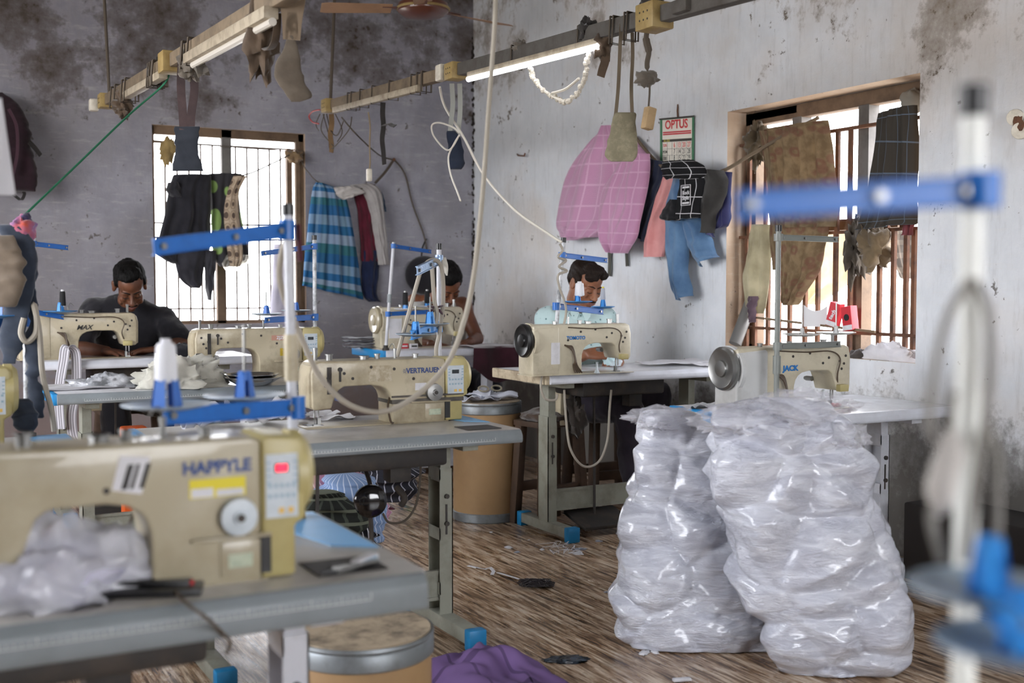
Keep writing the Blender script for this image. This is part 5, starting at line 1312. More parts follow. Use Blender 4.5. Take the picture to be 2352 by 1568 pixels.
# sill
zs = wrz0
sill = lambda px, py: pX(px, py, XR + .06)
sl = MB().bar(V((XR + .05, wr1 - .05, pX(1720, 725, XR + .05).z)), V((XR + .05, pX(2010, 760, XR + .05).y, pX(2010, 762, XR + .05).z)), .012, .012)
tag(sl.build('wooden_stick', M('weathered_stick', '#75624c', .85), None, smooth=0), 'weathered stick tied along the foot of the window bars', 'stick')
def smallbox(label, px, py, sz, mat, rz, tilt=0.0, name='cardboard_box', txt=None):
    p = pX(px, py, XR + .05); m = Matrix.Rotation(rz, 3, 'Z') @ Matrix.Rotation(tilt, 3, 'X')
    o = thing(name, label, 'box', tuple(p), 0, 'packets on the window sill')
    MB().box((0, 0, 0), sz, m).build('carton', mat, o, bevel=.002, smooth=0)
    MB().box(m @ V((-sz[0] * .52, 0, -sz[2] * .38)), (.001, sz[1] * .98, sz[2] * .2), m).build('white_band', m_sticker, o, smooth=0)
    if txt: text(txt, sz[1] * .5, m_sticker, o, m @ V((-sz[0] * .52, 0, .0)), m @ V((0, -.3, 1)), m @ V((0, 1, .3)), bold=.001)
    return o
m_redbox = M('red_carton', '#c3202f', .5, dirt='#8f1a24', amt=.3)
smallbox('red and white carton with lettering leaning in the right window, left of two', 1918, 722, (.045, .06, .12), m_redbox, .2, .25, txt='tech')
b_ = smallbox('red carton with black emblem standing in the right window, right of two', 1952, 731, (.045, .065, .12), m_redbox, .0, -.15)
MB().cyl((-.0245, 0, .005), (-.0225, 0, .005), .017, 16).build('black_emblem', m_black, b_)
tag(slab('white_card', lambda u, v, back: pX(lerp(1846, 1900, u), lerp(700 + 14 * math.sin(u * 3), 750, v), XR + .03 + (.002 if back else 0) + .02 * u), 8, 6, M('white_card', '#d8d8da', .7), None), 'white torn card propped behind the pale spool discs', 'card')
tag(crumple('white_cloth', V((XR + .07, pX(2045, 800, XR + .07).y, zs)), (.06, .20, .075), cloth('white_cotton', '#d9d8dc', '#c4c3c9'), None, 18, .4, 50, 24), 'crumpled white cloth lying on the sill of the right window', 'cloth')
tag(crumple('dark_cloth', V((XR + .05, pX(1972, 810, XR + .05).y, zs)), (.04, .06, .04), cloth('dark_speckled', '#4c4643', '#2d2927'), None, 19, .4, 26, 16), 'small dark cloth on the window sill left of the white cloth', 'cloth')
tag(MB().cyl(pX(1688, 790, XR - .02), pX(1726, 690, XR + .10), .035, 16).build('metal_tube', M('dull_pipe', '#6f6e6c', .5, .3), None), 'grey metal tube leaning in the lower left corner of the right window', 'tube')
one('awning', 'beige awning cloth outside the right window, seen between the bars', 'awning', ('X', XR + 1.2), R3((525, 1840, 1985), (590, 1840, 1978), (645, 1840, 1945), (700, 1840, 1870)), cloth('beige_awning', '#b39f7c', '#9c8866', transl=.2), off=.1, bulge=.05, folds=1.5, seed=51, group='cloths outside the right window')
one('striped_tarp', 'dark striped tarp outside the right window at its right edge', 'tarp', ('X', XR + 1.0), R3((530, 2030, 2125), (580, 2036, 2125), (640, 2064, 2125)), bands('brown_striped', 5, [(0, '#4a443e'), (.7, '#80756a')], 4, [(0, '#4a443e'), (.6, '#6d645a')], .5), off=.1, bulge=.04, folds=1.5, seed=52, group='cloths outside the right window')
# broken fixture at the far right of the wall
fx = thing('wall_fixture', 'broken rusty white fixture on the right wall at the right edge', 'fixture', tuple(pX(2338, 300, XR)))
MB().cyl(pX(2332, 270, XR), pX(2332, 270, XR - .02), .035, 14).cyl(pX(2343, 300, XR), pX(2343, 300, XR - .02), .035, 14).build('base', m_ivory, fx, world=True, bevel=.004)
crumple('rust_patch', pX(2338, 285, XR - .02), (.01, .03, .03), m_rust, fx, 3, .6, 14, 10, flatten=False)
# hook in the right wall
tag(MB().tube([pX(1188, 354, XR), pX(1190, 357, XR - .03), pX(1204, 358, XR - .04), pX(1206, 352, XR - .04)], .006, 6).build('wall_hook', m_rust, None), 'small rusty hook in the right wall left of the pink towel', 'hook')
# ================================================================ bags, drums, stools, clutter on tables and floor
def film_bag_material(name, tint, s):
    t = NT(name); t.set(Roughness=.42, Coat_Weight=.9, Coat_Roughness=.16); t.b.inputs['Specular IOR Level'].default_value = .4
    co = t.coord('Object', (1, 1, 1)); wob = t.noise(co, 2.5, 3)
    n1 = t.noise(t.coord('Object', (1, 1, 3.2), (.2, .35, 0)), 6, 5, .6, 1.2)
    n2 = t.noise(t.coord('Object', (1.2, 1.2, 5), (-.15, .5, .2)), 13, 4, .6, 1.8)
    wv = t.n('ShaderNodeTexWave'); wv.inputs['Scale'].default_value = 5; wv.inputs['Distortion'].default_value = 16; wv.inputs['Detail'].default_value = 3; wv.inputs['Detail Scale'].default_value = .8
    wv.bands_direction = 'Z'; t.l(t.coord('Object', (1, 1, 1), (.25, .3, 0)), wv.inputs['Vector'])
    c = t.mix(t.ramp(n1, [(.40, BW0), (.62, BW1)]), lin(tint), lin('#d3d6df'))  # lighter tone follows the bump: highlights put into the colour
    c = t.mix(t.ramp(n2, [(.62, BW0), (.72, (.5, .5, .5, 1))]), c, lin('#9498a6'))
    t.color(c)
    h = t.math('ADD', t.math('ADD', t.math('MULTIPLY', n1, .9), t.math('MULTIPLY', n2, .6)), t.math('MULTIPLY', wv.outputs['Fac'], .10))
    t.bump(h, .5, .03)
    return t.m
m_bag = film_bag_material('white_cloth_in_film', '#b6b9c5', 1)
t = NT('clear_film'); t.set(Roughness=.18, Alpha=.30); t.b.inputs['Specular IOR Level'].default_value = .8; t.color(lin('#e4e4ec')); t.bump(t.noise(t.coord(), 30, 4), .6, .01); m_clear = t.m
def cloth_bag(label, rows, d, ratio, seed, ruff):
    x, y = (rows[-1][0][0] + rows[-1][1][0]) / 2, rows[-1][0][1]
    p = pD(x, 1500, d); o = thing('plastic_bag', label, 'plastic bag', (p.x, p.y, 0), 0, 'large plastic bags of white cloth')
    def bundle(q):
        w = V((q.x, q.y, q.z)) + V((noise.noise(q * 3), noise.noise(q * 3 + V((9, 0, 0))), noise.noise(q * 3 + V((0, 9, 0))))) * .05
        dd = noise.voronoi(V((w.x * 4.2, w.y * 4.2, w.z * 6.0)))[0]
        a = min(1.0, (dd[1] - dd[0]) * 1.9)
        r1 = 1 - 2 * abs(noise.noise(V((q.x * 5 + q.z * 3, q.y * 5 + q.z * 2, q.z * 7 - q.x * 4))))
        r2 = 1 - 2 * abs(noise.noise(V((q.x * 16 + q.z * 12, q.y * 16, q.z * 22 - q.x * 14))))
        return .046 * (a - .6) + .03 * noise.noise(q * 3.2) + .014 * r1 * (.4 + .6 * a) + .0045 * r2
    b = blob('filled_bag', rows, d, ratio, m_bag, o, 190, 170, fn=bundle, seed=seed, zmin=.004, power=2.7)
    for k, (px, py, rr, s) in enumerate(ruff):
        crumple('film_ruffle', pD(px, py, d - .05), rr, m_clear, o, seed * 9 + k, .5, 44, 26, flatten=False, freq=3.2)
    return o
bagL = cloth_bag('clear plastic bag stuffed with white cloth on the floor, left of two', R3((940, 1490, 1560), (952, 1468, 1610), (990, 1456, 1650), (1060, 1446, 1690), (1150, 1432, 1715), (1250, 1412, 1740), (1350, 1406, 1760), (1420, 1412, 1780), (1475, 1436, 1790), (1515, 1490, 1800), (1560, 1570, 1800)), 4.12, .62, 3,
                 [(1520, 960, (.13, .08, .04), 1)])
bagR = cloth_bag('larger clear plastic bag stuffed with white cloth on the floor, right of two', R3((912, 1730, 1840), (928, 1680, 1905), (955, 1640, 1945), (1000, 1626, 1970), (1060, 1626, 1995), (1120, 1634, 2012), (1180, 1652, 2036), (1260, 1682, 2062), (1340, 1704, 2084), (1420, 1738, 2102), (1480, 1758, 2108), (1540, 1775, 2075), (1620, 1800, 2000)), 3.82, .60, 8,
                 [(1700, 960, (.16, .12, .05), 1), (1850, 935, (.18, .12, .05), 2), (1925, 1000, (.09, .1, .045), 3)])
# folded cloth stacks showing through the bags' bottoms
def fold_stack(o, px, py, d, L, n, seed, rot):
    c = pD(px, py, d); r_ = random.Random(seed); mb = MB()
    for k in range(n):
        m = Matrix.Rotation(rot + r_.uniform(-.03, .03), 3, 'Y') @ Matrix.Rotation(-YAW, 3, 'Z')
        mb.box(c + V((0, 0, (k - n / 2) * .012)) + RIGHT * r_.uniform(-.006, .006), (L, .05, .008), m)
    mb.build('folded_cloth', m_sticker, o, world=True, bevel=.003)

# cardboard drums
m_card = M('tan_cardboard', '#9a7c57', .7, dirt='#7d6042', amt=.5, scale=5)
m_band = M('grey_steel_band', '#7c8184', .45, .5, dirt='#4d4a46', amt=.6, scale=14)
m_lid = M('dusty_lid', '#a09079', .85, dirt='#3a3128', amt=.9, scale=14)
def drum(label, c, r, h, lid=True):
    o = thing('cardboard_drum', label, 'drum', c, 0, 'cardboard drums')
    MB().lathe([(r * .985, .02), (r, .04), (r, h - .04), (r * .99, h - .02)], 48).build('drum_body', m_card, o)
    MB().lathe([(r * 1.0, .0), (r * 1.02, .005), (r * 1.02, .045), (r * 1.0, .05)], 48).build('bottom_band', m_band, o)
    MB().lathe([(r * 1.0, h - .065), (r * 1.035, h - .06), (r * 1.035, h - .022), (r * 1.02, h - .018), (r * 1.04, h - .012), (r * 1.03, h - .004), (r * .99, h - .005)], 48).build('lid_band', m_band, o)
    MB().lathe([(r * .99, h - .015), (r * .985, h - .001), (r * .96, h - .002), (r * .5, h), (.01, h)], 48).build('lid', m_lid, o)
    return o
p = pD(1118, 900, 6.28); drum('tan cardboard drum with striped cloth pieces on its lid, beside the middle table', (p.x, p.y, 0), .182, .64)
dtop = (p.x, p.y, .642)
p2 = pD(825, 900, 2.98); h2 = pD(825, 1447, 2.98).z
drum('tan cardboard drum with dusty lid at the bottom of the photo, beside the nearest table', (p2.x, p2.y, 0), .183, h2)
tag(crumple('lid_stain_rag', V((p2.x + .02, p2.y + .10, h2)), (.018, .012, .004), cloth('green_scrap', '#3f5a52'), None, 2, .4, 14, 8), 'tiny green scrap on the dusty drum lid', 'cloth scrap')
m_stripe = bands('striped_shirting', 26, [(0, '#c9ccd6'), (.8, '#8b90a2')], 1, [(0, '#c9ccd6')], .0)
def flatpiece(label, c, sx, sy, rot, mat, seed, lift=.012, name='cloth_piece', cat='cloth piece', group=None, n=12, curl=.012):
    c = V(c); so = V((seed * 3.3, seed, 0)); ca, sa = math.cos(rot), math.sin(rot)
    def fn(u, v, back):
        x, y = (u - .5) * sx, (v - .5) * sy
        e = 1 + .10 * noise.noise(V((u * 2, v * 2, 0)) + so)
        x, y = x * e, y * e
        z = lift * .3 + curl * max(0, noise.noise(V((u * 2.5, v * 2.5, 1)) + so) + .3)
        return c + V((x * ca - y * sa, x * sa + y * ca, z + (0 if back else .003)))
    return tag(slab(name, fn, n, n, mat, None), label, cat, group)
for k, (dx, dy, rz, lab) in enumerate(((-.07, -.05, .3, 'striped shirting piece on the drum lid, nearest left'), (.06, -.03, -.4, 'striped shirting piece on the drum lid, nearest right'), (.0, .06, .9, 'striped shirting piece at the back of the drum lid'))):
    flatpiece(lab, (dtop[0] + dx, dtop[1] + dy, dtop[2] + .008 * k), .20, .13, rz, m_stripe, k + 1, .006, curl=.04, group='shirting pieces on the drum')
for k, (dx, lab) in enumerate(((-.02, 'round brown rolled band on the drum, left'), (.06, 'round brown rolled band on the drum, right'))):
    tag(MB().tube([V((dtop[0] + dx + .03 * math.cos(a), dtop[1] + .0 + .012 * math.sin(a), dtop[2] + .055 + .022 * math.sin(a) * .6 + .004)) for a in [i * PI / 8 for i in range(17)]], .005, 6).build('rolled_band', cloth('khaki_band', '#8d8672'), None), lab, 'band')
# stools
m_oldwood = M('dark_old_wood', '#4a3728', .75, dirt='#2c2018', amt=.7, scale=8, bump=.3)
m_cushion = cloth('frayed_brown_cushion', '#5b4c42', '#3d322b')
def stool(label, c, w, h, rz, cushion=None):
    o = thing('wooden_stool', label, 'stool', c, rz, 'wooden stools')
    MB().bx(-w / 2, w / 2, -w * .4, w * .4, h - .03, h).build('seat', m_oldwood, o, bevel=.004)
    for sx in (-1, 1):
        for sy in (-1, 1):
            MB().bar((sx * w * .40, sy * w * .30, h - .03), (sx * w * .48, sy * w * .38, 0), .045, .05, (0, 1, 0)).build('leg', m_oldwood, o, bevel=.003)
    for q in (-1, 1): MB().bar((-w * .44, q * w * .34, h * .35), (w * .44, q * w * .34, h * .35), .025, .05).build('stretcher', m_oldwood, o, bevel=.002)
    if cushion: crumple('cushion', V((0, 0, h)), (w * .52, w * .42, .06), cushion, o, 7, .35, 40, 18, world=False)
    return o
p = pD(1262, 900, 6.15); stool('dark wooden stool with frayed brown cushion left of the steel table leg', (p.x, p.y, 0), .30, .55, .2, m_cushion)
seatP = pY(1395, 900, t_fl.y + .78)
stool('dark wooden stool under the man in the mint shirt', (seatP.x, seatP.y, 0), .40, .56, 0)
# purple blanket
m_purple = bands('purple_blanket', 3.2, [(0, '#6b5580'), (.86, '#241c30'), (.93, '#6b5580')], 2.2, [(0, '#6b5580'), (.85, '#241c30'), (.93, '#6b5580')], .5)
pb = pZ(1065, 1560, 0)
def fnb(u, v, back):
    q = V((pb.x - .17 + .40 * u, pb.y - .42 + .55 * v, 0)); e = math.sin(PI * min(1, max(0, u))) ** .5 * math.sin(PI * min(1, max(0, v))) ** .5
    n = noise.noise(V((u * 3, v * 3, 4)))
    q.z = .006 + e * (.10 + .07 * n + .03 * noise.noise(V((u * 8, v * 7, 1)))) + (0 if back else .004)
    if back: q.z *= .6
    q.x += .03 * noise.noise(V((v * 4, 0, 2))); q.y += .04 * noise.noise(V((u * 4, 7, 2)))
    return q
tag(slab('blanket', fnb, 50, 50, m_purple, None), 'purple blanket with dark lines heaped on the floor at the bottom of the photo', 'blanket')
tag(crumple('cloth_heap', pZ(1150, 1562, 0) + V((0, -.05, 0)), (.11, .16, .06), cloth('khaki_fleece', '#9c8e74', '#7f7460'), None, 23, .35, 40, 18), 'khaki fleece cloth lying beside the purple blanket on the floor', 'cloth')
# floor scraps
tag(crumple('black_film_scrap', pZ(1302, 1516, 0), (.075, .045, .012), M('shiny_black_film', '#20242a', .2, dirt='#5a6a7a', amt=.5, scale=30), None, 31, .4, 30, 12, rotz=-.3), 'torn shiny black film scrap on the floor in front of the bags', 'film scrap')
tag(strip('white_tape_scrap', [pZ(x, y, .006) for x, y in ((1075, 1299), (1095, 1304), (1115, 1306), (1126, 1303), (1134, 1312), (1130, 1320))], .016, m_sticker, None, .002, wide=(.7, -.7, 0)), 'white cloth tape scrap on the floor, upper left end of the thread tangle', 'cloth scrap')
tag(strip('white_tape_scrap', [pZ(x, y, .006) for x, y in ((1142, 1315), (1160, 1320), (1180, 1326), (1192, 1330))], .012, m_sticker, None, .002, wide=(.7, -.7, 0)), 'white cloth tape scrap on the floor touching the thread tangle', 'cloth scrap')
mb = MB(); r_ = random.Random(21)
for k in range(34):
    pts = [pZ(1190 + r_.uniform(0, 84), 1333 + r_.uniform(-9, 11) + 4, .004 + r_.uniform(0, .018)) for _ in range(4)]
    mb.tube(cr(pts, 4), .0018, 4)
tag(mb.build('thread_tangle', M('black_grey_thread', '#3a3538', .8), None), 'tangle of black and grey threads on the bare floor', 'thread tangle')
tag(MB().box(pZ(1566, 1560, .006), (.06, .02, .01), Matrix.Rotation(-.3, 3, 'Z')).build('paper_roll', m_sticker, None, bevel=.003), 'small rolled paper on the floor at the bottom edge before the bags', 'paper')
labs = ['left of', 'below', 'right of', 'under', 'beyond']
for k, (x, y, s) in enumerate(((1188, 1268, .012), (1245, 1262, .010), (1328, 1272, .018), (1335, 1262, .02), (1215, 1240, .008), (1168, 1258, .016), (1375, 1243, .012), (1420, 1225, .014), (1128, 1222, .007), (1462, 1480, .014), (1480, 1500, .018), (1505, 1498, .012), (1395, 1360, .01))):
    tag(crumple('paper_scrap', pZ(x, y, 0), (s * 1.5, s, s * .5), m_sticker if k % 3 else cloth('scrap_%d' % k, ('#8b8f9a', '#7a5f52', '#55606b')[k % 3]), None, 50 + k, .6, 12, 8, rotz=k), ['tiny white scrap on the floor left of the steel foot', 'tiny white scrap on the floor just before the steel foot', 'white curled scrap on the floor right of the steel foot', 'larger white scrap on the floor right of the steel foot tip', 'speck of lint on the floor between drum and steel foot', 'flat thread scrap on the floor below the drum', 'small pale scrap on the floor under the crossbar', 'pale scrap on the floor beside the left plastic bag', 'tiny speck on the floor beneath the tan drum', 'brown scrap on the floor at the lower left of the left bag', 'pale twig-like scrap on the floor before the left bag', 'small scrap on the floor nearest the left bag bottom', 'brown scrap on the floor left of the left bag'][k], 'scrap', 'scraps on the floor')
mb = MB()
for k in range(16):
    a = pZ(1290 + r_.uniform(-30, 30), 1262 + r_.uniform(-12, 14), .004)
    mb.tube(cr([a, a + V((r_.uniform(-.05, .05), r_.uniform(-.05, .05), .012)), a + V((r_.uniform(-.09, .09), r_.uniform(-.06, .06), .002))], 4), .0015, 4)
tag(mb.build('thread_tangle', m_thread_w, None), 'loose white threads on the floor round the blue foot cap', 'thread tangle')

# under the middle table: garments, knee pad, bottle
m_pinkst = bands('pink_striped_shirting', 16, [(0, '#b07f95'), (.82, '#d6c2cc')], 1, [(0, '#b07f95')], 0)
m_bluest = bands('blue_striped_shirting', 16, [(0, '#7f97bd'), (.82, '#c6d0e0')], 1, [(0, '#7f97bd')], 0)
m_dkcheck = checklines('dark_green_check', '#2c2e2b', '#6f7466', 9, 6, .25, '#4d524a')
def heap(label, px, py, Y, rad, mat, seed, z=None):
    c = pY(px, py, Y); c.z = max(0, c.z if z is None else z)
    return tag(crumple('garment', c, rad, mat, None, seed, .45, 44, 22), label, 'garment', 'garments heaped under the middle table')
Yh = v_fr.y + .95
def under(name, label, rows, d, mat, seed, ratio=.5, grp='garments heaped under the middle table'):
    """heap piece on the floor"""
    o = blob(name, rows, d, ratio, mat, None, 60, 44, amp=(.09, .05, .016), seed=seed, zmin=.003, power=2.3, freq=(6, 9, 22))
    me = o.data; ul = me.uv_layers.new(name='UVMap')
    for l in me.loops:
        k = l.vertex_index; ul.data[l.index].uv = ((k % 60) / 60 * 2 % 1, (k // 60) / 44)
    return tag(o, label, 'garment', grp)
under('garment', 'pink striped shirt heaped on the floor under the middle table', R3((1066, 740, 760), (1085, 725, 790), (1120, 720, 825), (1160, 718, 838), (1230, 715, 850)), 4.75, m_pinkst, 1)
under('garment', 'light blue striped shirt heaped right of the pink one under the middle table', R3((1085, 785, 800), (1105, 775, 825), (1140, 770, 842), (1190, 775, 848), (1250, 780, 850)), 4.65, m_bluest, 2)
under('garment', 'dark checked shirt heaped lowest under the middle table', R3((1128, 720, 760), (1150, 705, 800), (1190, 700, 812), (1240, 710, 830), (1300, 715, 835)), 4.42, m_dkcheck, 3)
under('garment', 'crimson garment peeping out above the pink shirt under the middle table', R3((1040, 760, 800), (1055, 745, 850), (1085, 740, 880), (1130, 740, 900), (1170, 745, 905)), 5.3, cloth('crimson_cotton', '#6b1f35', '#3a1420'), 4)
under('garment', 'black striped garment piled behind the knee pad under the middle table', R3((1050, 850, 880), (1075, 830, 915), (1110, 820, 925), (1150, 820, 925)), 5.2, bands('black_striped', 14, [(0, '#26262c'), (.85, '#8f8f98')], 1, [(0, '#26262c')], 0), 5)
under('garment', 'black and white striped garment at the foot of the knee pad rod', R3((1190, 815, 850), (1215, 805, 868), (1245, 812, 872), (1275, 825, 870)), 4.45, bands('black_striped_2', 10, [(0, '#1f1f24'), (.8, '#c9c9d0')], 1, [(0, '#1f1f24')], 0), 6)
kp = thing('knee_lifter', 'round black knee lifter pad hanging under the middle table', 'knee lifter', tuple(pD(850, 1150, 4.0)))
c_ = V((0, 0, 0)); nrm = (V((-.25, -1, .05))).normalized(); q = nrm.to_track_quat('Z', 'Y').to_matrix()
mb = MB().lathe([(.002, -.02), (.035, -.018), (.052, -.006), (.058, .008), (.056, .018), (.045, .026), (.025, .031), (.002, .032)], 30)
for i, v in enumerate(mb.v): mb.v[i] = q @ v
mb.build('pad', M('glossy_black', '#0f0f11', .12, coat=.5), kp)
l_ = lambda p: V(p) - V(kp.location)
MB().tube(cr([(0, .01, -.01), (.02, .05, .05), l_((kp.location.x + .06, kp.location.y + .25, TV - .13))], 6), .008, 8).build('lifter_rod', m_dark, kp)
MB().tube(cr([(-.01, .01, -.02), (.012, .02, -.10), l_((kp.location.x + .02, kp.location.y + .05, .05))], 6), .008, 8).build('lower_rod', m_dark, kp)
cable('thin black cable looping from the middle table down behind the knee pad', [pD(x, y, d) for x, y, d in ((966, 1045, 4.3), (965, 1100, 4.3), (955, 1160, 4.25), (930, 1195, 4.2), (895, 1200, 4.15), (880, 1180, 4.1))], .0045, m_wire)
bt = thing('plastic_bottle', 'green plastic bottle lying on the floor beyond the middle table', 'bottle', tuple(pZ(936, 1120, 0)))
t = NT('green_plastic'); t.set(Roughness=.15, Transmission_Weight=.5); t.color(lin('#35b548')); m_green = t.m
MB().lathe([(.03, .0), (.042, .006), (.042, .035), (.038, .045), (.042, .06), (.042, .13), (.022, .17), (.014, .18), (.014, .20)], 22).build('bottle_body', m_green, bt)
MB().lathe([(.017, .198), (.017, .222), (.012, .224)], 16).build('bottle_cap', m_green, bt)

# ---- on the nearest table
t = NT('milky_film'); t.set(Roughness=.22, Alpha=.55); t.b.inputs['Specular IOR Level'].default_value = .7; t.color(lin('#d9d9e0')); t.bump(t.noise(t.coord(), 25, 4), .7, .01); m_milky = t.m
pbg = thing('plastic_bag', 'blurred plastic bag of white and lilac cloth on the nearest table', 'plastic bag', tuple(pZ(140, 1400, TA)))
cB = pZ(130, 1375, TA)
crumple('cloth_content', cB + V((-.01, .03, .002)), (.14, .10, .085), cloth('lilac_white_cloth', '#c9c8d6', '#6d6c92'), pbg, 31, .5, 50, 30)
crumple('film', cB + V((-.01, .03, .0)), (.165, .12, .112), m_milky, pbg, 32, .42, 60, 36)
ph = thing('phone', 'black phone lying on a dark case beside the base of the nearest machine', 'phone', tuple(pZ(342, 1352, TA)), R(-18))
MB().box((0, 0, .018), (.145, .078, .010), Matrix.Rotation(.06, 3, 'Y')).build('phone_body', m_black, ph, bevel=.004)
MB().box((0, 0, .0235), (.130, .066, .0008), Matrix.Rotation(.06, 3, 'Y')).build('screen', M('dark_glass', '#1d1b19', .1), ph, smooth=0)
MB().box((.01, -.03, .0065), (.16, .07, .012)).build('charger', m_black, ph, bevel=.004)
MB().box((.073, -.035, .017), (.006, .010, .006)).build('red_plug', m_red, ph, smooth=0)
pe = pZ(405, 1378, TA)
cable('dark charging cable running from the phone over the table edge', [pe + V((0, 0, .012)), pZ(430, 1395, TA) + V((0, 0, .006)), pZ(470, 1425, TA - .0) + V((0, -.0, .006)), pY(505, 1448, a_fr.y - .03), pY(528, 1475, a_fr.y - .03), pY(520, 1500, a_fr.y + .02)], .0032, m_oil)
tr_ = pZ(820, 1312, TA)
sc_ = thing('thread_snips', 'small steel snips and bits in the sunken tray of the nearest table', 'snips', tuple(tr_ + V((0, 0, .003))), .4)
MB().bar((-.05, 0, .006), (.05, .008, .006), .010, .006).bar((-.05, .012, .008), (.05, -.004, .008), .010, .006).build('blades', m_steel, sc_, bevel=.001)
MB().tube([(-.05, 0, .006), (-.075, .006, .008), (-.05, .013, .008)], .005, 6).build('spring_grip', m_black, sc_)
er = thing('marking_chalk', 'white marking block lying across the tray of the nearest table', 'marking block', tuple(pZ(838, 1298, TA) + V((0, 0, .004))), .7)
MB().box((0, 0, .007), (.07, .022, .013)).build('block', m_sticker, er, bevel=.003); MB().box((.0, -.0115, .007), (.05, .001, .008)).build('printed_band', m_btn, er, smooth=0)
flatpiece('white paper lying under the arm of the nearest machine', pZ(300, 1255, TA), .22, .16, .1, m_sticker, 4, .003, 'paper', 'paper', curl=.002)
cable('thin dark cable bent beside the pillar of the nearest machine', [pZ(300, 1310, TA) + V((0, -.05, .02)), pZ(285, 1300, TA) + V((0, -.05, .07)), pZ(300, 1290, TA) + V((0, -.05, .10)), pZ(318, 1300, TA) + V((0, -.045, .09))], .003, m_oil)
# ---- on the middle table: scraps
r_ = random.Random(77)
for k, (x, y, sx, sy, lab) in enumerate(((455, 985, .10, .07, 'white cloth cutting at the left of the middle table pile'), (500, 972, .12, .08, 'white cloth cutting second from left in the middle table pile'), (560, 972, .12, .07, 'folded white label cutting standing up in the middle table pile'), (610, 975, .13, .09, 'white cloth cutting beside the blurred white pole'), (650, 965, .12, .09, 'white cloth cutting right of the blurred white pole'), (590, 990, .10, .06, 'white cloth cutting nearest the large machine top'))):
    flatpiece(lab, pZ(x, y, TV) + V((0, 0, .004 + .004 * k)), sx * 1.3, sy * 1.3, r_.uniform(-1, 1), m_sticker if k % 2 else m_stripe, k + 20, .01, 'cloth_cutting', 'cloth cutting', 'cuttings on the middle table', curl=.07)
for k, (x, y, lab) in enumerate(((735, 958, 'white cloth piece under the needle of the middle machine'), (772, 962, 'folded white cloth piece right of the middle machine needle'))):
    flatpiece(lab, pZ(x, y, TV), .13, .08, .2 - .3 * k, m_sticker, k + 40, .004, 'cloth_piece', 'cloth piece', curl=.022)
# ---- on the bowls table
bw = pZ(582, 884, TB)
def bowl(label, c, r, h):
    o = tag(MB().lathe([(r * .55, .0), (r * .62, .003), (r * .9, h * .7), (r, h), (r * 1.05, h + .002), (r * 1.05, h + .004), (r * .98, h + .001), (r * .88, h * .72), (r * .6, .006), (.003, .005)], 40, c).build('steel_bowl', m_chrome, None), label, 'bowl', 'steel bowls'); return o
bowl('lower shiny steel bowl of the two nested before the grimy machine', bw, .125, .035)
bowl('upper shiny steel bowl of the two nested before the grimy machine', bw + V((-.005, .005, .014)), .118, .034)
tag(crumple('white_film_heap', V((pZ(462, 905, TB).x, b_fl.y + .14, TB)), (.21, .14, .14), cloth('white_film_cloth', '#c9c7bd', '#aeaca0', transl=.1), None, 61, .5, 60, 34), 'heap of crumpled white film left of the steel bowls', 'film heap')
tag(crumple('plastic_bag', pZ(240, 888, TB), (.16, .08, .055), M('grey_glossy_film', '#8d9094', .2, dirt='#d6d6da', amt=.8, scale=18), None, 62, .5, 50, 24), 'small glossy grey plastic packet on the bowls table, left end', 'plastic packet')
flatpiece('flat grey cloth under the glossy packet on the bowls table', pZ(190, 892, TB), .34, .16, .1, cloth('grey_flat_cloth', '#77757a'), 6, .004)
tag(crumple('cloth_piece', pZ(355, 873, TB), (.07, .05, .02), cloth('slate_cloth', '#3f434a', '#2b2e33'), None, 63, .5, 26, 12), 'small slate cloth piece on the bowls table behind the film heap', 'cloth piece')
# hanging striped ribbons left
m_rib = bands('striped_ribbon', 2, [(0, '#b9b7bd'), (.2, '#7d7b80'), (.45, '#c5c3c9'), (.7, '#8a888d')], 1, [(0, '#b9b7bd')], 0)
Yr = c_r.y - .03
ro = tag(strip('striped_ribbon', cr([pY(172, 800, Yr), pY(152, 798, Yr), pY(146, 830, Yr), pY(138, 880, Yr), pY(136, 930, Yr), pY(140, 985, Yr)], 6), .055, m_rib, None, .002, twist=.3), 'grey striped ribbon hanging left of two in front of the bowls table', 'ribbon', 'striped ribbons')
tag(strip('striped_ribbon', cr([pY(152, 797, Yr - .01), pY(172, 806, Yr), pY(176, 850, Yr), pY(174, 900, Yr), pY(164, 950, Yr), pY(168, 1000, Yr), pY(180, 1020, Yr)], 6), .05, m_rib, None, .002, twist=-.3), 'grey striped ribbon hanging right of two in front of the bowls table', 'ribbon', 'striped ribbons')
# orange things beneath
tag(crumple('orange_bag', pZ(190, 1085, 0) + V((0, .1, .02)), (.10, .10, .24), cloth('orange_canvas', '#c4561c', '#8f3d15'), None, 64, .3, 30, 20), 'orange bag on the floor beneath the bowls table, left', 'bag')
tag(MB().bx(pY(304, 950, 6.0).x - .05, pY(304, 950, 6.0).x + .07, 5.98, 6.08, 0, .55).build('orange_crate', M('orange_plastic', '#c9571d', .5), None, bevel=.01), 'orange plastic box end beneath the bowls table, right', 'box')
# ---- on the table of the man in the black t-shirt
tag(crumple('black_ribbed_strip', pZ(418, 822, TM) + V((0, .0, 0)), (.09, .05, .075), cloth('black_rib', '#23232a', '#15151a'), None, 65, .25, 40, 20), 'stack of black ribbed cuffs on the table right of the hand', 'cuffs')
pk_ = pZ(575, 838, TM - .10)
tag(crumple('red_speckled_cloth', V((pY(585, 840, c_r.y - .10).x, b_fl.y + .50, TB)), (.10, .05, .12), cloth('red_speckled', '#a83a44', '#c4676c'), None, 66, .3, 30, 18), 'red speckled cloth behind the grimy machine of the bowls table', 'cloth')
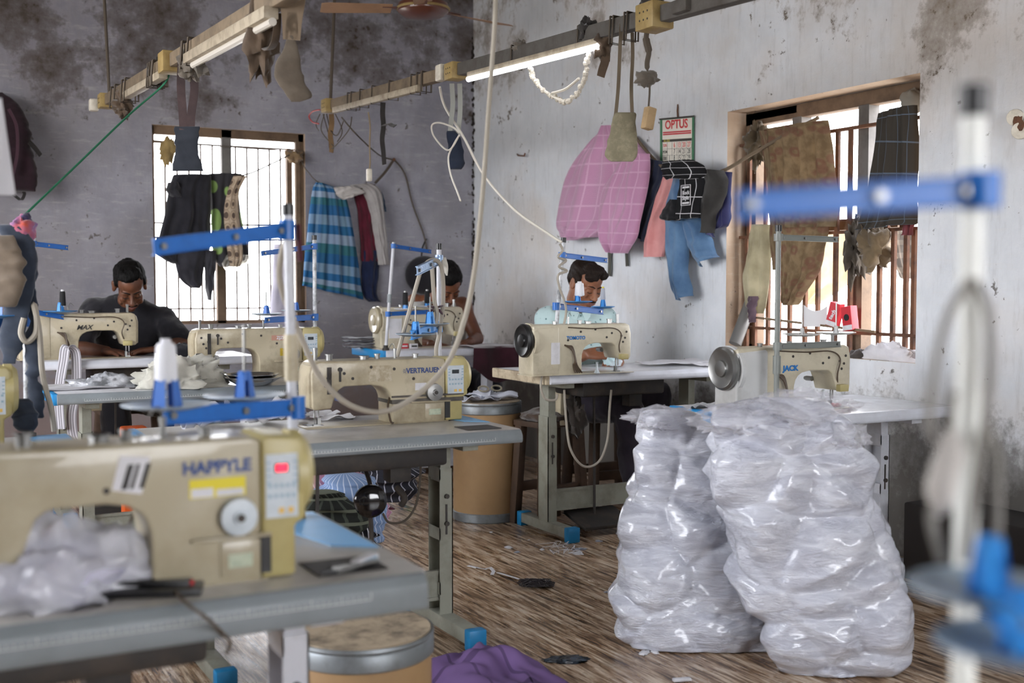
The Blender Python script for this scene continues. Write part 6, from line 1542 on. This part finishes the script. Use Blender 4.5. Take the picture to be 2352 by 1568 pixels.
# ---- on the table of the man in the vest
for k in range(4):
    flatpiece(['lowest folded dark denim on the blue-ended table', 'second folded dark denim from below on the blue-ended table', 'third folded dark denim from below on the blue-ended table', 'topmost folded dark denim on the blue-ended table'][k], pZ(836, 800, TD) + V((.0, .05, .003 + k * .018)), .20, .14, .1 * k - .1, cloth('dark_denim_%d' % k, '#22283a', '#171b28'), k + 70, .004, 'folded_denim', 'folded denim', 'folded denim', curl=.012)
for k, (x, lab) in enumerate(((905, 'white cigarette packet end left of the red one'), (928, 'red cigarette packet on the white table of the man in the vest'), (950, 'white cigarette packet right of the red one'))):
    q = pZ(x, 800, TD); o = thing('packet', lab, 'packet', tuple(q), 0, 'packets on the white table')
    MB().bx(-.024, .024, -.012, .012, 0, .030).build('carton', m_redbox if k == 1 else m_sticker, o, bevel=.0015, smooth=0)
    MB().bx(-.018, .018, -.0128, -.0118, .010, .020).build('print', m_sticker if k == 1 else m_txt_black, o, smooth=0)
tag(MB().lathe([(.05, .0), (.06, .003), (.085, .030), (.09, .033), (.082, .030), (.055, .006), (.003, .005)], 28, (pY(965, 700, mD.location.y).x, mD.location.y, mD.location.z + fD[3] - .004)).build('white_dish', m_white_en, None), 'white shallow dish resting on the machine of the man in the vest', 'dish')
ym = d_l.y
mc = pZ(1150, 795, TD)
def fnm(u, v, back):
    # lies on the table then falls over the front edge
    x = lerp(pY(1085, 800, ym).x, pY(1192, 800, ym).x, u) + .04 * v * (u - .3); L = .42 * v
    flat = .20
    if L < flat: y, z = ym + flat - L, TD + .008
    else: y, z = ym - .03 - .012 * math.sin(u * 9), TD + .006 - (L - flat) * (.55 + .45 * math.sin(PI * u))
    z += .004 * noise.noise(V((u * 5, v * 5, 0))) ; y += .006 * noise.noise(V((u * 6, v * 3, 3)))
    return V((x, y - (0 if back else .003), z + (0 if back else .003)))
tag(slab('maroon_cloth', fnm, 30, 36, cloth('dark_maroon_cloth', '#3d1a26', '#2b1119'), None), 'dark maroon cloth hanging over the front edge of the white table in the room corner', 'cloth')
# ---- on the table of the man in the mint shirt
for k, (x, y, rz, lab) in enumerate(((1640, 838, .1, 'sheet of white paper at the right end of the mint shirt man\'s table'), (1580, 834, .25, 'middle white paper sheet fanned out on the mint shirt man\'s table'), (1535, 838, -.1, 'left thin grey paper sheet on the mint shirt man\'s table'))):
    flatpiece(lab, pZ(x, y, TT) + V((0, 0, .003 + .003 * k)), .30, .20, rz, m_sticker, k + 80, .003, 'paper_sheet', 'paper sheet', 'papers on the white table', curl=.012)
q = pZ(1371, 858, TT)
tag(MB().lathe([(.013, 0), (.015, .004), (.010, .012), (.006, .02), (.005, .05), (.008, .056)], 16, q).build('spool_pin', m_panel, None), 'small upright white spool pin on the mint shirt man\'s table', 'spool pin')
q = pZ(1890, 936, TJ)
tag(MB().lathe([(.010, 0), (.012, .004), (.010, .03), (.006, .075), (.004, .078)], 16, q).build('spool_pin', m_panel, None), 'small upright white spool pin on the table under the right window', 'spool pin')
xw, yw_ = mJ.location.x + (.5 - .062) * (fJ[2] - fJ[1]), mJ.location.y
tag(crumple('red_thread', V((xw, yw_ - .02, TJ + .005)), (.028, .02, .012), M('red_thread_tuft', '#b3262d', .8), None, 41, .8, 18, 10), 'tuft of red thread under the needle beneath the right window', 'thread tuft')
flatpiece('grey film strip on the blue end of the table behind the bags', pZ(1610, 935, TJ), .20, .06, .4, cloth('grey_film', '#9a9b9f'), 90, .004, 'film_strip', 'film strip', curl=.02)
tag(crumple('white_papers', V((XR - .12, pX(1715, 790, XR).y, TJ + .0)), (.05, .10, .02), m_sticker, None, 42, .4, 24, 12), 'white papers lying at the back of the table below the right window', 'papers') if False else None
# bottles at the right wall foot
for k, (x, y, lab) in enumerate(((2138, 1290, 'clear bottle with orange label on the floor at the right wall'),)):
    q = pZ(x, y, 0); o = thing('plastic_bottle', lab, 'bottle', tuple(q))
    MB().lathe([(.03, 0), (.036, .006), (.036, .14), (.016, .20), (.013, .215)], 20).build('bottle_body', m_clear, o)
    MB().lathe([(.0365, .05), (.0368, .055), (.0368, .10), (.0365, .105)], 20).build('label_band', M('orange_band', '#d9622a', .5), o); MB().lathe([(.015, .21), (.015, .235), (.01, .237)], 14).build('bottle_cap', M('red_cap', '#c93a22', .4), o)
# rags on the left stand
Yl = v_fr.y + .60 - .05
def ragl(label, rows, mat, seed, dz=0.0, ratio=.25):
    d = dof_d(pY(60, 700, Yl)) - dz
    return tag(blob('hanging_rag', rows, d, ratio, mat, None, 30, 44, amp=(.02, .012, .004), seed=seed, power=2.2, freq=(6, 9, 22)), label, 'rag', 'rags on the left stand')
m_jeanrag = cloth('dark_denim_rag', '#3a4250', '#262c37'); m_tanrag = cloth('taupe_rag', '#776a5c', '#594f45')
ragl('long dark denim rag hanging along the left stand', R3((515, 0, 45), (560, 18, 72), (620, 30, 74), (700, 22, 68), (780, 10, 50), (835, 8, 34)), m_jeanrag, 1, .06)
ragl('taupe rag hanging left of the denim rag on the left stand', R3((540, -30, 30), (580, -20, 46), (640, -12, 48), (705, -18, 30)), m_tanrag, 2, .10)
ragl('second dark denim strip hanging right of the pole on the left stand', R3((600, 62, 76), (700, 66, 84), (800, 68, 86), (900, 70, 92), (960, 82, 94)), m_jeanrag, 3, .04)
ragl('slate rag tucked at the foot of the left stand', R3((915, 36, 62), (940, 32, 76), (975, 36, 80), (990, 48, 72)), m_jeanrag, 4, .12)
tag(crumple('orange_blue_knot', pY(56, 530, Yl - .03), (.035, .03, .045), cloth('orange_blue_cloth', '#c4532a', '#2b6fb4'), None, 71, .5, 24, 16, flatten=False), 'orange and blue cloth knot on top of the left stand', 'knot')
tag(crumple('purple_knot', pY(60, 505, Yl - .03), (.018, .018, .02), cloth('dark_purple_cloth', '#3a3350'), None, 72, .4, 18, 12, flatten=False), 'small dark purple cloth cap above the orange knot', 'knot')
cable('grey hose looped along the left stand', [pY(x, y, Yl - .08) for x, y in ((55, 730), (48, 765), (62, 785), (82, 765), (84, 725), (78, 700), (90, 760), (98, 860), (118, 940), (125, 990))], .009, m_hose, 'hose', 'hose', seg=8)
cable('coiled grey cable wound on the stand of the man in the mint shirt', [pY(x, y, t_fl.y + .02) for x, y in ((1286, 560), (1292, 575), (1282, 590), (1300, 598), (1284, 612), (1302, 622), (1282, 632), (1285, 660), (1296, 690), (1300, 720), (1288, 770), (1270, 810), (1250, 850), (1242, 885), (1252, 915), (1275, 918), (1280, 905))], .0062, m_hose, 'cable', seg=8)
cable('grey hose arched over the foil arm of the middle stand, left side', [pY(x, y, v_fr.y + .54) for x, y in ((912, 818), (925, 770), (940, 715), (958, 650), (968, 620), (985, 600), (1005, 600), (1016, 625), (1018, 690), (1010, 760), (1002, 800), (1004, 835))], .0085, m_hose, 'hose', 'hose', seg=8)
cable('grey hose hanging straight beside the pole of the middle stand', [pY(x, y, v_fr.y + .53) for x, y in ((992, 612), (994, 640), (998, 690), (1004, 720), (1000, 750))], .0085, m_hose, 'hose', 'hose', seg=8)
cable('cables dangling below the mint shirt man\'s table', [pY(x, y, t_fl.y + .10) for x, y in ((1296, 895), (1300, 960), (1310, 1030), (1340, 1070), (1375, 1060), (1395, 1010), (1400, 940), (1404, 895))], .006, m_hose)
tag(crumple('lint_clump', pY(1320, 955, t_fl.y + .25), (.05, .05, .10), cloth('greasy_lint', '#38322d', '#211d1a'), None, 73, .8, 24, 18, flatten=False), 'greasy lint clump hanging under the mint shirt man\'s table', 'lint')
tag(MB().bx(pX(2230, 1240, XR - .05).x - .25, XR - .03, .9, pX(2185, 1250, XR).y, 0, .33).build('dark_box', M('dark_tarp', '#2a2624', .8), None, bevel=.01), 'dark covered box along the foot of the right wall at the right edge', 'box')
# ================================================================ people
def remeshed(name, mb, voxel, mat, parent, it=4, disp=None):
    tmp = mb.build('tmp', mat, None, recenter=False, smooth=0, fix=True)
    md = tmp.modifiers.new('r', 'REMESH'); md.mode = 'VOXEL'; md.voxel_size = voxel; md.use_smooth_shade = True
    if it: sm = tmp.modifiers.new('s', 'SMOOTH'); sm.iterations = it; sm.factor = .5
    bpy.context.view_layer.update()
    dg = bpy.context.evaluated_depsgraph_get(); me = bpy.data.meshes.new_from_object(tmp.evaluated_get(dg))
    old = tmp.data; bpy.data.objects.remove(tmp); bpy.data.meshes.remove(old)
    mi = wm(parent).inverted() if parent else Matrix()
    if disp:
        ns = [v.normal.copy() for v in me.vertices]
        for v, n_ in zip(me.vertices, ns): v.co = v.co + n_ * disp(v.co)
    me.transform(mi)
    me.polygons.foreach_set('use_smooth', [True] * len(me.polygons))
    me.materials.clear(); me.materials.append(mat); me.name = name
    o = bpy.data.objects.new(name, me); COL.objects.link(o); o.parent = parent
    return o
def loft(mb, rings, seg=22):
    """closed body through rings (centre, half-width vector, half-depth vector)"""
    base = len(mb.v); n = len(rings)
    for c, a, b in rings:
        for k in range(seg):
            t = 2 * PI * k / seg; ct, st = math.cos(t), math.sin(t)
            e = (abs(ct) ** 2.4 + abs(st) ** 2.4) ** (-1 / 2.4)
            mb.v.append(V(c) + V(a) * ct * e + V(b) * st * e)
    for i in range(n - 1):
        for k in range(seg):
            p = base + i * seg + k; q = base + i * seg + (k + 1) % seg
            mb.f.append([p, q, q + seg, p + seg])
    mb.f.append([base + k for k in range(seg)][::-1]); mb.f.append([base + (n - 1) * seg + k for k in range(seg)])
def skin(name, hexc, dark):
    t = NT(name); t.set(Roughness=.48, Subsurface_Weight=.12); t.b.inputs['Subsurface Radius'].default_value = (.012, .005, .003); t.b.inputs['Subsurface Scale'].default_value = .5
    co = t.coord(); t.color(t.mix(t.ramp(t.noise(co, 14, 4), [(.35, BW0), (.7, BW1)]), lin(hexc), lin(dark))); t.bump(t.noise(co, 140, 3), .15, .002)
    return t.m
def hairm(name, hexc):
    t = NT(name); t.set(Roughness=.6); t.b.inputs['Specular IOR Level'].default_value = .15; co = t.coord('Object', (60, 60, 14)); f = t.noise(co, 3, 3, .6)
    t.color(t.mix(f, lin('#060606'), lin(hexc))); t.bump(f, .8, .006); return t.m
def hand(mb, w, d, back, s=1.0, side=1, curl=(.5, .55, .6, .7), spread=.10, thumb=(.55, .4), twist=0.0):
    """w wrist, d finger direction, back = out of the back of the hand; side = +1: thumb towards d x back"""
    w = V(w); d = V(d).normalized(); b = V(back); b = (b - d * b.dot(d)).normalized(); r = d.cross(b).normalized() * side
    lens = ((.040, .025, .020), (.045, .028, .021), (.041, .026, .020), (.031, .020, .017))
    for i in range(4):
        u = (1.5 - i) / 1.5            # +1 index ... -1 little
        k = w + d * (.088 - .006 * abs(u) - (.006 if i == 3 else 0)) * s + r * (u * .031) * s + b * (.004 * (1 - abs(u))) * s
        mb.limb([w + r * u * .018 * s, w + d * .045 * s + r * u * .028 * s, k], [.016 * s, .015 * s, .0115 * s], 10)
        p = k; dr = (d + r * u * spread).normalized(); pts = [p]; ang = 0
        for j, L in enumerate(lens[i]):
            ang += curl[i] * (.75 if j == 0 else .9)
            dj = dr * math.cos(ang) - b * math.sin(ang)
            p = p + dj * L * s; pts.append(p)
        mb.limb(pts, [.0098 * s, .0092 * s, .0084 * s, .0072 * s], 10)
    t0 = w + d * .022 * s + r * .022 * s; t1 = t0 + (d * .75 + r * thumb[0] - b * .30).normalized() * .042 * s
    t2 = t1 + (d * .95 + r * thumb[1] * .5 - b * .25).normalized() * .032 * s; t3 = t2 + (d * 1.0 - b * .35).normalized() * .024 * s
    mb.limb([t0, t1, t2, t3], [.015 * s, .0125 * s, .0105 * s, .0082 * s], 10)
def head_parts(c, fwd, upv, s):
    f = V(fwd).normalized(); u = V(upv); u = (u - f * u.dot(f)).normalized(); r = f.cross(u).normalized()
    m = Matrix((r, f, u)).transposed() * s
    c = V(c)
    return (lambda x, y, z: c + m @ V((x, y, z))), m
def person(spec):
    s = spec['s']; J = {k: V(v) for k, v in spec['j'].items()}
    root = thing('person', spec['label'], 'person', (J['pelvis'].x, J['pelvis'].y, spec.get('z', 0.0)))
    H, hm = head_parts(J['head'], spec['fwd'], spec['up'], s)
    mb = MB(); E = lambda c, r, M_=None: mb.ell(H(*c), r, hm if M_ is None else hm @ M_, 20, 14)
    # skull and face
    E((0, -.018, .036), (.073, .092, .080)); E((0, .030, .040), (.063, .060, .062)); E((0, .040, -.030), (.058, .050, .062))
    E((0, .030, -.078), (.047, .050, .036)); E((0, .066, -.098), (.023, .021, .019)); E((0, -.05, -.02), (.055, .045, .06))
    for q in (-1, 1):
        E((q * .038, .060, -.030), (.021, .026, .020)); E((q * .027, .082, .014), (.025, .011, .0085))
        E((q * .030, .077, -.006), (.0165, .0145, .0125)); E((q * .0125, .102, -.042), (.009, .010, .0075))
        E((q * .050, .030, -.070), (.014, .03, .022))
        ear = Matrix.Rotation(q * .35, 3, 'Z')
        E((q * .076, -.006, -.004), (.009, .019, .031), ear); E((q * .080, .000, -.022), (.007, .012, .012), ear); E((q * .083, -.012, .008), (.006, .010, .020), ear)
    mb.limb([H(0, .086, .010), H(0, .098, -.012), H(0, .112, -.036)], [.0085 * s, .009 * s, .0125 * s], 12); E((0, .113, -.040), (.0125, .0115, .0105))
    E((0, .093, -.064), (.025, .010, .0065)); E((0, .091, -.075), (.021, .010, .0075)); E((0, .082, -.070), (.034, .014, .02))
    # neck, trunk
    nb = J['neck']; mb.limb([H(0, -.030, -.040), H(0, -.035, -.10), nb - V((0, 0, .02))], [.054 * s, .052 * s, .060 * s], 18)
    sl, sr = J['shl'], J['shr']; ax = (sr - sl).normalized(); half = (sr - sl).length / 2
    pel = J['pelvis']; mid = (sl + sr) / 2; spine = (mid - pel); dn = ax.cross(spine.normalized()).normalized()
    tr = [(pel - V((0, 0, .06)), ax * .13 * s, dn * .09 * s), (pel + spine * .12, ax * .155 * s, dn * .115 * s), (pel + spine * .38, ax * .145 * s, dn * .105 * s), (pel + spine * .68, ax * .165 * s, dn * .112 * s),
          (pel + spine * .90, ax * (half + .02), dn * .098 * s), (mid + spine * .035, ax * half * .92, dn * .075 * s), (lerp(mid, nb, .55) + spine * .01, ax * half * .55, dn * .06 * s), (nb, ax * .055 * s, dn * .052 * s)]
    loft(mb, tr)
    arms = []
    for k in ('l', 'r'):
        sh, el, wr = J['sh' + k], J['el' + k], J['wr' + k]
        mb.limb([sh, sh.lerp(el, .35), el], [.058 * s, .047 * s, .040 * s], 16); mb.limb([el, el.lerp(wr, .3), wr], [.040 * s, .040 * s, .0255 * s], 16)
        mb.ell(sh, .062 * s)
        mb.limb([nb.lerp(sh, .15) - V((0, 0, .012)), nb.lerp(sh, .6) - V((0, 0, .012)), sh], [.052 * s, .052 * s, .055 * s], 14)
        arms.append((sh, el, wr))
    for h in spec['hands']: hand(mb, *h[:3], s=s * .98, **h[3])
    for k in ('l', 'r'):
        if 'kn' + k in J:
            hp = pel + ax * (-.085 if k == 'l' else .085) * s - V((0, 0, .03))
            mb.limb([hp, hp.lerp(J['kn' + k], .5), J['kn' + k]], [.085 * s, .075 * s, .055 * s], 16); mb.limb([J['kn' + k], J['kn' + k].lerp(J['ft' + k], .35), J['ft' + k] + V((0, 0, .08))], [.055 * s, .054 * s, .036 * s], 16)
            ft = J['ft' + k] + V((0, 0, .035)); mb.limb([ft + V((0, 0, .02)), ft + V(spec.get('toe', (0, -1, 0))) * .11 * s, ft + V(spec.get('toe', (0, -1, 0))) * .17 * s], [.038 * s, .034 * s, .024 * s], 12)
    body = remeshed('body', mb, .0052, spec['skin'], root, 3)
    # hair
    hb = MB(); hE = lambda c, r, M_=None: hb.ell(H(*c), r, hm if M_ is None else hm @ M_, 24, 16)
    for c, r in spec['hair']: hE(c, r)
    hs = spec.get('hseed', 1.0)
    hi = hm.inverted(); hc = J['head']
    def hd(p):
        q = hi @ (p - hc)
        return s * (.004 * noise.noise(V((q.x * 90 + hs, q.y * 30, q.z * 60))) + .006 * noise.noise(V((q.x * 28, q.y * 22 + hs, q.z * 26))))
    remeshed('hair', hb, .0055, spec['hairm'], root, 1, hd)
    # brows, lashes, lips
    br = MB()
    for q in (-1, 1): br.limb([H(q * .010, .0945, .016), H(q * .026, .0935, .0225), H(q * .045, .079, .017)], [.0034 * s, .0040 * s, .0026 * s], 8, .8)
    br.build('eyebrows', spec['hairm'], root, world=True, smooth=179)
    el_ = MB()
    for q in (-1, 1): el_.limb([H(q * .016, .0885, -.0125), H(q * .030, .0925, -.0155), H(q * .044, .0845, -.0125)], [.0013 * s, .0020 * s, .0013 * s], 6)
    el_.build('eyelashes', m_hair_dark, root, world=True, smooth=179)
    lp = MB(); lp.limb([H(-.021, .0955, -.069), H(0, .1035, -.0675), H(.021, .0955, -.069)], [.0028 * s, .0045 * s, .0028 * s], 8); lp.limb([H(-.018, .0935, -.0745), H(0, .1005, -.0765), H(.018, .0935, -.0745)], [.0030 * s, .0052 * s, .0030 * s], 8)
    lp.build('lips', m_lips, root, world=True, smooth=179)
    if spec.get('beard'):
        bb = MB(); bb.limb([H(-.026, .092, -.062), H(0, .1055, -.0575), H(.026, .092, -.062)], [.0032 * s, .0046 * s, .0032 * s], 8)
        if spec['beard'] > 1: bb.ell(H(0, .080, -.106), (.022 * s, .012 * s, .014 * s), hm * (1 / s), 14, 10)
        bb.build('facial_hair', spec['hairm'], root, world=True, smooth=179)
    # clothing
    def wr_(p): return .007 * noise.noise(p * 11) + .005 * (1 - 2 * abs(noise.noise(V((p.x * 9, p.y * 9, p.z * 5)) * 1.6))) + .002 * noise.noise(p * 40)
    if spec.get('shirt'):
        sb = MB(); g = .014 * s
        loft(sb, [(c + (V((0, 0, -.02)) if i == 0 else V()), a.normalized() * (a.length + g), b.normalized() * (b.length + g)) for i, (c, a, b) in enumerate(tr[:-1])] + [(nb - V((0, 0, .012)), ax * .066 * s, dn * .062 * s)])
        fr = spec.get('sleeve', .75)
        for sh, el, wr in arms:
            e = sh.lerp(el, fr)
            sb.limb([nb.lerp(sh, .12) - V((0, 0, .016)), nb.lerp(sh, .6) - V((0, 0, .014)), sh], [.060 * s, .063 * s, .066 * s], 14)
            sb.limb([sh, sh.lerp(e, .5), e], [.074 * s, .068 * s, .066 * s], 16); sb.ell(sh, .075 * s)
        remeshed('shirt', sb, .0085, spec['shirt'], root, 2, wr_)
        cb = MB()
        cb.tube([nb + ax * math.cos(a) * .062 * s + dn * math.sin(a) * .060 * s + V((0, 0, .006 + .004 * math.sin(a))) for a in [i * PI / 12 for i in range(25)]], .012 * s, 8, False, 1.4)
        if spec.get('collar'):
            for q in (-1, 1): cb.prism([(q * .008, -.0), (q * .060, .030), (q * .055, -.02), (q * .030, -.055)], -.006, .0)
            nv0 = len(cb.v) - 16; mm = Matrix((ax, -dn if dn.y > 0 else dn, V((0, 0, 1)))).transposed()
            front = -dn if dn.y > 0 else dn
            for i in range(nv0, len(cb.v)): p = cb.v[i].copy(); cb.v[i] = nb + ax * p.x + front * (.075 * s - p.y) + V((0, 0, p.z - .005))
        cb.build('collar', spec['shirt'], root, world=True, smooth=60)
    if spec.get('vest'):
        sb = MB(); g = .008 * s
        loft(sb, [(c, a.normalized() * (a.length + g), b.normalized() * (b.length + g)) for (c, a, b) in tr[:4]] + [(pel + spine * .78, ax * (half - .02), dn * .112 * s)])
        remeshed('vest', sb, .008, spec['vest'], root, 2, lambda p: .3 * wr_(p))
        for q in (-1, 1):
            front = -dn if dn.y > 0 else dn; m_ = mid + ax * q * half * .52
            strip('vest_strap', cr([pel + spine * .74 + ax * q * half * .55 + front * .122 * s, m_ + front * .105 * s + spine * .0, m_ + spine * .085 + front * .04 * s, m_ + spine * .07 - front * .06 * s, pel + spine * .78 + ax * q * half * .5 - front * .12 * s], 5), .045 * s, spec['vest'], root, .004, wide=ax)
    if spec.get('trousers'):
        sb = MB()
        loft(sb, [(pel - V((0, 0, .075)), ax * .145 * s, dn * .105 * s), (pel + spine * .10, ax * .172 * s, dn * .13 * s), (pel + spine * .2, ax * .165 * s, dn * .125 * s)])
        for k in ('l', 'r'):
            if 'kn' + k in J:
                hp = pel + ax * (-.085 if k == 'l' else .085) * s - V((0, 0, .03))
                sb.limb([hp, hp.lerp(J['kn' + k], .5), J['kn' + k]], [.10 * s, .092 * s, .074 * s], 16); sb.limb([J['kn' + k], J['kn' + k].lerp(J['ft' + k], .5), J['ft' + k] + V((0, 0, .12))], [.074 * s, .070 * s, .056 * s], 16)
        remeshed('trousers', sb, .010, spec['trousers'], root, 2, wr_)
    return root
m_hair_dark = M('lash_black', '#0d0b0a', .6)
m_lips = M('brown_lips', '#7a4a42', .45)
sk1 = skin('brown_skin_warm', '#8a5a40', '#734830'); sk2 = skin('brown_skin_deep', '#6f4631', '#593624'); sk3 = skin('brown_skin_tan', '#7c4e36', '#653c28')
h_black = hairm('black_hair', '#12100f'); h_brown = hairm('dark_brown_hair', '#2a1d16')
# --- man in the mint shirt
t = NT('mint_dotted_cotton'); t.set(Roughness=.85); co = t.coord('Object', (34, 34, 34)); vv = t.n('ShaderNodeTexVoronoi'); vv.inputs['Scale'].default_value = 1; t.l(co, vv.inputs['Vector'])
t.color(t.mix(t.ramp(vv.outputs['Distance'], [(.0, BW1), (.15, BW1), (.19, BW0)]), lin('#b4cccd'), lin('#5a7b80'))); m_mint = t.m
yT = t_fl.y
toR = RIGHT; toC = -FH
pel1 = pY(1328, 921, yT + .80); pel1.z = .63
person(dict(label='young man in a mint dotted shirt looking down behind his sewing machine', s=1.06,
    j=dict(head=pY(1345, 652, yT + .66), neck=pY(1326, 712, yT + .76), shl=pY(1262, 736, yT + .82), shr=pY(1386, 736, yT + .72), pelvis=pel1,
           ell=pY(1275, 838, yT + .74), wrl=pY(1352, 812, yT + .44), elr=pY(1412, 828, yT + .66), wrr=pY(1420, 822, yT + .44),
           knl=V((pel1.x + .06, pel1.y - .42, .60)), ftl=V((pel1.x + .08, pel1.y - .46, .0)), knr=V((pel1.x + .36, pel1.y - .26, .66)), ftr=V((pel1.x + .40, pel1.y - .18, .0))),
    fwd=toC * .80 + toR * .52 + V((0, 0, -.42)), up=V((.05, .0, 1)), skin=sk1, hairm=h_brown,
    hair=[((0, -.026, .046), (.081, .098, .080)), ((.012, .048, .098), (.064, .050, .030)), ((.034, .078, .072), (.042, .024, .028)), ((-.040, .062, .078), (.034, .032, .026)), ((0, -.075, .005), (.066, .045, .055)), ((.072, .0, .035), (.012, .034, .032)), ((-.072, .0, .035), (.012, .034, .032))],
    hands=[(pY(1352, 812, yT + .44), toR * 1.0 + toC * .15 + V((0, 0, .05)), V((0, 0, 1)) + toC * .9, dict(side=-1, curl=(.30, .42, .50, .55), spread=.12)),
           (pY(1420, 822, yT + .44), toC * .8 - toR * .45 + V((0, 0, -.1)), V((0, 0, 1)), dict(side=-1, curl=(.4, .45, .5, .55)))],
    shirt=m_mint, collar=True, sleeve=.8, trousers=cloth('dark_plum_trousers', '#2f2a33', '#211d25'), beard=1, hseed=2.0))
# --- man in the black t-shirt
yC = c_r.y
pel2 = pY(300, 900, yC + .80); pel2.z = .64
person(dict(label='man in a black t-shirt bending over the machine in front of the left window', s=1.10,
    j=dict(head=pY(298, 655, yC + .50), neck=pY(292, 690, yC + .66), shl=pY(220, 714, yC + .72), shr=pY(374, 738, yC + .62), pelvis=pel2,
           ell=pY(176, 800, yC + .54), wrl=pY(246, 806, yC + .34), elr=pY(420, 790, yC + .48), wrr=pY(362, 801, yC + .30),
           knl=V((pel2.x - .16, pel2.y - .44, .60)), ftl=V((pel2.x - .16, pel2.y - .46, .0)), knr=V((pel2.x + .16, pel2.y - .44, .60)), ftr=V((pel2.x + .18, pel2.y - .46, .0))),
    fwd=toC * .72 + toR * .34 + V((0, 0, -.62)), up=V((-.08, -.3, 1)), skin=sk2, hairm=h_black,
    hair=[((0, -.026, .046), (.080, .098, .083)), ((.008, .035, .105), (.060, .056, .034)), ((.022, .064, .098), (.045, .030, .022)), ((0, -.075, .005), (.064, .045, .052)), ((.070, .0, .035), (.012, .032, .030)), ((-.070, .0, .035), (.012, .032, .030))],
    hands=[(pY(246, 806, yC + .34), toR * .9 + toC * .4 + V((0, 0, -.10)), V((0, 0, 1)), dict(side=-1, curl=(.28, .3, .32, .36), spread=.2)),
           (pY(362, 801, yC + .30), -toR * .95 + toC * .25 + V((0, 0, -.06)), V((0, 0, 1)), dict(side=1, curl=(.28, .32, .36, .40), spread=.2))],
    shirt=cloth('black_jersey', '#222126', '#18171b'), sleeve=.82, trousers=cloth('black_trousers', '#1d1c20'), beard=1, hseed=5.0))
# --- man in the vest
yD = d_l.y
pel3 = pY(1010, 900, yD + .86); pel3.z = .64
person(dict(label='bare-shouldered man in a white vest bending low over the machine in the room corner', s=1.12,
    j=dict(head=pY(1026, 652, yD + .52), neck=pY(1008, 684, yD + .72), shl=pY(952, 698, yD + .78), shr=pY(1062, 704, yD + .68), pelvis=pel3,
           ell=pY(928, 790, yD + .62), wrl=pY(990, 790, yD + .40), elr=pY(1096, 778, yD + .54), wrr=pY(1080, 784, yD + .36),
           knl=V((pel3.x - .16, pel3.y - .44, .60)), ftl=V((pel3.x - .16, pel3.y - .46, .0)), knr=V((pel3.x + .16, pel3.y - .44, .60)), ftr=V((pel3.x + .18, pel3.y - .46, .0))),
    fwd=toC * .62 + toR * .36 + V((0, 0, -.68)), up=V((-.1, -.4, 1)), skin=sk3, hairm=h_black,
    hair=[((0, -.022, .050), (.086, .102, .088)), ((.008, .040, .108), (.066, .056, .040)), ((.030, .068, .090), (.045, .030, .028)), ((0, -.078, .005), (.068, .046, .055)), ((.074, .0, .030), (.014, .034, .036)), ((-.074, .0, .030), (.014, .034, .036))],
    hands=[(pY(990, 790, yD + .40), toR * .9 + toC * .4 + V((0, 0, -.10)), V((0, 0, 1)), dict(side=-1, curl=(.3, .3, .35, .4), spread=.2)),
           (pY(1080, 784, yD + .36), -toR * .55 + toC * .8 + V((0, 0, -.08)), V((0, 0, 1)), dict(side=1, curl=(.28, .32, .36, .42), spread=.2))],
    vest=cloth('off_white_rib', '#b9b3a6', '#9d968a'), trousers=cloth('dark_lungi', '#2a2b33'), beard=2, hseed=9.0))
for lab, pp, yy in (('dark wooden stool under the man in the black t-shirt', pel2, 0), ('dark wooden stool under the man in the vest', pel3, 0)):
    stool(lab, (pp.x, pp.y, 0), .40, .54, 0)
tag(crumple('mint_cloth', V((pY(1408, 835, yT + .36).x, yT + .36, TT + .004)), (.045, .05, .055), cloth('mint_white_cloth', '#a9c9cb', '#d5d8e0'), None, 81, .55, 34, 22), 'mint and white cloth held under the needle by the man in the mint shirt', 'cloth')
# ================================================================ daylight and camera
w = bpy.data.worlds.new('World'); SC.world = w; w.use_nodes = True
nt = w.node_tree; bg = nt.nodes['Background']
tc = nt.nodes.new('ShaderNodeTexCoord'); sx = nt.nodes.new('ShaderNodeSeparateXYZ'); rp = nt.nodes.new('ShaderNodeValToRGB'); mr = nt.nodes.new('ShaderNodeMapRange')
nt.links.new(tc.outputs['Generated'], sx.inputs[0]); nt.links.new(sx.outputs['Z'], mr.inputs[0]); mr.inputs[1].default_value = -1; mr.inputs[2].default_value = 1
nt.links.new(mr.outputs[0], rp.inputs[0]); els = rp.color_ramp.elements
els[0].position = .42; els[0].color = SKY_GROUND; els[1].position = 1; els[1].color = SKY_ZENITH; e = els.new(.5); e.color = SKY_HORIZON
nt.links.new(rp.outputs[0], bg.inputs[0]); bg.inputs[1].default_value = SKY_STRENGTH

cam = bpy.data.cameras.new('camera'); co = bpy.data.objects.new('camera', cam); COL.objects.link(co); SC.camera = co
cam.sensor_fit = 'HORIZONTAL'; cam.sensor_width = 36; cam.lens = 36 * F / 2352
co.location = CAM; co.rotation_euler = (PI / 2 - PITCH, 0, -YAW)
cam.clip_start = .05; cam.clip_end = 200
cam.dof.use_dof = True; cam.dof.focus_distance = 5.0; cam.dof.aperture_fstop = 2.6
SC.view_settings.view_transform = 'Standard'; SC.view_settings.look = 'None'; SC.view_settings.gamma = 1
SC.view_settings.use_curve_mapping = False; SC.view_settings.exposure = EXPOSURE
SC.cycles.max_bounces = 8; SC.cycles.diffuse_bounces = 4; SC.cycles.glossy_bounces = 3; SC.cycles.transmission_bounces = 4; SC.cycles.transparent_max_bounces = 8
SC.cycles.caustics_reflective = False; SC.cycles.caustics_refractive = False
SC.cycles.sample_clamp_indirect = 6
SC.cycles.use_adaptive_sampling = True; SC.cycles.adaptive_threshold = .02
